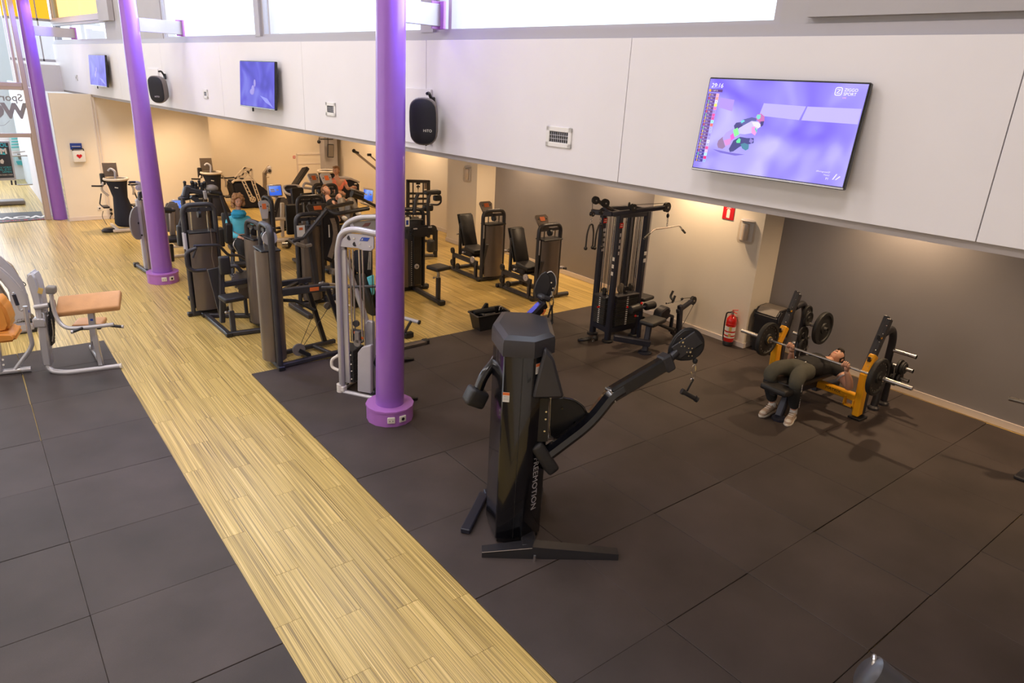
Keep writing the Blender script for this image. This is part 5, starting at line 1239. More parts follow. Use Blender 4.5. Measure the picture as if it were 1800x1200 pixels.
with B('grip', 'black', t) as b: b.cyl(Y_((194, 572), -.18), Y_((214, 574), -.18), .018)
with B('grip_cap', 'silver', b.o) as q: a = Y_((214, 574), -.18); q.cyl(a, a + V((.02, 0, 0)), .021)
with B('grip', 'black', t) as b: b.cyl(Y_((146, 576), -.18), Y_((128, 583), -.26), .018)
with B('grip_cap', 'silver', b.o) as q: a = Y_((128, 583), -.26); q.cyl(a, a + V((-.02, -.01, 0)), .021)
pipe(t, 'pad_bracket', 'silver', [Y_((78, 555), .02), Y_((95, 556), .02), Y_((112, 548), .04)], .016, .03)
# arm pad: tilted slab, its near edge lower
a = Y_((157, 540), -.06)
with B('arm_pad', 'tan', t, ang=50) as b:
    T_ = Matrix.Translation(Y_((157, 533), .06)) @ Euler((R(28), R(-5), 0)).to_matrix().to_4x4(); b.T = T_; b.box((0, 0, 0), (.70, .30, .085), bev=.028, seg=3)
pad(t, Y_((158, 567), .42), (.34, .30, .06), (0, 0, 0), 'tan', 'seat'); 
with B('seat_shell', 'black', t) as b: b.box(Y_((158, 572), .42), (.32, .28, .03), bev=.01)
with B('pad_post', 'silver', t, ang=40) as b:
    b.bar(Y_((160, 548), .06), Y_((166, 600), .06), .075, .06, (0, 1, 0), bev=.01); b.bar(Y_((164, 580), .06), f.g(178, 642, .05), .06, .05, (0, 1, 0), bev=.01)
with B('post_label', 'blue', t) as b: b.box(Y_((161, 562), .025), (.03, .004, .025))
pipe(t, 'cross_tube', 'silver', [f.g(180, 643, .04), f.g(170, 625, .04), f.g(160, 609, .04)], .028, .01)
pipe(t, 'seat_post', 'silver', [Y_((164, 576), .4), f.g(163, 615, .04)], .028, .01)
with B('hazard_label', 'ochre', t) as b: b.box(Y_((71, 511), -.08), (.05, .004, .07), (0, 20, 0))
t = thing('leather_seat_machine', 'silver machine with orange leather seat cut off by the left edge of the picture', 'exercise machine', (-2.60, 1.50, .016), -14)
f = F(t); y = f.y
pipe(t, 'base_tube', 'silver', [Y_((-60, 661)), Y_((0, 654)), Y_((55, 648))], .034, .02, seg=14)
with B('base_sleeve', 'steel', t) as b: b.cyl(Y_((33, 651)), Y_((38, 650)), .040)
pipe(t, 'lever_arm', 'silver', [Y_((44, 538)), Y_((50, 575)), Y_((57, 604)), Y_((52, 616)), Y_((25, 652))], .026, .08, seg=12)
pipe(t, 'handle_hoop', 'silver', [Y_((44, 541)), Y_((36, 547)), Y_((31, 535)), Y_((23, 514))], .012, .03)
with B('hand_grip', 'navy', t) as b: b.cyl(Y_((24, 517)), Y_((31, 536)), .021)
with B('back_pad', 'orangeleather', t, ang=60) as b:
    P = [Y_(q, -.05) for q in ((-40, 524), (-10, 524), (6, 538), (14, 555), (19, 572), (14, 583), (0, 587), (-40, 590))]; b.prism(P, (0, .34, 0), bev=.035, seg=3)
with B('seat_pad', 'orangeleather', t, ang=60) as b:
    P = [Y_(q, -.12) for q in ((-60, 590), (0, 586), (20, 586), (30, 594), (26, 601), (0, 604), (-60, 606))]; b.prism(P, (0, .40, 0), bev=.028, seg=3)
beam(t, 'seat_post', 'silver', [Y_((-10, 604)), Y_((-4, 650))], .11, .08)
for q in ((5, 632), (6, 641)):
    with B('bolt', 'chrome', t) as b: b.cyl(Y_(q, -.05), Y_(q, -.065), .012)
# stepper with large pale shells
t = thing('pale_shell_stepper', 'large pale grey shell-covered stepper behind the orange seat at the left edge', 'exercise machine', (-2.75, 3.0, .0), 0)
f = F(t); y = f.y
with B('base_shell', 'silvermat', t, ang=40) as b:
    P = [Y_(q) for q in ((-70, 600), (60, 583), (62, 570), (55, 566), (10, 570), (-70, 580))]; b.prism(P, (0, .55, 0), bev=.03, seg=2)
with B('base_skirt', 'black', t) as b: P = [Y_(q, .03) for q in ((-70, 612), (66, 591), (66, 570), (50, 560), (-70, 598))]; b.prism(P, (0, .5, 0), bev=.01)
with B('side_shell', 'silvermat', t, ang=40) as b:
    P = [Y_(q, .02) for q in ((18, 572), (55, 562), (50, 535), (40, 510), (20, 487), (0, 470), (-30, 455), (-30, 480), (0, 492), (16, 512), (20, 535))]; b.prism(P, (0, .12, 0), bev=.02, seg=2)
with B('side_shell', 'silvermat', t, ang=40) as b:
    P = [Y_(q, .40) for q in ((20, 560), (56, 556), (52, 530), (42, 498), (22, 470), (0, 450), (-30, 438), (-30, 455), (0, 470), (20, 494), (28, 530))]; b.prism(P, (0, .12, 0), bev=.02, seg=2)
with B('inner_cover', 'shroudpale', t, ang=40) as b:
    P = [Y_(q, .18) for q in ((-30, 560), (18, 562), (16, 525), (0, 500), (-30, 490))]; b.prism(P, (0, .2, 0), bev=.02, seg=2)
with B('rear_cap', 'shroudpale', t, ang=40) as b: P = [Y_(q, .45) for q in ((12, 462), (24, 470), (36, 490), (34, 500), (22, 488))]; b.prism(P, (0, .2, 0), bev=.015, seg=2)
pipe(t, 'power_cord', 'cable', [Y_((36, 492), .5), Y_((47, 500), .5), Y_((38, 506), .5)], .006, .03)
pipe(t, 'power_cord', 'silvermat', [Y_((36, 508), .5), Y_((48, 515), .5), Y_((50, 530), .5), Y_((40, 540), .5)], .006, .03)
text('C50s', 'padgrey', Y_((40, 563), -.004), axes((1, 0, .05), (0, 0, 1)), .07, t, 'lettering')
with B('shell_label', 'blue', t) as b: b.box(Y_((50, 547), -.0), (.02, .03, .03))
# ================================================================ SILVER DUAL PULLEY behind the nearest pillar
t = thing('silver_pulley_machine', 'silver-framed pulley machine standing right behind the nearest purple pillar', 'exercise machine', (.73, -1.08, .016), -58)
f = F(t); y = f.y
for k, (ly, xs) in enumerate(((0, 0), (.95, .0))):
    if k == 0: P = [Y_((602, 690)), Y_((593, 440)), Y_((600, 408)), Y_((622, 402)), Y_((675, 413)), Y_((690, 420)), Y_((690, 700))]
    else: P = [V((0, ly, .03))] + [Y_((598, 430), ly), Y_((606, 394), ly), Y_((630, 382), ly), Y_((700, 380), ly)]; P += [V((P[-1].x, ly, .03))]
    pipe(t, 'arch_frame', 'silver', P, .036, .12, seg=14, n=6)
    if k == 0:
        with B('upright_channel', 'silver', t) as b: b.bar(Y_((604, 438), .03), Y_((612, 672), .03), .07, .03, (0, 1, 0), bev=.006)
        with B('head_plate', 'silvermat', t, ang=25) as b: P = [Y_(q, -.01) for q in ((597, 433), (602, 420), (612, 410), (640, 412), (657, 416), (657, 436), (652, 441), (638, 440), (628, 436), (614, 435))]; b.prism(P, (0, .02, 0), bev=.003)
        hp = b.o
        for q in ((614, 418), (624, 429)):
            with B('plate_hole', 'black', hp) as b: b.cyl(Y_(q, -.014), Y_(q, .0), .026)
        for q in ((622, 419), (632, 428), (650, 433)):
            with B('bolt', 'chrome', hp) as b: b.cyl(Y_(q, -.022), Y_(q, .0), .010)
        with B('blue_badge', 'blue', hp) as b: P = [Y_(q, -.014) for q in ((632, 423), (646, 424), (650, 418), (636, 417))]; b.prism(P, (0, .004, 0))
        with B('badge_triangle', 'silvermat', hp) as b: P = [Y_(q, -.018) for q in ((634, 422), (638, 422), (638, 418))]; b.prism(P, (0, .002, 0))
    else:
        with B('head_plate', 'padgrey', t, ang=25) as b: P = [Y_(q, ly) for q in ((606, 402), (618, 390), (662, 386), (662, 404), (620, 405))]; b.prism(P, (0, .02, 0), bev=.003)
        with B('plate_badge', 'darkred', b.o) as q_: P = [Y_(q, ly - .004) for q in ((636, 398), (647, 398), (652, 391), (642, 392))]; q_.prism(P, (0, .004, 0))
        with B('plate_hole', 'silvermat', b.o) as q_: q_.cyl(Y_((619, 396), ly - .01), Y_((619, 396), ly), .026)
for q in ((618, 666), (618, 652), (617, 640), (616, 624), (614, 536), (614, 552)):
    with B('bolt', 'chrome', t) as b: b.cyl(Y_(q, .0), Y_(q, -.02), .008)
for k, px in enumerate((614, 631)):
    with B('guide_rod', 'chrome', t) as b: b.cyl(Y_((px, 438), .10), Y_((px + 6, 600), .10), .011)
    with B('guide_rod', 'chrome', t) as b: b.cyl(Y_((px + 6, 438), .20), Y_((px + 11, 610), .20), .011)
with B('weight_stack', 'plate', t, ang=25) as b:
    c0 = Y_((622, 655), .2)
    for k in range(15): b.box((c0.x, .16, .14 + k * .028), (.20, .24, .024))
b.o['kind'] = 'stuff'
with B('selector_strip', 'silver', t) as b: b.box((c0.x - .06, .035, .34), (.014, .004, .40))
with B('stack_guard', 'silvermat', t, ang=25) as b: P = [Y_(q, -.02) for q in ((628, 688), (628, 620), (636, 610), (652, 606), (652, 692))]; b.prism(P, (0, .06, 0), bev=.01)
with B('stack_guard', 'silvermat', t, ang=25) as b: P = [Y_(q, .25) for q in ((641, 690), (641, 570), (646, 563), (656, 566), (658, 690))]; b.prism(P, (0, .05, 0), bev=.01)
with B('pulley_block', 'padgrey', t) as b: p = Y_((627, 603), .02); b.cyl(p, p + V((0, .03, 0)), .045, seg=20); b.bar(p + V((0, .015, 0)), p + V((0, .015, .14)), .06, .03)
with B('pulley_block', 'char', t) as b: p = Y_((628, 590), .12); b.box(p, (.16, .05, .16), bev=.01); b.cyl(p + V((0, -.03, .16)), p + V((0, 0, .16)), .04)
with B('block_label', 'orange', t) as b: b.box(Y_((627, 585), .09), (.08, .004, .03)).box(Y_((637, 594), .09), (.03, .004, .03))
pipe(t, 'side_handle', 'whiteplastic', [Y_((596, 651)), Y_((583, 645)), Y_((583, 632)), Y_((595, 624))], .020, .04)
with B('base_tube', 'silver', t, ang=50) as b: b.tube([Y_((602, 688)), Y_((690, 706))], .032); b.tube([V((0, 0, .03)), V((0, .95, .03))], .03)
with B('foot_clamp', 'whiteplastic', t) as b: p = Y_((599, 686)); b.cyl((p.x, p.y, 0), (p.x, p.y, .10), .048); b.box((p.x + .03, p.y, .05), (.08, .08, .07), bev=.01)
pipe(t, 'cross_tube', 'char', [Y_((566, 505), .6), Y_((668, 503), .6)], .018, .02)
with B('cable', 'cable', t) as b: b.cyl(Y_((654, 440), .05), Y_((657, 690), .05), .005, seg=6)
with B('weight_bag', 'black', t) as b: b.ball(Y_((657, 690), .06), (.06, .06, .05)); 
with B('rubber_stop', 'black', t) as b: b.ball(Y_((664, 636), .3), (.07, .05, .07))
for q in ((727, 704), (722, 634)):
    with B('wedge_foot', 'black', t) as b: p = f.g(q[0] - 8, q[1], .02); b.box((p.x, p.y, .03), (.22, .07, .04), (0, 8, 58), bev=.01)
# low frame sticking out to the right of the pillar
t2 = thing('roller_leg_frame', 'low dark frame with a pale roller peeking out right of the nearest pillar', 'exercise machine', (1.95, .25, .002), 0)
f = F(t2); y = f.y
beam(t2, 'floor_rail', 'shroud', [f.g(690, 614, .04), f.g(747, 601, .04)], .08, .05)
with B('rail_cap', 'black', t2) as b: b.box(f.g(748, 600, .04), (.09, .10, .07), bev=.01)
pipe(t2, 'roller', 'silvermat', [f.g(690, 553, .34), f.g(736, 566, .30)], .030, .01, seg=14)
with B('roller_cap', 'black', t2) as b: p = f.g(736, 566, .30); b.cyl(p, p + (p - f.g(690, 553, .34)).normalized() * .02, .034)
with B('foot_block', 'black', t2) as b: b.box(f.g(718, 588, .05), (.14, .09, .08), bev=.01)
beam(t2, 'stand', 'char', [f.g(722, 565, .3), f.g(708, 590, .02)], .04, .04)
beam(t2, 'floor_rail', 'char', [f.g(690, 590, .05), f.g(718, 587, .05)], .06, .05)
# ================================================================ MACHINE in front of the silver frame: tower with long beam and slanted legs
t = thing('beam_tower_machine', 'brown-shrouded machine at the rubber tile corner with slanted legs and floor pulleys', 'exercise machine', (.32, .15, .010), -4)
f = F(t); y = f.y
T = tower(t, .045, .02, .40, 1.86, rz=-88, d=.30, panel_top=1.55, placard=False)
pulleyw(t, Y_((474, 418), -.05), .09, (0, 1, 0), 'silvermat')
with B('pulley_fork', 'black', t) as b: b.bar(Y_((480, 400), -.06), Y_((474, 422), -.06), .04, .03, (0, 1, 0))
beam(t, 'boom', 'char', [V((.12, 0, .98)), V((.80, 0, .985))], .07, .10); beam(t, 'boom', 'char', [V((.12, .38, .98)), V((.70, .40, .99))], .05, .08)
beam(t, 'boom_brace', 'char2', [V((.14, .02, .96)), V((.5, .38, .97))], .05, .06)
with B('orange_label', 'orange', t) as b: b.box((.60, -.038, .985), (.12, .004, .05))
beam(t, 'slanted_leg', 'char2', [V((.78, .0, .98)), V((1.06, .0, .05))], .075, .06); beam(t, 'slanted_leg', 'char2', [V((.62, .38, .95)), V((.86, .42, .05))], .075, .06)
beam(t, 'floor_rail', 'char', [V((.03, -.16, .04)), V((1.08, .0, .04))], .07, .06); beam(t, 'floor_rail', 'char', [V((.05, .25, .04)), V((1.0, .42, .04))], .06, .06)
beam(t, 'floor_brace', 'char', [V((.50, -.08, .04)), V((.42, .33, .04))], .06, .05); beam(t, 'floor_brace', 'char', [V((.80, -.04, .04)), V((.66, .38, .04))], .05, .05)
pulleyw(t, V((.36, .0, .16)), .085, (0, 1, .0), 'padgrey')
with B('pulley_fork', 'black', t) as b: b.bar(V((.36, 0, .16)), V((.50, -.03, .06)), .05, .05)
pulleyw(t, V((.09, -.02, .15)), .08, (0, 1, 0), 'padgrey')
with B('cable', 'cable', t) as b: b.tube([V((.42, .0, .20)), V((.92, .18, .72))], .004, seg=6); b.tube([V((.40, .03, .22)), V((.72, .2, .72))], .004, seg=6)
pulleyw(t, V((.84, .18, .66)), .05, (0, 1, 0), 'padgrey')
pipe(t, 'grip_bar', 'black', [V((.16, .3, .80)), V((.44, .26, .76)), V((.66, .16, .62))], .024, .04)
with B('grip', 'padgrey', t) as b: b.cyl(Y_((566, 497), .1), Y_((582, 512), .1), .025)
with B('side_arm', 'steel', t) as b: b.tube([V((.80, .1, 1.0)), Y_((560, 498), .1), Y_((620, 502), .4)], .02)
# ================================================================ SEATED MACHINE with small square seat
t = thing('square_seat_machine', 'charcoal machine with a small square seat and upright chest pad on the striped floor', 'exercise machine', (.16, 1.56, .002), 0)
f = F(t); y = f.y
T = tower(t, .56, .16, .40, 1.60, rz=-80, d=.28, panel_top=1.36, placard=False)
pad(t, Y_((407, 523), .02), (.30, .24, .07), (4, 0, 8), nm='seat')
beam(t, 'seat_post', 'char', [V((.10, .0, .05)), V((.10, .02, .36))], .07, .07)
with B('post_sleeve', 'steel', t) as b: b.cyl((.10, .02, .36), (.10, .02, .50), .026)
knob(t, (.08, 0, .36), .02)
beam(t, 'floor_frame', 'char', [V((.02, -.02, .035)), V((.55, -.08, .035)), V((.56, .66, .035)), V((-.02, 1.0, .035))], .075, .06); beam(t, 'floor_frame', 'char', [V((-.01, 1.0, .035)), V((.02, -.02, .035))], .075, .06)
for p in ((.02, -.04, .035), (.57, -.10, .035), (-.02, 1.02, .035)):
    with B('rubber_foot', 'black', t) as b: b.box(p, (.09, .09, .065), bev=.01)
beam(t, 'upright', 'char', [Y_((391, 565), .35), Y_((389, 468), .35)], .07, .08); beam(t, 'chest_arm', 'char', [Y_((392, 500), .35), Y_((443, 492), .4)], .06, .08)
pad(t, Y_((395, 466), .22), (.15, .09, .27), (0, 0, 0), nm='chest_pad')
with B('gear_disc', 'padgrey', t) as b:
    c_ = Y_((426, 492), .45); b.cyl(c_, c_ + V((0, .03, 0)), .13, seg=28)
    for k in range(14): a = R(k * 18 + 10); b.box(c_ + V((math.cos(a) * .14, .015, math.sin(a) * .14)), (.028, .03, .028), (0, -math.degrees(a), 0))
with B('gear_cover', 'shroud', t, ang=30) as b: P = [Y_(q, .46) for q in ((421, 500), (440, 497), (443, 515), (438, 525), (428, 525), (420, 515))]; b.prism(P, (0, .04, 0), bev=.01)
beam(t, 'inner_post', 'char', [Y_((431, 525), .5), Y_((434, 553), .5)], .05, .05)
pipe(t, 'press_handle', 'char', [Y_((398, 470), .5), Y_((415, 466), .4), Y_((425, 478), .4)], .028, .05)
with B('slant_panel', 'char', t, ang=20) as b: P = [Y_(q, .42) for q in ((365, 474), (384, 470), (392, 555), (386, 556))]; b.prism(P, (0, .03, 0), bev=.004)
# ---- front tower of the arm-pad machine (seen square on)
t = thing('rotating_arm_machine', 'charcoal machine with two arched shrouds and hanging arm pads, right of the middle pillar', 'exercise machine', (.24, 2.72, .002), 0)
f = F(t); y = f.y
T = tower(t, .0, .0, .46, 1.72, rz=0, d=.26, panel_top=1.30)
with B('shroud_print', 'shroudpale', t) as b: b.tube([Y_((370, 402), -.14), Y_((373, 430), -.14), Y_((372, 450), -.14), Y_((377, 470), -.14)], .004, fil=.05, ry=.002)
with B('instruction_panel', 'labelwhite', t) as b: b.box((-.265, -.05, 1.2), (.03, .006, .25))
pipe(t, 'side_handle', 'char', [Y_((345, 436), -.25), Y_((332, 441), -.25), Y_((327, 448), -.25), Y_((330, 470), -.25), Y_((340, 476), -.25), Y_((362, 474), -.25)], .030, .08, seg=12)
pipe(t, 'side_handle', 'char', [Y_((340, 432), -.22), Y_((384, 430), -.22), Y_((402, 449), -.1), Y_((418, 448), -.05), Y_((438, 458), .0)], .022, .06, seg=12)
pipe(t, 'short_lever', 'char', [Y_((345, 434), -.26), Y_((339, 453), -.26)], .016, .01)
beam(t, 'rear_leg', 'char', [Y_((334, 470), .2), Y_((346, 525), .2)], .06, .06)
T2 = Matrix.Translation((.16, 1.0, 0)); t_sub = tower(t, .20, .85, .42, 1.78, rz=0, d=.26, panel_top=1.52, placard=False)
ly = .6
with B('head_beam', 'char', t) as b:
    b.bar(Y_((330, 333), ly), Y_((385, 345), ly), .10, .08, bev=.015); b.bar(Y_((325, 347), ly), Y_((330, 326), ly), .10, .10, (0, 1, 0), bev=.02); b.bar(Y_((335, 346), ly), Y_((352, 357), ly), .08, .06); b.bar(Y_((328, 327), ly), Y_((350, 330), ly), .04, .04)
with B('hub', 'black', t) as b: p = Y_((323, 347), ly); b.lathe([(.05, -.04), (.085, -.03), (.085, 0), (.05, .02)], p, (0, 0, 1), 16)
for q, s_ in (((338, 325), .03), ((344, 328), .035), ((355, 329), .035), ((360, 326), .03), ((350, 323), .02), ((325, 325), .025)):
    with B('pivot_knob', 'black', t) as b: p = Y_(q, ly); b.cyl(p - V((0, 0, .05)), p + V((0, 0, .03)), s_ * .8); b.ball(p + V((0, 0, .04)), s_)
with B('cover_dome', 'padgrey', t) as b: b.ball(Y_((372, 331), ly), (.10, .10, .06)); b.bar(Y_((362, 338), ly), Y_((390, 341), ly), .14, .05, bev=.015)
with B('grip_bar', 'black', t) as b: b.bar(Y_((368, 337), ly - .1), Y_((391, 341), ly - .1), .05, .05, bev=.015)
with B('clamp', 'silver', t) as b: b.bar(Y_((359, 335), ly - .1), Y_((362, 350), ly - .1), .05, .05, bev=.01)
for pts, pdc in ((((321, 348), (324, 370), (319, 385), (314, 402)), (318, 414)), (((388, 343), (396, 370), (403, 392), (405, 400)), (402, 410))):
    pipe(t, 'swing_arm', 'char', [Y_(q, ly - .1) for q in pts], .024, .08, seg=12)
    pad(t, Y_(pdc, ly - .1), (.11, .10, .33), (0, 3, 0), nm='arm_pad', bev=.03)
# ================================================================ SILVER MACHINE behind the middle pillar
t = thing('pale_tower_machine', 'pale-shrouded machine with a grey seat back behind the middle purple pillar', 'exercise machine', (.02, 5.75, .002), 0)
f = F(t); y = f.y
with B('shroud', 'silvermat', t, ang=30) as b: P = [Y_(q, -.05) for q in ((264, 477), (256, 478), (239, 352), (246, 351))]; b.prism(P, (.0, .12, 0), bev=.01)
with B('shroud_front', 'shroudpale', t, ang=30) as b: P = [Y_(q, -.1) for q in ((272, 477), (262, 478), (246, 352), (262, 352))]; b.prism(P, (0, .3, 0), bev=.01)
with B('side_disc', 'crossgrey', t) as b: c_ = Y_((242, 392), -.08); T3 = Matrix.Translation(c_) @ Euler((0, R(-8), R(55))).to_matrix().to_4x4(); b.T = T3; b.lathe([(.0, -.01), (.30, -.01), (.30, .01), (0, .01)], (0, 0, 0), (0, 1, 0), 32)
with B('disc_hub', 'black', b.o) as q: q.T = T3; q.cyl((0, -.02, 0), (0, 0, 0), .02); q.ball((.03, -.01, -.24), .025)
pipe(t, 'top_handle', 'black', [Y_((227, 320), -.1), Y_((240, 320), -.1)], .022, .01); pipe(t, 'top_handle', 'silver', [Y_((238, 320), -.1), Y_((246, 322), -.1), Y_((252, 350), -.1)], .03, .05)
pulleyw(t, Y_((243, 330), -.12), .05, (0, 1, 0), 'silvermat'); pulleyw(t, Y_((250, 342), -.12), .06, (0, 1, 0), 'plate')
with B('head_block', 'char', t) as b: b.box(Y_((250, 345), -.02), (.14, .12, .16), (0, 8, 0), bev=.02)
beam(t, 'floor_bar', 'char', [f.g(240, 465, .04), f.g(264, 480, .04)], .07, .06)
with B('rubber_foot', 'black', t) as b: b.box(f.g(240, 465, .04), (.10, .10, .08), bev=.01)
ly = .8
with B('seat_back', 'padgrey', t, ang=50) as b: P = [Y_(q, ly) for q in ((288, 408), (290, 362), (296, 355), (310, 355), (314, 360), (319, 385), (318, 400), (312, 408))]; b.prism(P, (0, .08, 0), bev=.03, seg=2)
with B('back_spine', 'shroudpale', t, ang=40) as b: b.bar(Y_((301, 365), ly - .05), Y_((304, 414), ly - .05), .11, .07, (0, 1, 0), bev=.02)
with B('roller', 'pad', t, ang=50) as b: b.cyl(Y_((284, 369), ly - .3), Y_((301, 370), ly - .3), .055); b.ball(Y_((304, 370), ly - .3), (.05, .03, .03))
pad(t, Y_((304, 420), ly - .2), (.30, .34, .09), nm='seat'); 
for a_, c_ in (((300, 434), (335, 431)), ((303, 451), (334, 447))): beam(t, 'floor_rail', 'ivoryrim', [Y_(a_, ly + (.6 if a_[1] < 440 else .1)), Y_(c_, ly + (.6 if a_[1] < 440 else .1))], .06, .05)
pipe(t, 'lever', 'ivoryrim', [Y_((301, 415), ly), Y_((310, 429), ly), Y_((345, 427), ly)], .05, .06)
beam(t, 'foot_post', 'black', [Y_((301, 430), ly - .3), Y_((303, 458), ly - .3)], .07, .07)
# ================================================================ BLUE WOMAN'S MACHINE
t = thing('seated_leg_machine', 'dark seated machine used by the person in the turquoise top', 'exercise machine', (1.50, 5.0, .002), -8)
f = F(t); y = f.y
pad(t, (-.06, .22, .82), (.42, .12, .56), (-8, 0, 0), nm='backrest', bev=.04); pad(t, (-.02, -.10, .50), (.42, .40, .09), nm='seat')
for s_ in (-.26, .24): beam(t, 'leg', 'char2', [V((s_, -.4, .05)), V((s_ * .7, -.2, .48))], .07, .06); beam(t, 'floor_rail', 'char', [V((s_, -.55, .04)), V((s_, .45, .04))], .07, .06)
beam(t, 'cross_rail', 'char', [V((-.5, .4, .04)), V((.5, .4, .04))], .07, .06); beam(t, 'seat_beam', 'char2', [V((0, -.5, .40)), V((0, .3, .42))], .08, .10)
pad(t, (-.36, -.12, .72), (.10, .22, .34), nm='side_pad'); pipe(t, 'side_handle', 'steel', [V((-.10, -.42, .42)), V((-.20, -.40, .62)), V((-.12, -.3, .70))], .016, .04)
pipe(t, 'side_handle', 'steel', [V((.02, -.46, .42)), V((.22, -.46, .42))], .020, .02)
with B('leg_roller', 'pad', t) as b: b.cyl((-.24, -.62, .30), (.20, -.62, .30), .06)
T = tower(t, .52, -.10, .34, 1.42, rz=-75, d=.22, panel_top=1.15, placard=False)
placard(t, Matrix.Translation((.42, -.30, 0)), .20, .34, 1.22, 0, -12, 0, 'silvermat')
def person(label, loc, parts, top, rz=0):
    pass
# ---- woman in turquoise
m = thing('person', 'person with curly auburn hair in a turquoise top and blue scarf, seated', 'person', (1.50, 5.0, .002), -4)
f = F(m)
hc = V((-.03, -.05, 1.30)); p_ = f.y(418, 353, -.05); hc = V((p_.x, -.05, p_.z))
n = {'pel': (V((hc.x - .01, -.02, .62)), (.15, .11)), 'wai': (V((hc.x - .01, .0, .78)), (.13, .095)), 'che': (V((hc.x, .02, .96)), (.155, .105)), 'nck': (V((hc.x, .0, 1.12)), (.055, .055)), 'hd': (hc - V((0, 0, .08)), (.05, .05)),
     's1': (V((hc.x - .175, .02, 1.02)), (.068, .068)), 'e1': (V((hc.x - .215, -.08, .76)), (.056, .056)), 'w1': (V((hc.x - .03, -.30, .70)), (.03, .03)),
     's2': (V((hc.x + .175, .02, 1.02)), (.068, .068)), 'e2': (V((hc.x + .215, -.08, .76)), (.056, .056)), 'w2': (V((hc.x + .10, -.32, .70)), (.03, .03)),
     'h1': (V((hc.x - .10, -.10, .62)), (.09, .09)), 'k1': (V((hc.x - .12, -.52, .62)), (.07, .07)), 'a1': (V((hc.x - .12, -.60, .20)), (.042, .042)),
     'h2': (V((hc.x + .10, -.10, .62)), (.09, .09)), 'k2': (V((hc.x + .14, -.52, .62)), (.07, .07)), 'a2': (V((hc.x + .14, -.60, .20)), (.042, .042))}
E_ = [('pel', 'wai'), ('wai', 'che'), ('che', 'nck'), ('nck', 'hd'), ('che', 's1'), ('s1', 'e1'), ('e1', 'w1'), ('che', 's2'), ('s2', 'e2'), ('e2', 'w2'), ('pel', 'h1'), ('h1', 'k1'), ('k1', 'a1'), ('pel', 'h2'), ('h2', 'k2'), ('k2', 'a2')]
def hh2(b):
    hand(b, n['w1'][0], n['w1'][0] + V((.06, -.04, .0)), (0, -1, 0), (1, -.2, -.1), (0, 0, -1), .4); hand(b, n['w2'][0], n['w2'][0] + V((-.04, -.05, .01)), (.3, -1, 0), (-.6, -.6, -.1), (0, 0, -1), .4)
skin('body', 'skin', n, E_, m, extra=hh2)
g_ = lambda k, s=1.12, a=.010: (n[k][0], tuple(q * s + a for q in n[k][1]))
fw = lambda a, c, u: n[a][0].lerp(n[c][0], u)
tp = skin('long_sleeve_top', 'teal', {'pel': (n['pel'][0] + V((0, 0, .03)), (.165, .125)), 'wai': g_('wai'), 'che': g_('che'), 'nk': (n['nck'][0] - V((0, 0, .02)), (.08, .08)), 's1': g_('s1'), 'e1': g_('e1'), 'v1': (fw('e1', 'w1', .8), (.045, .045)), 's2': g_('s2'), 'e2': g_('e2'), 'v2': (fw('e2', 'w2', .8), (.045, .045))},
     [('pel', 'wai'), ('wai', 'che'), ('che', 'nk'), ('che', 's1'), ('s1', 'e1'), ('e1', 'v1'), ('che', 's2'), ('s2', 'e2'), ('e2', 'v2')], m)
with B('scarf', 'tealdark', m, ang=180) as b: 
    for k, (r, z, q) in enumerate(((.085, 1.075, .045), (.095, 1.11, .045), (.08, 1.145, .04))): b.torus(V((hc.x + .005 * k, -.01, z)), r, q, (.1 * (k - 1), .15, 1), 20)
lg = skin('leggings', 'pants_dark_or_shaded', {'pel': (n['pel'][0], (.16, .12)), 'h1': g_('h1'), 'k1': g_('k1'), 'a1': g_('a1'), 'h2': g_('h2'), 'k2': g_('k2'), 'a2': g_('a2')}, [('pel', 'h1'), ('h1', 'k1'), ('k1', 'a1'), ('pel', 'h2'), ('h2', 'k2'), ('k2', 'a2')], m)
for k in ('a1', 'a2'):
    with B('shoe', 'black', m, ang=60) as b: c_ = n[k][0] - V((0, .06, .07)); b.ball(c_, (.045, .13, .05))
head(m, hc, (.02, -1, -.22), (0, -.15, 1), 1.02, hair='hairred', style='curly')
# ================================================================ FAR MACHINES in cloth shrouds
def rim_ellipse(c, a, b_, n_=20): return [c + V((a * math.cos(2 * math.pi * k / n_), b_ * math.sin(2 * math.pi * k / n_), 0)) for k in range(n_)]
def cloth_shroud(t, prof, rim='ivoryrim', seg=20, tilt=0.):
    """prof: (z, half width, half depth, x offset, y offset) rings"""
    with B('cloth_shroud', 'navyfabric', t, ang=60) as b:
        b.loft([[V((xo + a * math.cos(2 * math.pi * k / seg), yo + d * math.sin(2 * math.pi * k / seg), z + tilt * math.cos(2 * math.pi * k / seg) * a)) for k in range(seg)] for z, a, d, xo, yo in prof])
    z, a, d, xo, yo = prof[-1]
    with B('top_rim', rim, t, ang=60) as b: b.tube([V((xo + a * 1.02 * math.cos(2 * math.pi * k / 24), yo + d * 1.02 * math.sin(2 * math.pi * k / 24), z + .01 + tilt * math.cos(2 * math.pi * k / 24) * a)) for k in range(24)], .028, fil=0, closed=True)
    with B('top_deck', 'char2', t) as b: b.loft([[V((xo + a * .95 * math.cos(2 * math.pi * k / seg), yo + d * .95 * math.sin(2 * math.pi * k / seg), z + dz + tilt * math.cos(2 * math.pi * k / seg) * a)) for k in range(seg)] for dz in (-.01, .012)])
    zl, al, dl, xl, yl = prof[0]
    with B('shroud_logo', 'labelwhite', t) as b:
        zz = prof[-2][0]; aa, dd_, xo2, yo2 = prof[-2][1:]; a0 = R(-110); b.box((xo2 + aa * .98 * math.cos(a0), yo2 + dd_ * 1.0 * math.sin(a0) - .004, zz), (.07, .006, .02), (0, 10, math.degrees(a0) + 90))
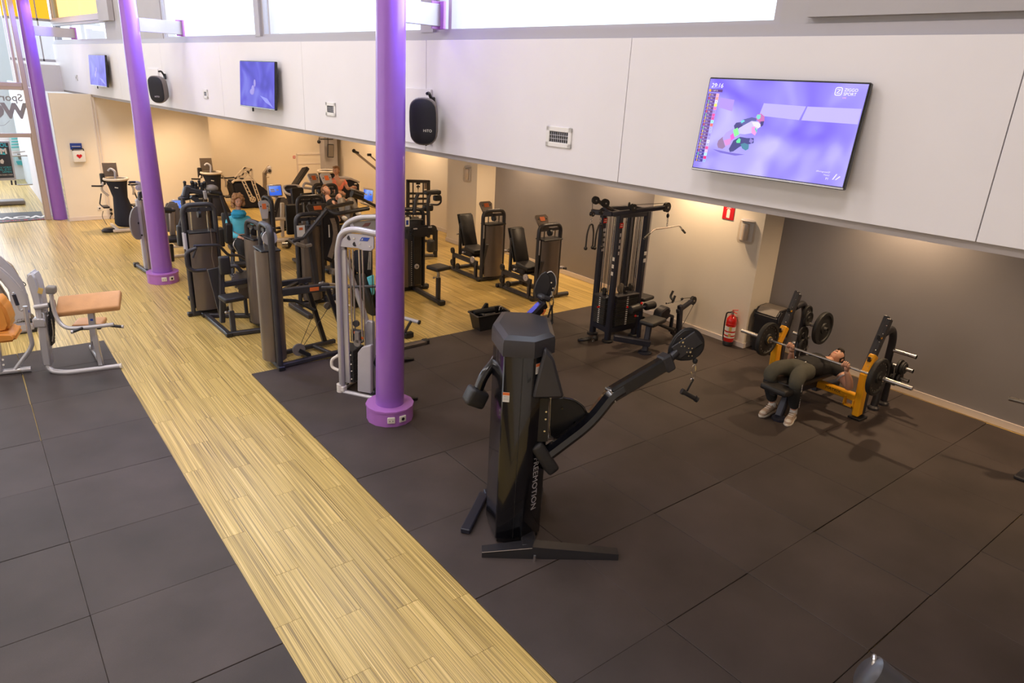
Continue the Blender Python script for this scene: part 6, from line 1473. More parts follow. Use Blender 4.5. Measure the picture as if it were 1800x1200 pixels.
def climber(label, loc, s=1., rz=0, lower=True):
    t = thing('cloth_covered_stepper', label, 'exercise machine', loc, rz, 'black cloth-covered cardio machines')
    cloth_shroud(t, [(.10, .24, .26, .08, 0), (.16, .27, .30, .07, 0), (.45, .20, .26, .02, 0), (.75, .15, .22, -.01, 0), (1.0, .19, .22, -.03, 0), (1.16, .235, .24, -.05, 0)], tilt=0)
    with B('screen_hood', 'clearplastic', t) as b: b.box((-.12, .10, 1.36), (.30, .02, .32), (-8, 0, 0), bev=.01)
    with B('hood_panel', 'shroudpale', t) as b: b.box((-.12, .125, 1.36), (.29, .012, .31), (-8, 0, 0), bev=.008)
    pipe(t, 'hood_arm', 'silvermat', [V((-.06, 0, 1.16)), V((-.04, 0, 1.34)), V((-.12, .04, 1.40)), V((-.17, .06, 1.34))], .026, .06)
    for s_ in (-1, 1):
        x0 = -.05 + s_ * .24
        pipe(t, 'moving_arm', 'ivoryrim', [V((x0 + s_ * .02, 0, 1.10)), V((x0 + s_ * .10, -.05, .95)), V((x0 + s_ * .02 + .06, -.02, .80))], .026, .08)
        pipe(t, 'hand_lever', 'black', [V((x0 + s_ * .02, .08, 1.02)), V((x0 + s_ * .10, -.14, 1.04)), V((x0 + s_ * .28, -.14, 1.05))], .020, .05)
        pipe(t, 'pedal_link', 'char', [V((x0 + s_ * .10, -.04, .86)), V((x0 + s_ * .16, -.02, .62)), V((x0 + s_ * .10, -.08, .56)), V((x0 - s_ * .02, -.06, .56))], .014, .03)
        with B('pedal', 'char2', t) as b: b.box((x0 + s_ * .06, -.10, .57), (.14, .26, .04), bev=.015)
    with B('arm_pad', 'pad', t, ang=50) as b: b.box((-.30, .10, 1.16), (.10, .10, .26), bev=.03, seg=2)
    if lower:
        with B('base_frame', 'ivoryrim', t) as b: b.bar((-.30, -.32, .05), (.60, -.28, .05), .07, .06, bev=.01); b.bar((-.2, -.3, .05), (-.2, .5, .05), .07, .06, bev=.01)
        with B('foot_pod', 'char2', t, ang=50) as b: b.lathe([(.0, .0), (.14, .0), (.15, .04), (.10, .08), (0, .09)], (-.36, -.10, 0), (0, 0, 1), 20)
        with B('power_cord', 'cable', t) as b: b.tube([(-.3, .5, .05), (-.35, .7, .2), (-.28, .9, .3)], .008, fil=.1, seg=6)
    return t
climber('black cloth-covered stepper left of the middle purple pillar', (.34, 9.85, .002), rz=0)
climber('black cloth-covered stepper behind the rotating arm machine, partly hidden', (2.58, 10.4, .002), lower=False)
# glide machine with lattice arms
t = thing('lattice_arm_machine', 'dark cloth-covered machine with ivory lattice arms in the far recess', 'exercise machine', (3.7, 11.6, .002), 0, 'black cloth-covered cardio machines')
f = F(t); y = f.y
with B('cloth_shroud', 'navyfabric', t, ang=50) as b:
    P = [Y_(q) for q in ((408, 320), (446, 318), (462, 328), (478, 343), (480, 356), (473, 363), (445, 368), (424, 366), (414, 350))]; b.prism(P, (0, .6, 0), bev=.05, seg=2)
with B('top_rim', 'ivoryrim', t) as b: b.tube([Y_((408, 321)), Y_((412, 317)), Y_((446, 316)), Y_((450, 321))], .028, fil=.05)
with B('base_rail', 'ivoryrim', t) as b: b.bar(Y_((432, 372), -.1), Y_((472, 368), -.1), .06, .06, bev=.01)
for k, ((a, c_), (d_, e_)) in enumerate((((424, 317), (441, 350)), ((440, 313), (458, 362)))) if 0 else []: pass
for (x0, y0, x1, y1, k) in ((425, 315, 443, 352, 0), (441, 312, 460, 363, 1)):
    with B('ladder_arm', 'ivoryrim', t) as b:
        o2 = 5; b.bar(Y_((x0 - 1, y0), -.10), Y_((x1 - 2, y1), -.12), .022, .03); b.bar(Y_((x0 + 3.5, y0), -.10), Y_((x1 + (4 if k == 0 else 2), y1), -.12), .022, .03)
        for j in range(6): u = (j + .5) / 6; b.bar(Y_((x0 - 1 + (x1 - x0) * u, y0 + (y1 - y0) * u), -.11), Y_((x0 + 3 + (x1 - x0 + .5) * u, y0 + (y1 - y0) * u), -.11), .02, .02)
with B('crank_disc', 'ivoryrim', t) as b: p = Y_((444, 350), -.12); b.cyl(p, p + V((0, -.03, 0)), .085)
for a in range(4):
    with B('disc_hole', 'black', b.o) as q: p2 = p + V((math.cos(R(a * 90 + 20)) * .045, -.032, math.sin(R(a * 90 + 20)) * .045)); q.cyl(p2, p2 + V((0, -.004, 0)), .015, seg=8)
with B('lattice_frame', 'ivoryrim', t) as b:
    Fp = {'a': (412, 314), 'b': (430, 294), 'c': (443, 297), 'd': (444, 314), 'e': (424, 316), 'g': (420, 309)}
    for u, w_2 in (('a', 'b'), ('b', 'c'), ('c', 'd'), ('a', 'd'), ('a', 'c'), ('b', 'd'), ('g', 'e'), ('b', 'e'), ('e', 'c')): b.bar(Y_(Fp[u], .0), Y_(Fp[w_2], .0), .035, .05)
with B('lattice_frame', 'silver', t) as b:
    for u, w_2 in (('a', 'b'), ('b', 'c'), ('a', 'c'), ('c', 'd')): b.bar(Y_(Fp[u], .35), Y_(Fp[w_2], .35), .035, .05)
with B('shroud_logo', 'labelwhite', t) as b: b.box(Y_((466, 357), -.005), (.09, .006, .025))
# cylinder post on the wall
t = thing('wall_column_device', 'slim pale column with a tilted head standing against the recessed wall', 'exercise machine', (4.4, 12.4, .002), 0)
f = F(t); y = f.y
beam(t, 'column', 'shroudpale', [Y_((466, 345)), Y_((465, 305)), Y_((470, 298)), Y_((474, 293))], .10, .10)
with B('head', 'silvermat', t, ang=50) as b: P = [Y_(q, -.1) for q in ((470, 294), (476, 291), (479, 300), (477, 306), (471, 305))]; b.prism(P, (0, .1, 0), bev=.02)
with B('head_face', 'char', b.o) as q: q.ball(Y_((474, 300), -.11), (.05, .01, .05))
pipe(t, 'hook_handle', 'ivoryrim', [Y_((468, 311), -.05), Y_((473, 311), -.05)], .025, .02)
beam(t, 'column', 'shroudpale', [Y_((466, 345)), V((Y_((466, 345)).x, 0, .0))], .12, .12)
# climber with inclined board and warning triangle
t = thing('inclined_board_machine', 'cloth-covered machine with a dark inclined board and a yellow warning triangle', 'exercise machine', (4.1, 8.9, .002), 0, 'black cloth-covered cardio machines')
f = F(t); y = f.y
with B('cloth_shroud', 'navyfabric', t, ang=60) as b:
    rings = []
    for yy, xa, xb, dd_ in ((395, 508, 540, .22), (370, 505, 533, .22), (348, 505, 530, .2), (340, 501, 529, .22), (331, 497, 529, .25)):
        l_, r_ = Y_((xa, yy)), Y_((xb, yy)); c_ = (l_ + r_) / 2; a = (r_.x - l_.x) / 2; rings.append([c_ + V((a * math.cos(R(k * 18)), dd_ * math.sin(R(k * 18)), 0)) for k in range(20)])
    b.loft(rings)
    rings2 = rings
lo = Y_((516, 392)).z
with B('lower_shroud', 'navyfabric', t) as b: b.loft([[V((p.x, p.y, .03)) for p in rings2[0]], rings2[0]])
with B('top_rim', 'silvermat', t, ang=60) as b: b.tube([Y_((496, 329)), Y_((503, 340), -.15), Y_((515, 343), -.22), Y_((526, 340), -.15), Y_((529, 333)), Y_((524, 326), .1), Y_((505, 326), .1)], .032, fil=.08, closed=True)
with B('top_deck', 'char', t, ang=60) as b: b.prism([Y_(q, ) for q in ((500, 330), (508, 339), (518, 341), (525, 337), (526, 331), (520, 326), (505, 326))], (0, .03, 0))
with B('warning_triangle', 'yellow', b.o) as q: q.prism([Y_(k, -.02) for k in ((515, 337), (521, 337), (518, 332))], (0, -.004, 0))
with B('incline_board', 'char', t, ang=40) as b: b.bar(Y_((517, 327), .3), Y_((538, 296), .5), .07, .28, (0, 1, 0), bev=.02)
with B('board_top', 'char2', b.o) as q: a, c_ = Y_((515, 326), .3), Y_((536, 294), .5); q.bar(a, c_, .02, .24, (0, 1, 0))
# console bike with grey seat back
def console(t, q, ly, w=.30, h=.24, rot=(-12, 0, 0), body='silvermat'):
    c_ = f.y(q[0], q[1], ly)
    with B('console', body, t, ang=40) as b: b.box(c_, (w, .06, h), rot, bev=.02)
    with B('console_screen', 'consoleimage', b.o) as s_: s_.box(c_ + V((0, -.032, .005)), (w * .80, .01, h * .74), rot)
    with B('console_button', 'black', b.o) as s_: s_.box(c_ + V((0, -.034, -h * .45)), (w * .3, .02, .03), rot)
    with B('screen_text', 'labelwhite', b.o) as s_:
        for dx, dz, ww in ((-.07, .03, .09), (.05, .02, .05), (-.06, -.01, .10), (.06, -.03, .04)): s_.box(c_ + V((dx, -.040, dz)), (ww, .003, .025), rot)
t = thing('recumbent_bike', 'recumbent bike with a grey seat back and a lit blue console', 'exercise bike', (3.1, 7.2, .002), 0)
f = F(t); y = f.y
console(t, (483, 335), .5, .34, .28)
with B('seat_back', 'padgrey', t, ang=50) as b: P = [Y_(q) for q in ((478, 388), (484, 357), (488, 348), (493, 347), (504, 347), (507, 353), (506, 388))]; b.prism(P, (0, .09, 0), bev=.03, seg=2)
with B('back_trim', 'char', t) as b: P = [Y_(q, -.004) for q in ((478, 388), (484, 357), (488, 348), (494, 347), (492, 356), (484, 388))]; b.prism(P, (0, .02, 0))
with B('back_spine', 'ivoryrim', t, ang=40) as b: b.bar(Y_((496, 356), -.08), Y_((496, 397), -.08), .09, .06, (0, 1, 0), bev=.015)
pipe(t, 'arm_hoop', 'ivoryrim', [Y_((472, 392), -.2), Y_((478, 386), -.1), Y_((496, 384), -.1), Y_((508, 386), -.1), Y_((511, 392), -.2)], .038, .08)
beam(t, 'seat_post', 'ivoryrim', [Y_((496, 397), -.08), Y_((497, 415), -.1)], .07, .07)
with B('seat_hub', 'black', t, ang=50) as b: b.ball(Y_((505, 393), .0), (.10, .1, .08)).ball(Y_((496, 400), 0), (.2, .1, .03))
with B('frame_shell', 'ivoryrim', t, ang=50) as b: b.bar(Y_((478, 424), -.3), Y_((516, 420), -.3), .14, .09, bev=.03); 
with B('foot_tube', 'char', t) as b: b.bar(Y_((475, 412), -.3), Y_((510, 400), .1), .05, .05)
beam(t, 'console_post', 'silvermat', [Y_((486, 345), .5), Y_((492, 380), .5)], .07, .07)
with B('knob_cap', 'black', t) as b: p = Y_((505, 429), -.7); b.cyl(p, p + V((0, -.03, 0)), .09, seg=20)
with B('knob_barrel', 'steel', t) as b: b.cyl(p + V((-.12, .02, 0)), p + V((0, .0, 0)), .075)
beam(t, 'floor_rail', 'ivoryrim', [Y_((470, 447), -.6), Y_((520, 440), -.6)], .06, .06)
t = thing('console_bike', 'upright bike with a small blue console between the middle pillar and the arm machine', 'exercise bike', (1.25, 8.2, .002), 0)
f = F(t); y = f.y
console(t, (314, 359), 0., .30, .22)
beam(t, 'console_post', 'char', [Y_((314, 366), .05), Y_((320, 378), .05), V((Y_((322, 392)).x, .05, .05))], .07, .07); pipe(t, 'handlebar', 'char2', [Y_((306, 372), -.1), Y_((320, 371), .0), Y_((332, 373), -.1)], .025, .04)
with B('flywheel_cover', 'ivoryrim', t, ang=50) as b: p = V((Y_((328, 380)).x, .2, .42)); b.cyl(p, p + V((.0, .12, 0)), .24, seg=24)
beam(t, 'floor_rail', 'char', [V((-.2, .1, .04)), V((.7, .4, .04))], .07, .06); pad(t, V((.5, .3, .82)), (.22, .25, .08), nm='saddle'); beam(t, 'saddle_post', 'char', [V((.5, .3, .8)), V((.4, .3, .1))], .05, .05)
# right-hand cloth machines with the woman in salmon between them
t = thing('cloth_covered_stepper', 'black cloth-covered machine left of the person in the salmon top', 'exercise machine', (5.4, 10.6, .002), 0, 'black cloth-covered cardio machines')
f = F(t); y = f.y
def cloth_px(rows, rim='ivoryrim', dep=.24):
    with B('cloth_shroud', 'navyfabric', t, ang=60) as b:
        rings = []
        for yy, xa, xb in rows:
            l_, r_ = Y_((xa, yy)), Y_((xb, yy)); c_ = (l_ + r_) / 2; a = (r_.x - l_.x) / 2; rings.append([c_ + V((a * math.cos(R(k * 18)), dep * math.sin(R(k * 18)), 0)) for k in range(20)])
        rings.insert(0, [V((p.x, p.y, .03)) for p in rings[0]]); b.loft(rings)
    with B('top_rim', rim, t, ang=60) as b: b.tube(rings[-1], .035, fil=0, closed=True)
    with B('top_deck', 'char2', t) as b: b.loft([[p.lerp(c_, .08) for p in rings[-1]], [p.lerp(c_, .08) + V((0, 0, .02)) for p in rings[-1]]])
cloth_px([(345, 568, 588), (325, 564, 588), (301, 560, 588)])
t = thing('cloth_covered_stepper', 'large black cloth-covered machine right of the person in the salmon top', 'exercise machine', (5.55, 9.0, .002), 0, 'black cloth-covered cardio machines')
f = F(t); y = f.y
with B('cloth_shroud', 'navyfabric', t, ang=50) as b:
    P = [Y_(q) for q in ((596, 315), (617, 314), (632, 321), (633, 330), (631, 350), (612, 352), (600, 340))]; b.prism(P, (0, .28, 0), bev=.04, seg=2)
with B('lower_shroud', 'navyfabric', t) as b: l_, r_ = Y_((604, 350)), Y_((630, 350)); b.box(((l_.x + r_.x) / 2, .25, l_.z / 2), (r_.x - l_.x, .4, l_.z))
with B('top_rim', 'silvermat', t) as b: P = [Y_(q, -.02) for q in ((594, 315), (597, 312), (617, 312), (633, 319), (632, 322), (616, 316), (598, 317))]; b.prism(P, (0, .30, 0), bev=.01)
with B('shroud_logo', 'labelwhite', t) as b: b.box(Y_((625, 323), -.01), (.07, .006, .03))
t = thing('person', 'person with short brown hair in a salmon top working between two cloth-covered machines', 'person', (5.15, 8.75, .002), 0)
f = F(t)
p_ = f.y(591, 300, 0); hc = V((p_.x, 0, p_.z)); m = t
n = {'pel': (V((hc.x + .02, .0, hc.z - .62)), (.14, .11)), 'che': (V((hc.x + .02, .0, hc.z - .33)), (.145, .10)), 'nck': (V((hc.x + .01, 0, hc.z - .15)), (.055, .055)), 'hd': (hc - V((0, 0, .08)), (.05, .05)),
     's1': (V((hc.x - .16, .0, hc.z - .25)), (.058, .058)), 'e1': (V((hc.x - .20, -.12, hc.z - .46)), (.045, .045)), 'w1': (V((hc.x - .06, -.34, hc.z - .50)), (.028, .028)),
     's2': (V((hc.x + .19, .0, hc.z - .25)), (.058, .058)), 'e2': (V((hc.x + .26, -.10, hc.z - .46)), (.045, .045)), 'w2': (V((hc.x + .22, -.34, hc.z - .40)), (.028, .028)),
     'h1': (V((hc.x - .07, 0, hc.z - .66)), (.085, .085)), 'k1': (V((hc.x - .08, -.2, .46)), (.065, .065)), 'a1': (V((hc.x - .08, .0, .08)), (.04, .04)),
     'h2': (V((hc.x + .10, 0, hc.z - .66)), (.085, .085)), 'k2': (V((hc.x + .12, -.15, .46)), (.065, .065)), 'a2': (V((hc.x + .12, .05, .08)), (.04, .04))}
E2 = [('pel', 'che'), ('che', 'nck'), ('nck', 'hd'), ('che', 's1'), ('s1', 'e1'), ('e1', 'w1'), ('che', 's2'), ('s2', 'e2'), ('e2', 'w2'), ('pel', 'h1'), ('h1', 'k1'), ('k1', 'a1'), ('pel', 'h2'), ('h2', 'k2'), ('k2', 'a2')]
skin('body', 'skin', n, E2, m, extra=lambda b: (hand(b, n['w1'][0], n['w1'][0] + V((.03, -.06, 0)), (1, 0, 0), (.3, -1, 0), (0, 0, -1), .6), hand(b, n['w2'][0], n['w2'][0] + V((.06, -.03, .02)), (0, 0, 1), (1, -.4, 0), (0, -1, 0), .6)))
skin('tshirt', 'pink', {'pel': (n['pel'][0] + V((0, 0, .02)), (.16, .13)), 'che': (n['che'][0], (.19, .15)), 'nk': (n['nck'][0] - V((0, 0, .03)), (.085, .085)), 's1': g_('s1'), 'u1': (fw('s1', 'e1', .5), (.065, .065)), 's2': g_('s2'), 'u2': (fw('s2', 'e2', .6), (.065, .065))}, [('pel', 'che'), ('che', 'nk'), ('che', 's1'), ('s1', 'u1'), ('che', 's2'), ('s2', 'u2')], m)
skin('trousers', 'padgrey', {'pel': (n['pel'][0] - V((0, 0, .02)), (.155, .12)), 'h1': g_('h1'), 'k1': g_('k1'), 'a1': g_('a1'), 'h2': g_('h2'), 'k2': g_('k2'), 'a2': g_('a2')}, [('pel', 'h1'), ('h1', 'k1'), ('k1', 'a1'), ('pel', 'h2'), ('h2', 'k2'), ('k2', 'a2')], m)
for k in ('a1', 'a2'):
    with B('shoe', 'black', m, ang=60) as b: b.ball(n[k][0] - V((0, .05, .04)), (.045, .12, .045))
head(m, hc, (-.75, -.6, -.1), (0, 0, 1), 1.0, hair='hairbrown', style='short')
# poles with pad grips leaning in from behind the pillar
t = thing('overhead_lever_machine', 'pale overhead lever arms with dark grips, reaching out behind the nearest pillar', 'exercise machine', (6.0, 9.0, .002), 0)
f = F(t); y = f.y
beam(t, 'lever_arm', 'shroudpale', [Y_((624, 267)), Y_((662, 298))], .055, .055); pipe(t, 'lever_arm', 'shroudpale', [Y_((650, 273), .3), Y_((664, 285), .3)], .02, .01)
with B('grip', 'black', t) as b: b.cyl(Y_((622, 266)), Y_((630, 269)), .035); b.ball(Y_((622, 265)), .05)
with B('grip', 'black', t) as b: b.cyl(Y_((646, 272), .3), Y_((652, 272), .3), .035)
e_ = Y_((662, 298)); e2_ = Y_((664, 285), .3)
with B('upright', 'char', t) as b: b.bar(e_, Y_((690, 320)), .06, .06); b.bar(e2_, Y_((692, 318)), .05, .05); b.bar(Y_((690, 320)), V((Y_((690, 320)).x, 0, 0)), .10, .10)
# machines in the middle: two slim towers with placards (behind)
for k, (px0, px1, ptop, Yw, lab) in enumerate(((553, 568, 326, 6.6, 'slim charcoal tower with a pale placard and loop handle, left of its twin'), (572, 589, 327, 5.8, 'slim charcoal tower with a pale placard, right one in front of the salmon-topped person'))):
    a = pl(px0, ptop, (0, Yw, 0), (0, 1, 0)); c_ = pl(px1, ptop, (0, Yw, 0), (0, 1, 0)); wd = max(.30, c_.x - a.x + .10)
    t = thing('placard_machine', lab, 'exercise machine', ((a.x + c_.x) / 2, Yw, .002), 12, 'slim placard machines')
    tower(t, 0, 0, wd, a.z + .02, rz=0, d=.26, panel_top=a.z - .22, placard=False)
    placard(t, Matrix.Translation((-.02 if k else -.06, 0, 0)), .28, .34, a.z + .10, .06, -28, 0, 'silvermat')
    pad(t, (.0, .62, .50), (.34, .40, .08), nm='seat'); pad(t, (0, .84, .86), (.32, .09, .60), (-8, 0, 0), nm='backrest')
    beam(t, 'seat_rail', 'char', [V((0, 0, .05)), V((0, 1.0, .05))], .08, .06); beam(t, 'seat_post', 'char', [V((0, .6, .05)), V((0, .6, .46))], .07, .07)
    if k == 0: pipe(t, 'loop_handle', 'silvermat', [V((-.15, 0, a.z + .02)), V((-.36, 0, a.z + .08)), V((-.42, 0, a.z - .02)), V((-.2, 0, a.z - .06))], .026, .06)
# arch tower (first, behind) and the dial machine in front of it
t = thing('arch_tower_machine', 'charcoal arched tower with a glimpse of its rods, behind the dial machine', 'exercise machine', (2.30, 4.3, .002), 0)
f = F(t); y = f.y
a, c_ = Y_((521, 350)), Y_((568, 350)); tower(t, (a.x + c_.x) / 2, 0, c_.x - a.x - .03, Y_((545, 345)).z, d=.28, panel_top=Y_((545, 368)).z - .16, placard=False)
pad(t, ((a.x + c_.x) / 2, .6, .5), (.36, .4, .08), nm='seat'); pad(t, ((a.x + c_.x) / 2, .85, .9), (.34, .09, .6), nm='backrest'); beam(t, 'seat_rail', 'char', [V(((a.x + c_.x) / 2, 0, .05)), V(((a.x + c_.x) / 2, 1.0, .05))], .08, .06); beam(t, 'seat_post', 'char', [V(((a.x + c_.x) / 2, .6, .05)), V(((a.x + c_.x) / 2, .6, .46))], .07, .07)
placard(t, Matrix.Translation(((a.x + c_.x) / 2 + .05, -.25, 0)), .42, .26, Y_((552, 370), -.25).z, 0, -30, 0, 'char')
t = thing('dial_machine', 'tall charcoal machine with a curved pale scale, slanted arm and U-shaped handles', 'exercise machine', (1.72, 2.45, .002), 0)
f = F(t); y = f.y
a, c_ = Y_((517, 390)), Y_((560, 390)); cx = (a.x + c_.x) / 2 + .03
tower(t, cx, 0, c_.x - a.x, Y_((540, 376)).z, d=.30, panel_top=Y_((540, 392)).z - .04, placard=False)
with B('instruction_sheet', 'labelwhite', t) as b: b.box(Y_((529, 406), -.17), (.13, .005, .18))
with B('sheet_picture', 'orange', b.o) as q: q.box(Y_((529, 402), -.174), (.06, .004, .04)); 
with B('shroud', 'shroud', t, ang=50) as b: P = [Y_(q, .05) for q in ((551, 400), (563, 392), (565, 420), (566, 500), (556, 500))]; b.prism(P, (0, .12, 0), bev=.02)
with B('slanted_post', 'char', t) as b: b.bar(Y_((542, 395), -.16), Y_((557, 500), -.22), .09, .06, (0, 1, 0), bev=.01)
with B('slanted_arm', 'char', t) as b: b.bar(Y_((575, 368), -.30), Y_((534, 418), -.30), .055, .06, (0, 1, 0), bev=.01); b.bar(Y_((534, 418), -.30), Y_((514, 424), -.3), .05, .05, (0, 1, 0), bev=.01)
with B('hand_lever', 'padgrey', t) as b: b.bar(Y_((518, 427), -.3), Y_((536, 433), -.3), .055, .07, bev=.015); b.bar(Y_((536, 433), -.3), Y_((548, 430), -.3), .05, .05, bev=.01)
with B('dial_body', 'char2', t, ang=30) as b: P = [Y_(q, -.02) for q in ((568, 372), (590, 372), (597, 385), (598, 415), (592, 450), (583, 462), (568, 455), (566, 420))]; b.prism(P, (0, .10, 0), bev=.015)
with B('dial_scale', 'shroudpale', b.o, ang=30) as q:
    arc_o = [(588, 383), (592, 395), (594, 410), (592, 428), (584, 455)]; arc_i = [(580, 384), (584, 395), (586, 410), (584, 426), (576, 451)]
    q.prism([Y_(k, -.03) for k in arc_o + arc_i[::-1]], (0, .01, 0))
for k in range(10):
    u = k / 9; i0 = min(3, int(u * 4)); fr = u * 4 - i0; ox = arc_o[i0][0] + (arc_o[i0 + 1][0] - arc_o[i0][0]) * fr; oy = arc_o[i0][1] + (arc_o[i0 + 1][1] - arc_o[i0][1]) * fr
    with B('scale_mark', 'black', b.o) as q: q.bar(Y_((ox - .5, oy), -.034), Y_((ox - 3.5, oy), -.034), .004, .003)
with B('slot_label', 'labelwhite', t) as b: b.bar(Y_((578, 395), -.03), Y_((579, 417), -.03), .02, .004, (0, 1, 0))
with B('u_handle', 'char', t, ang=50) as b:
    b.tube([Y_((619, 356), .35), Y_((577, 365), -.1), Y_((572, 368), -.25), Y_((590, 376), -.35), Y_((604, 374), -.38), Y_((648, 366), -.3)], .034, fil=.08, seg=12)
with B('seat_frame', 'char', t) as b: b.bar(Y_((583, 455), .1), Y_((588, 490), .1), .08, .06); b.bar(Y_((568, 460), .0), Y_((566, 520), .0), .05, .05)
with B('pivot_block', 'padgrey', t) as b: b.box(Y_((590, 478), -.1), (.20, .14, .10), (0, 15, 0), bev=.02); 
with B('pale_roller', 'ivoryrim', t) as b: b.tube([Y_((596, 545), -.3), Y_((580, 542), -.3), Y_((578, 536), -.3), Y_((586, 531), -.3), Y_((600, 530), -.3)], .030, fil=.05)
with B('roller_box', 'navy', t) as b: b.box(Y_((583, 525), -.2), (.22, .12, .13), bev=.02)
with B('chrome_grip', 'chrome', t) as b: b.cyl(Y_((565, 495), -.45), Y_((582, 515), -.45), .028)
beam(t, 'floor_rail', 'char', [f.g(512, 535, .04), f.g(546, 556, .04)], .09, .07); beam(t, 'floor_rail', 'char', [V((cx, 0, .04)), V((cx + .4, .2, .04))], .07, .06); beam(t, 'floor_rail', 'char', [V((cx - .3, -.1, .04)), V((cx, -.1, .04))], .07, .06)
pad(t, V((cx + .45, .1, .52)), (.34, .34, .08), nm='seat'); beam(t, 'seat_post', 'char', [V((cx + .45, .1, .05)), V((cx + .45, .1, .5))], .07, .07)
# black bench with slanted back behind the silver machine
t = thing('slanted_back_bench', 'black bench with a slanted back between the silver pulley machine and the pillar', 'bench', (2.3, 1.6, .002), 0)
f = F(t); y = f.y
with B('back_pad', 'pad', t, ang=50) as b: b.bar(Y_((632, 480), .1), Y_((655, 560), -.1), .10, .28, (0, 1, 0), bev=.03)
with B('back_edge', 'black', t) as b: b.bar(Y_((645, 480), .15), Y_((662, 560), -.05), .04, .3, (0, 1, 0), bev=.01)
beam(t, 'post', 'char2', [Y_((652, 560), -.1), Y_((656, 612), -.1)], .10, .10); beam(t, 'upright', 'char2', [Y_((620, 470), .3), Y_((625, 530), .3), V((Y_((625, 530), .3).x, .3, .03))], .09, .09)
pad(t, Y_((622, 470), .3), (.30, .3, .09), nm='seat_pad')
q_ = Y_((641, 463), .05)
with B('draped_jacket', 'navyfabric', ang=180) as b:
    l0 = [f.M @ Y_(k, .0) for k in ((624, 440), (655, 440), (656, 480), (650, 492), (640, 488), (628, 478), (622, 460))]; b.prism(l0, (0, .06, 0), bev=.02, seg=2)
tag(b.o, 'navy sports jacket with three white stripes hanging behind the silver pulley frame', 'jacket')
for k in range(3):
    with B('stripe', 'labelwhite', b.o) as q: a0, a1 = f.M @ Y_((649 + k * 1.5, 442), -.012), f.M @ Y_((646.5 + k * 2.4, 474), -.012); q.bar(a0, a1, .006, .004, (0, 1, 0), bev=0)
with B('draped_towel', 'teal', ang=180) as b:
    l0 = [f.M @ Y_(k, -.12) for k in ((646, 488), (658, 483), (659, 516), (655, 520), (651, 505))]; b.prism(l0, (0, .04, 0), bev=.01)
tag(b.o, 'turquoise towel hanging over the black bench behind the silver frame', 'towel')
# reclining person on a leg machine seen through the handles
t = thing('person', 'person in grey trousers reclining with knees up behind the U-shaped handles', 'person', (3.3, 5.0, .002), 0); m = t
f = F(t)
def Yp(q, ly=0.): return f.y(q[0], q[1], ly)
n = {'pel': (Yp((604, 384), .0), (.14, .11)), 'che': (Yp((585, 360), .3), (.15, .11)), 'nck': (Yp((576, 348), .45), (.055, .055)), 'hd': (Yp((574, 342), .5), (.05, .05)),
     's1': (Yp((592, 352), .25), (.06, .06)), 'e1': (Yp((596, 343), .0), (.048, .048)), 'w1': (Yp((600, 352), -.2), (.03, .03)), 's2': (Yp((575, 360), .35), (.06, .06)), 'e2': (Yp((572, 375), .2), (.048, .048)), 'w2': (Yp((585, 385), .0), (.03, .03)),
     'h1': (Yp((607, 380), -.05), (.09, .09)), 'k1': (Yp((600, 350), -.35), (.075, .075)), 'a1': (Yp((604, 380), -.6), (.045, .045)),
     'h2': (Yp((612, 380), .05), (.09, .09)), 'k2': (Yp((616, 350), -.2), (.075, .075)), 'a2': (Yp((628, 372), -.45), (.045, .045))}
skin('body', 'skin', n, E2, m, extra=lambda b: (hand(b, n['w1'][0], n['w1'][0] + V((.02, -.05, .02)), (1, 0, 0), (.2, -1, .3), (0, 0, -1), .5), hand(b, n['w2'][0], n['w2'][0] + V((.05, -.03, 0)), (0, 0, 1), (1, -.3, 0), (0, -1, 0), .5)))
skin('trousers', 'padgrey', {'pel': (n['pel'][0], (.155, .12)), 'h1': g_('h1'), 'k1': g_('k1'), 'a1': g_('a1'), 'h2': g_('h2'), 'k2': g_('k2'), 'a2': g_('a2')}, [('pel', 'h1'), ('h1', 'k1'), ('k1', 'a1'), ('pel', 'h2'), ('h2', 'k2'), ('k2', 'a2')], m)
skin('tshirt', 'tshirt', {'pel': (n['pel'][0].lerp(n['che'][0], .15), (.155, .12)), 'che': (n['che'][0], (.17, .125)), 'nk': (n['nck'][0].lerp(n['che'][0], .2), (.08, .08)), 's1': g_('s1'), 'u1': (fw('s1', 'e1', .5), (.062, .062)), 's2': g_('s2'), 'u2': (fw('s2', 'e2', .5), (.062, .062))}, [('pel', 'che'), ('che', 'nk'), ('che', 's1'), ('s1', 'u1'), ('che', 's2'), ('s2', 'u2')], m)
for k in ('a1', 'a2'):
    with B('shoe', 'whiteplastic', m, ang=60) as b: b.ball(n[k][0] - V((0, .05, .03)), (.045, .11, .045))
head(m, Yp((573, 335), .52), (.2, -.7, .7), (-.3, .5, .8), .95, hair='hairbrown')
t = thing('recline_press_machine', 'dark reclining press machine under the person in grey trousers', 'exercise machine', (3.3, 5.0, .002), 0)
f = F(t); y = f.y
pz = Y_((604, 392), .0); pad(t, pz - V((0, 0, .12)), (.42, .5, .09), nm='seat'); 
with B('backrest', 'pad', t, ang=50) as b: b.bar(pz + V((-.05, .25, -.05)), Yp((578, 362), .62), .36, .09, bev=.03)
beam(t, 'floor_rail', 'char', [V((pz.x, -.9, .04)), V((pz.x, .8, .04))], .08, .06); beam(t, 'seat_post', 'char', [V((pz.x, .0, .05)), V((pz.x, 0, pz.z - .14))], .09, .09)
beam(t, 'press_plate', 'padgrey', [Y_((610, 392), -.7), Y_((612, 360), -.7)], .22, .03)
with B('roller', 'pad', t, ang=50) as b: b.cyl(Y_((618, 340), -.1), Y_((637, 346), -.1), .075, seg=20)
with B('roller_cap', 'black', b.o) as q: p = Y_((637, 346), -.1); q.cyl(p, p + V((.01, -.01, 0)), .06)
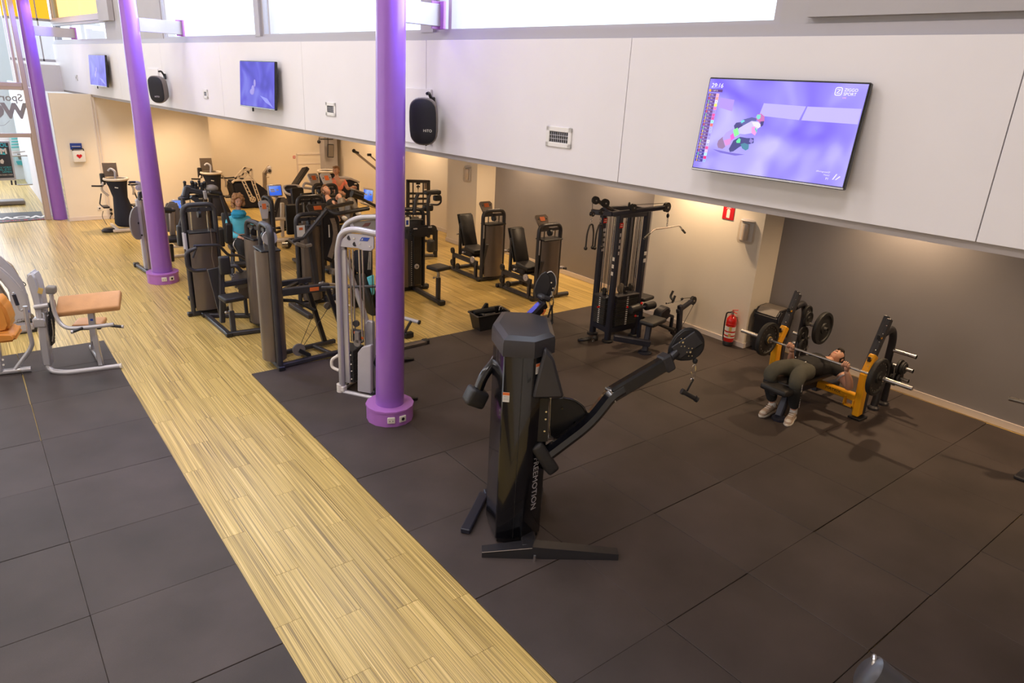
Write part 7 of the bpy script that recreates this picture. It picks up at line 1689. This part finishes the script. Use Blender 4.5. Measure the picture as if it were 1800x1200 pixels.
with B('roller_cover', 'padgrey', t, ang=40) as b: b.bar(Y_((617, 332), -.1), Y_((640, 340), -.1), .12, .05, bev=.02)
pipe(t, 'roller_arm', 'char', [Y_((628, 345), .0), Y_((660, 362), .0)], .03, .02)
console(t, (646, 343), .3, .26, .30, (-15, 12, 0), 'ivoryrim')
with B('console_cover', 'ivoryrim', t, ang=50) as b: b.bar(Y_((636, 356), .3), Y_((660, 364), .3), .20, .06, bev=.03)
# ================================================================ RIGHT OF THE NEAREST PILLAR
t = thing('twin_pulley_seat_machine', 'dark tower machine right of the nearest pillar with a small seat on a rail', 'exercise machine', (3.66, 2.45, .002), 0)
f = F(t); y = f.y
a, c_ = Y_((716, 380)), Y_((744, 380))
tower(t, (a.x + c_.x) / 2 - .12, 0, .50, Y_((725, 367)).z, d=.34, panel_top=Y_((725, 385)).z, fm='char2', sh='char', placard=False, rz=-20)
tower(t, (a.x + c_.x) / 2 - .35, .25, .42, Y_((712, 336)).z, d=.30, fm='char2', sh='shroud', placard=False, panel_top=Y_((712, 345)).z - .12)
with B('shroud_edge', 'shroud', t, ang=30) as b: P = [Y_(q, -.2) for q in ((710, 505), (718, 505), (717, 420), (708, 420))]; b.prism(P, (0, .03, 0), bev=.005)
with B('selector_holes', 'labelwhite', t) as b:
    for k in range(22): b.box(Y_((723.5, 425 + k * 3.6), -.24), (.010, .003, .010))
b.o['kind'] = 'stuff'
with B('face_plate', 'black', t) as b: b.box(Y_((733, 455), -.20), (.16, .03, .95), bev=.01)
with B('white_knob', 'silvermat', t) as b: p = Y_((732, 468), -.24); b.cyl(p, p + V((0, -.02, 0)), .045, seg=18)
with B('knob_pin', 'black', b.o) as q: q.cyl(p + V((0, -.02, 0)), p + V((0, -.03, 0)), .012)
with B('instruction_sheet', 'labelwhite', t) as b: b.box(Y_((716, 390), -.24), (.08, .006, .16))
with B('sheet_picture', 'blue', b.o) as q: q.box(Y_((716, 391), -.245), (.045, .005, .08))
with B('round_sticker', 'labelwhite', t) as b: p = Y_((738, 381), -.24); b.cyl(p, p + V((0, -.006, 0)), .025)
with B('pulley_housing', 'char2', t, ang=40) as b: P = [Y_(q, -.30) for q in ((722, 404), (728, 399), (755, 396), (762, 402), (762, 410), (756, 416), (728, 418), (722, 412))]; b.prism(P, (0, .10, 0), bev=.03, seg=2)
for q in ((728, 408), (756, 406)):
    with B('bolt', 'black', t) as b: p = Y_(q, -.305); b.cyl(p, p + V((0, -.012, 0)), .02)
    pulleyw(t, Y_((q[0] + (-6 if q[0] < 740 else 4), q[1] - 2), -.12), .09, (0, 1, 0), 'plate')
for q in ((730, 402), (756, 399)):
    with B('clip', 'silvermat', t) as b: b.box(Y_(q, -.31), (.07, .02, .02))
pipe(t, 'cam_arm', 'char', [Y_((753, 396), -.1), Y_((752, 372), -.1), Y_((752, 350), -.1), Y_((756, 341), -.1)], .026, .05); pipe(t, 'cam_arm', 'char', [Y_((728, 375), -.1), Y_((731, 350), -.1), Y_((735, 340), -.1)], .032, .04)
pipe(t, 'side_hoop', 'char', [Y_((752, 359), .0), Y_((770, 360), .0), Y_((775, 356), .0), Y_((775, 345), .0), Y_((770, 342), .0)], .018, .05)
with B('top_roller', 'pad', t, ang=50) as b: b.box(Y_((760, 338), -.05), (.31, .13, .075), bev=.03, seg=3)
pad(t, Y_((768, 348), -.02), (.13, .10, .10), nm='hand_pad'); pad(t, Y_((752, 365), .0), (.18, .14, .12), nm='elbow_pad', bev=.045)
beam(t, 'floor_rail', 'char', [f.g(728, 506, .04), f.g(776, 532, .04)], .08, .07)
with B('rubber_foot', 'black', t) as b: b.box(f.g(776, 532, .045), (.12, .09, .08), bev=.01)
beam(t, 'floor_rail', 'char2', [f.g(705, 508, .04), f.g(748, 502, .04)], .08, .07)
with B('rubber_foot', 'black', t) as b: b.box(f.g(748, 502, .045), (.10, .10, .08), bev=.01)
sb = f.g(770, 528, .04)
beam(t, 'seat_post', 'char', [V((sb.x, sb.y, .04)), V((sb.x, sb.y, .44))], .07, .07)
with B('post_sleeve', 'steel', t) as b: b.cyl((sb.x, sb.y, .44), (sb.x, sb.y, .60), .027)
knob(t, (sb.x - .03, sb.y, .46), .02); pad(t, V((sb.x, sb.y, .63)), (.32, .30, .07), (0, 0, 10), nm='seat')
# frame with crossbars in the far right corner
t = thing('wall_bar_frame', 'rectangular dark frame with crossbars and a hanging pulley against the cream wall', 'exercise machine', (5.9, 6.2, .002), 0)
f = F(t); y = f.y
with B('outer_frame', 'char', t) as b: P = [Y_((717, 420)), Y_((717, 318)), Y_((753, 319)), Y_((753, 420))]; P[0].z = P[3].z = .03; [b.bar(p, q, .07, .07, (0, 1, 0), bev=.008, ext=.03) for p, q in zip(P, P[1:])]
for px in (726, 744):
    with B('inner_rod', 'char', t) as b: a = Y_((px, 320)); b.cyl(a, (a.x, 0, .1), .016)
with B('frame_label', 'shroudpale', t) as b: b.box(Y_((748, 327)), (.07, .01, .14))
for k in range(5):
    with B('crossbar', 'char', t) as b: b.bar(Y_((717, 340 + k * 9)), Y_((753, 340 + k * 9)), .035, .05, bev=.006)
with B('pulley', 'black', t) as b: p = Y_((735, 325)); b.cyl(p + V((-.05, 0, .03)), p + V((.05, 0, .03)), .02); b.cyl(p + V((-.04, 0, -.04)), p + V((.04, 0, -.04)), .02); b.cyl(p, p - V((0, 0, .1)), .012)
with B('cable', 'cable', t) as b: b.cyl(p, (p.x, 0, .8), .006)
beam(t, 'floor_rail', 'char', [V((.1, -.5, .04)), V((.1, .3, .04))], .07, .06)
t = thing('kettle_stand', 'small dark stand with knobs beside the frame near the far cream column', 'stand', (5.28, 4.4, .002), 0)
f = F(t); y = f.y
beam(t, 'post', 'char2', [Y_((765, 440)), Y_((765, 405))], .10, .07); 
with B('pin', 'steel', t) as b: b.cyl(Y_((764, 408)), Y_((764, 398)), .012)
with B('side_pin', 'silver', t) as b: b.cyl(Y_((764, 405)), Y_((770, 405)), .02).cyl(Y_((762, 420)), Y_((769, 420)), .02)
with B('round_pad', 'pad', t, ang=50) as b: b.box(Y_((757, 432), -.1), (.16, .14, .28), bev=.06, seg=3)
beam(t, 'base', 'char', [Y_((745, 449), -.1), Y_((760, 449), -.1)], .10, .06); beam(t, 'foot', 'char2', [Y_((765, 440)), V((Y_((765, 440)).x, 0, .0))], .08, .08)
# ================================================================ ENTRANCE: mats, poster stand, lobby
t = thing('entrance_mat', 'dark door mat with white and red lettering in front of the glass entrance', 'mat', (-1.9, 12.35, .002), 0)
f = F(t)
with B('mat', 'pad', t) as b: b.prism([f.g(79, 386, .0), f.g(72, 372, .0), f.g(-60, 378, 0.), f.g(-60, 397, 0.)], (0, 0, .012), bev=.003)
text('WOW', 'labelwhite', f.g(38, 381.5, .014), axes((-1, .05, 0), (0, -1, 0)), .42, t, 'lettering', .001, bold=.02); text('SPORT & HEALTH', 'redsign', f.g(40, 386.5, .014), axes((-1, .05, 0), (0, -1, 0)), .17, t, 'lettering', .001)
t = thing('poster_stand', 'wheeled poster stand with a dark turquoise-lettered poster in the entrance lobby', 'poster stand', (-2.25, 14.2, .002), 0)
f = F(t); y = f.y
a, c_ = Y_((18, 248)), Y_((30, 318)); 
with B('frame', 'silver', t) as b: P = [Y_(q) for q in ((-30, 248), (17, 248), (29, 316), (-20, 318))]; b.prism(P, (0, .06, 0), bev=.008)
with B('poster', 'char', t) as b: P = [Y_(q, -.006) for q in ((-28, 251), (14, 251), (25, 312), (-18, 314))]; b.prism(P, (0, .004, 0))
MT['tealprint'] = mat('turquoise_print', (.05, .45, .48), .6); MT['creamprint'] = mat('cream_print', (.7, .6, .5), .6)
po = b.o
AX = axes((1, 0, 0), (0, 0, 1))
text('SCHOOL', 'tealprint', Y_((13, 255), -.012), AX, .13, po, 'poster_lettering', .001, 'RIGHT', bold=.003)
with B('poster_patch', 'tealprint', po) as q: q.prism([Y_(k, -.012) for k in ((-20, 261), (9, 261), (10, 272), (-20, 270))], (0, .003, 0))
text('M', 'creamprint', Y_((6, 266), -.016), AX, .18, po, 'poster_lettering', .001, bold=.01)
with B('poster_hand', 'creamprint', po) as q: q.prism([Y_(k, -.012) for k in ((0, 282), (4, 279), (7, 283), (6, 288), (1, 287))], (0, .003, 0))
for k, s_ in enumerate(('EN KOM IN VORM', 'VOEL JE FIT', 'SAMEN')): text(s_, 'tealprint', Y_((20 + k * .6, 294 + k * 4), -.012), AX, .065, po, 'poster_lettering', .001, 'RIGHT')
text('INSCHRIJVEN KAN HIER', 'creamprint', Y_((23, 307), -.012), AX, .05, po, 'poster_lettering', .001, 'RIGHT')
with B('base', 'padgrey', t) as b: b.box((Y_((0, 328)).x, .1, .06), (.95, .4, .10), bev=.02)
for px in (20, 27):
    with B('foot_bracket', 'char', t) as b: b.cyl(Y_((px, 317)), Y_((px + 1, 325)), .02)
lob = 17.6
with struct('wall_lobby', 'white') as f_: f_.box((-4, 19.2, 2.4), (12, .1, 4.8))
with struct('wall_lobby_side', 'white') as f_: f_.box((-.85, 15.5, 1.5), (.08, 6.6, 3.0))
t = thing('glass_railing', 'glass railing with steel rails in the lobby beyond the entrance', 'railing', (-2.2, 16.2, .002), 0)
f = F(t); y = f.y
with B('pane', 'frost', t) as b: P = [Y_(q) for q in ((20, 275), (68, 275), (80, 322), (30, 324))]; b.prism(P, (0, .012, 0))
with B('top_rail', 'steel', t) as b: b.cyl(Y_((20, 274)), Y_((68, 273)), .022).cyl(Y_((22, 268), .5), Y_((55, 265), .5), .02)
with B('bottom_rail', 'steel', t) as b: b.cyl(Y_((30, 325)), Y_((80, 323)), .02)
for q in ((56, 278), (61, 307), (65, 287), (70, 317)):
    with B('glass_clamp', 'steel', t) as b: b.cyl(Y_((q[0] - 2, q[1]), -.03), Y_((q[0] + 3, q[1]), -.03), .022)
with B('post', 'steel', t) as b: b.cyl(Y_((56, 275)), Y_((63, 315)), .014).cyl(Y_((68, 275)), Y_((76, 322)), .014)
t = thing('lobby_poster', 'small poster of a reclining figure in grey and turquoise on the white lobby wall', 'poster', (-2, 19.1, 1.2), 0)
f = F(t); y = f.y
with B('sheet', 'greenglass', t) as b: P = [Y_(q, 0) for q in ((24, 272), (46, 272), (49, 292), (26, 290))]; b.prism(P, (0, -.02, 0))
with B('figure', 'padgrey', b.o) as q: q.prism([Y_(k, -.03) for k in ((30, 270), (44, 271), (46, 281), (33, 280))], (0, -.01, 0))
with B('figure', 'tealprint', b.o) as q: q.prism([Y_(k, -.03) for k in ((28, 283), (47, 282), (48, 291), (31, 289))], (0, -.01, 0))
t = thing('lobby_board', 'pale turquoise notice board with handwriting on the lobby wall', 'board', (-2, 19.1, 2.2), 0)
f = F(t); y = f.y
with B('panel', 'greenglass', t) as b: P = [Y_(q, 0) for q in ((15, 238), (40, 240), (42, 264), (20, 265))]; b.prism(P, (0, -.02, 0))
for k in range(4):
    with B('writing', 'tealprint', b.o) as q: q.bar(Y_((20, 244 + k * 5), -.04), Y_((36, 243 + k * 5), -.04), .012, .03)
t = thing('lobby_pillar', 'purple pillar base in the lobby behind the poster stand', 'pillar', (-2.75, 15.4, .002), 0)
with B('shaft', 'purple', t, ang=60) as b: b.cyl((0, 0, 0), (0, 0, 4.8), .17, seg=32)
with B('plinth', 'plinth', t, ang=60) as b: b.cyl((.35, -.6, 0), (.35, -.6, .22), .3, seg=32)
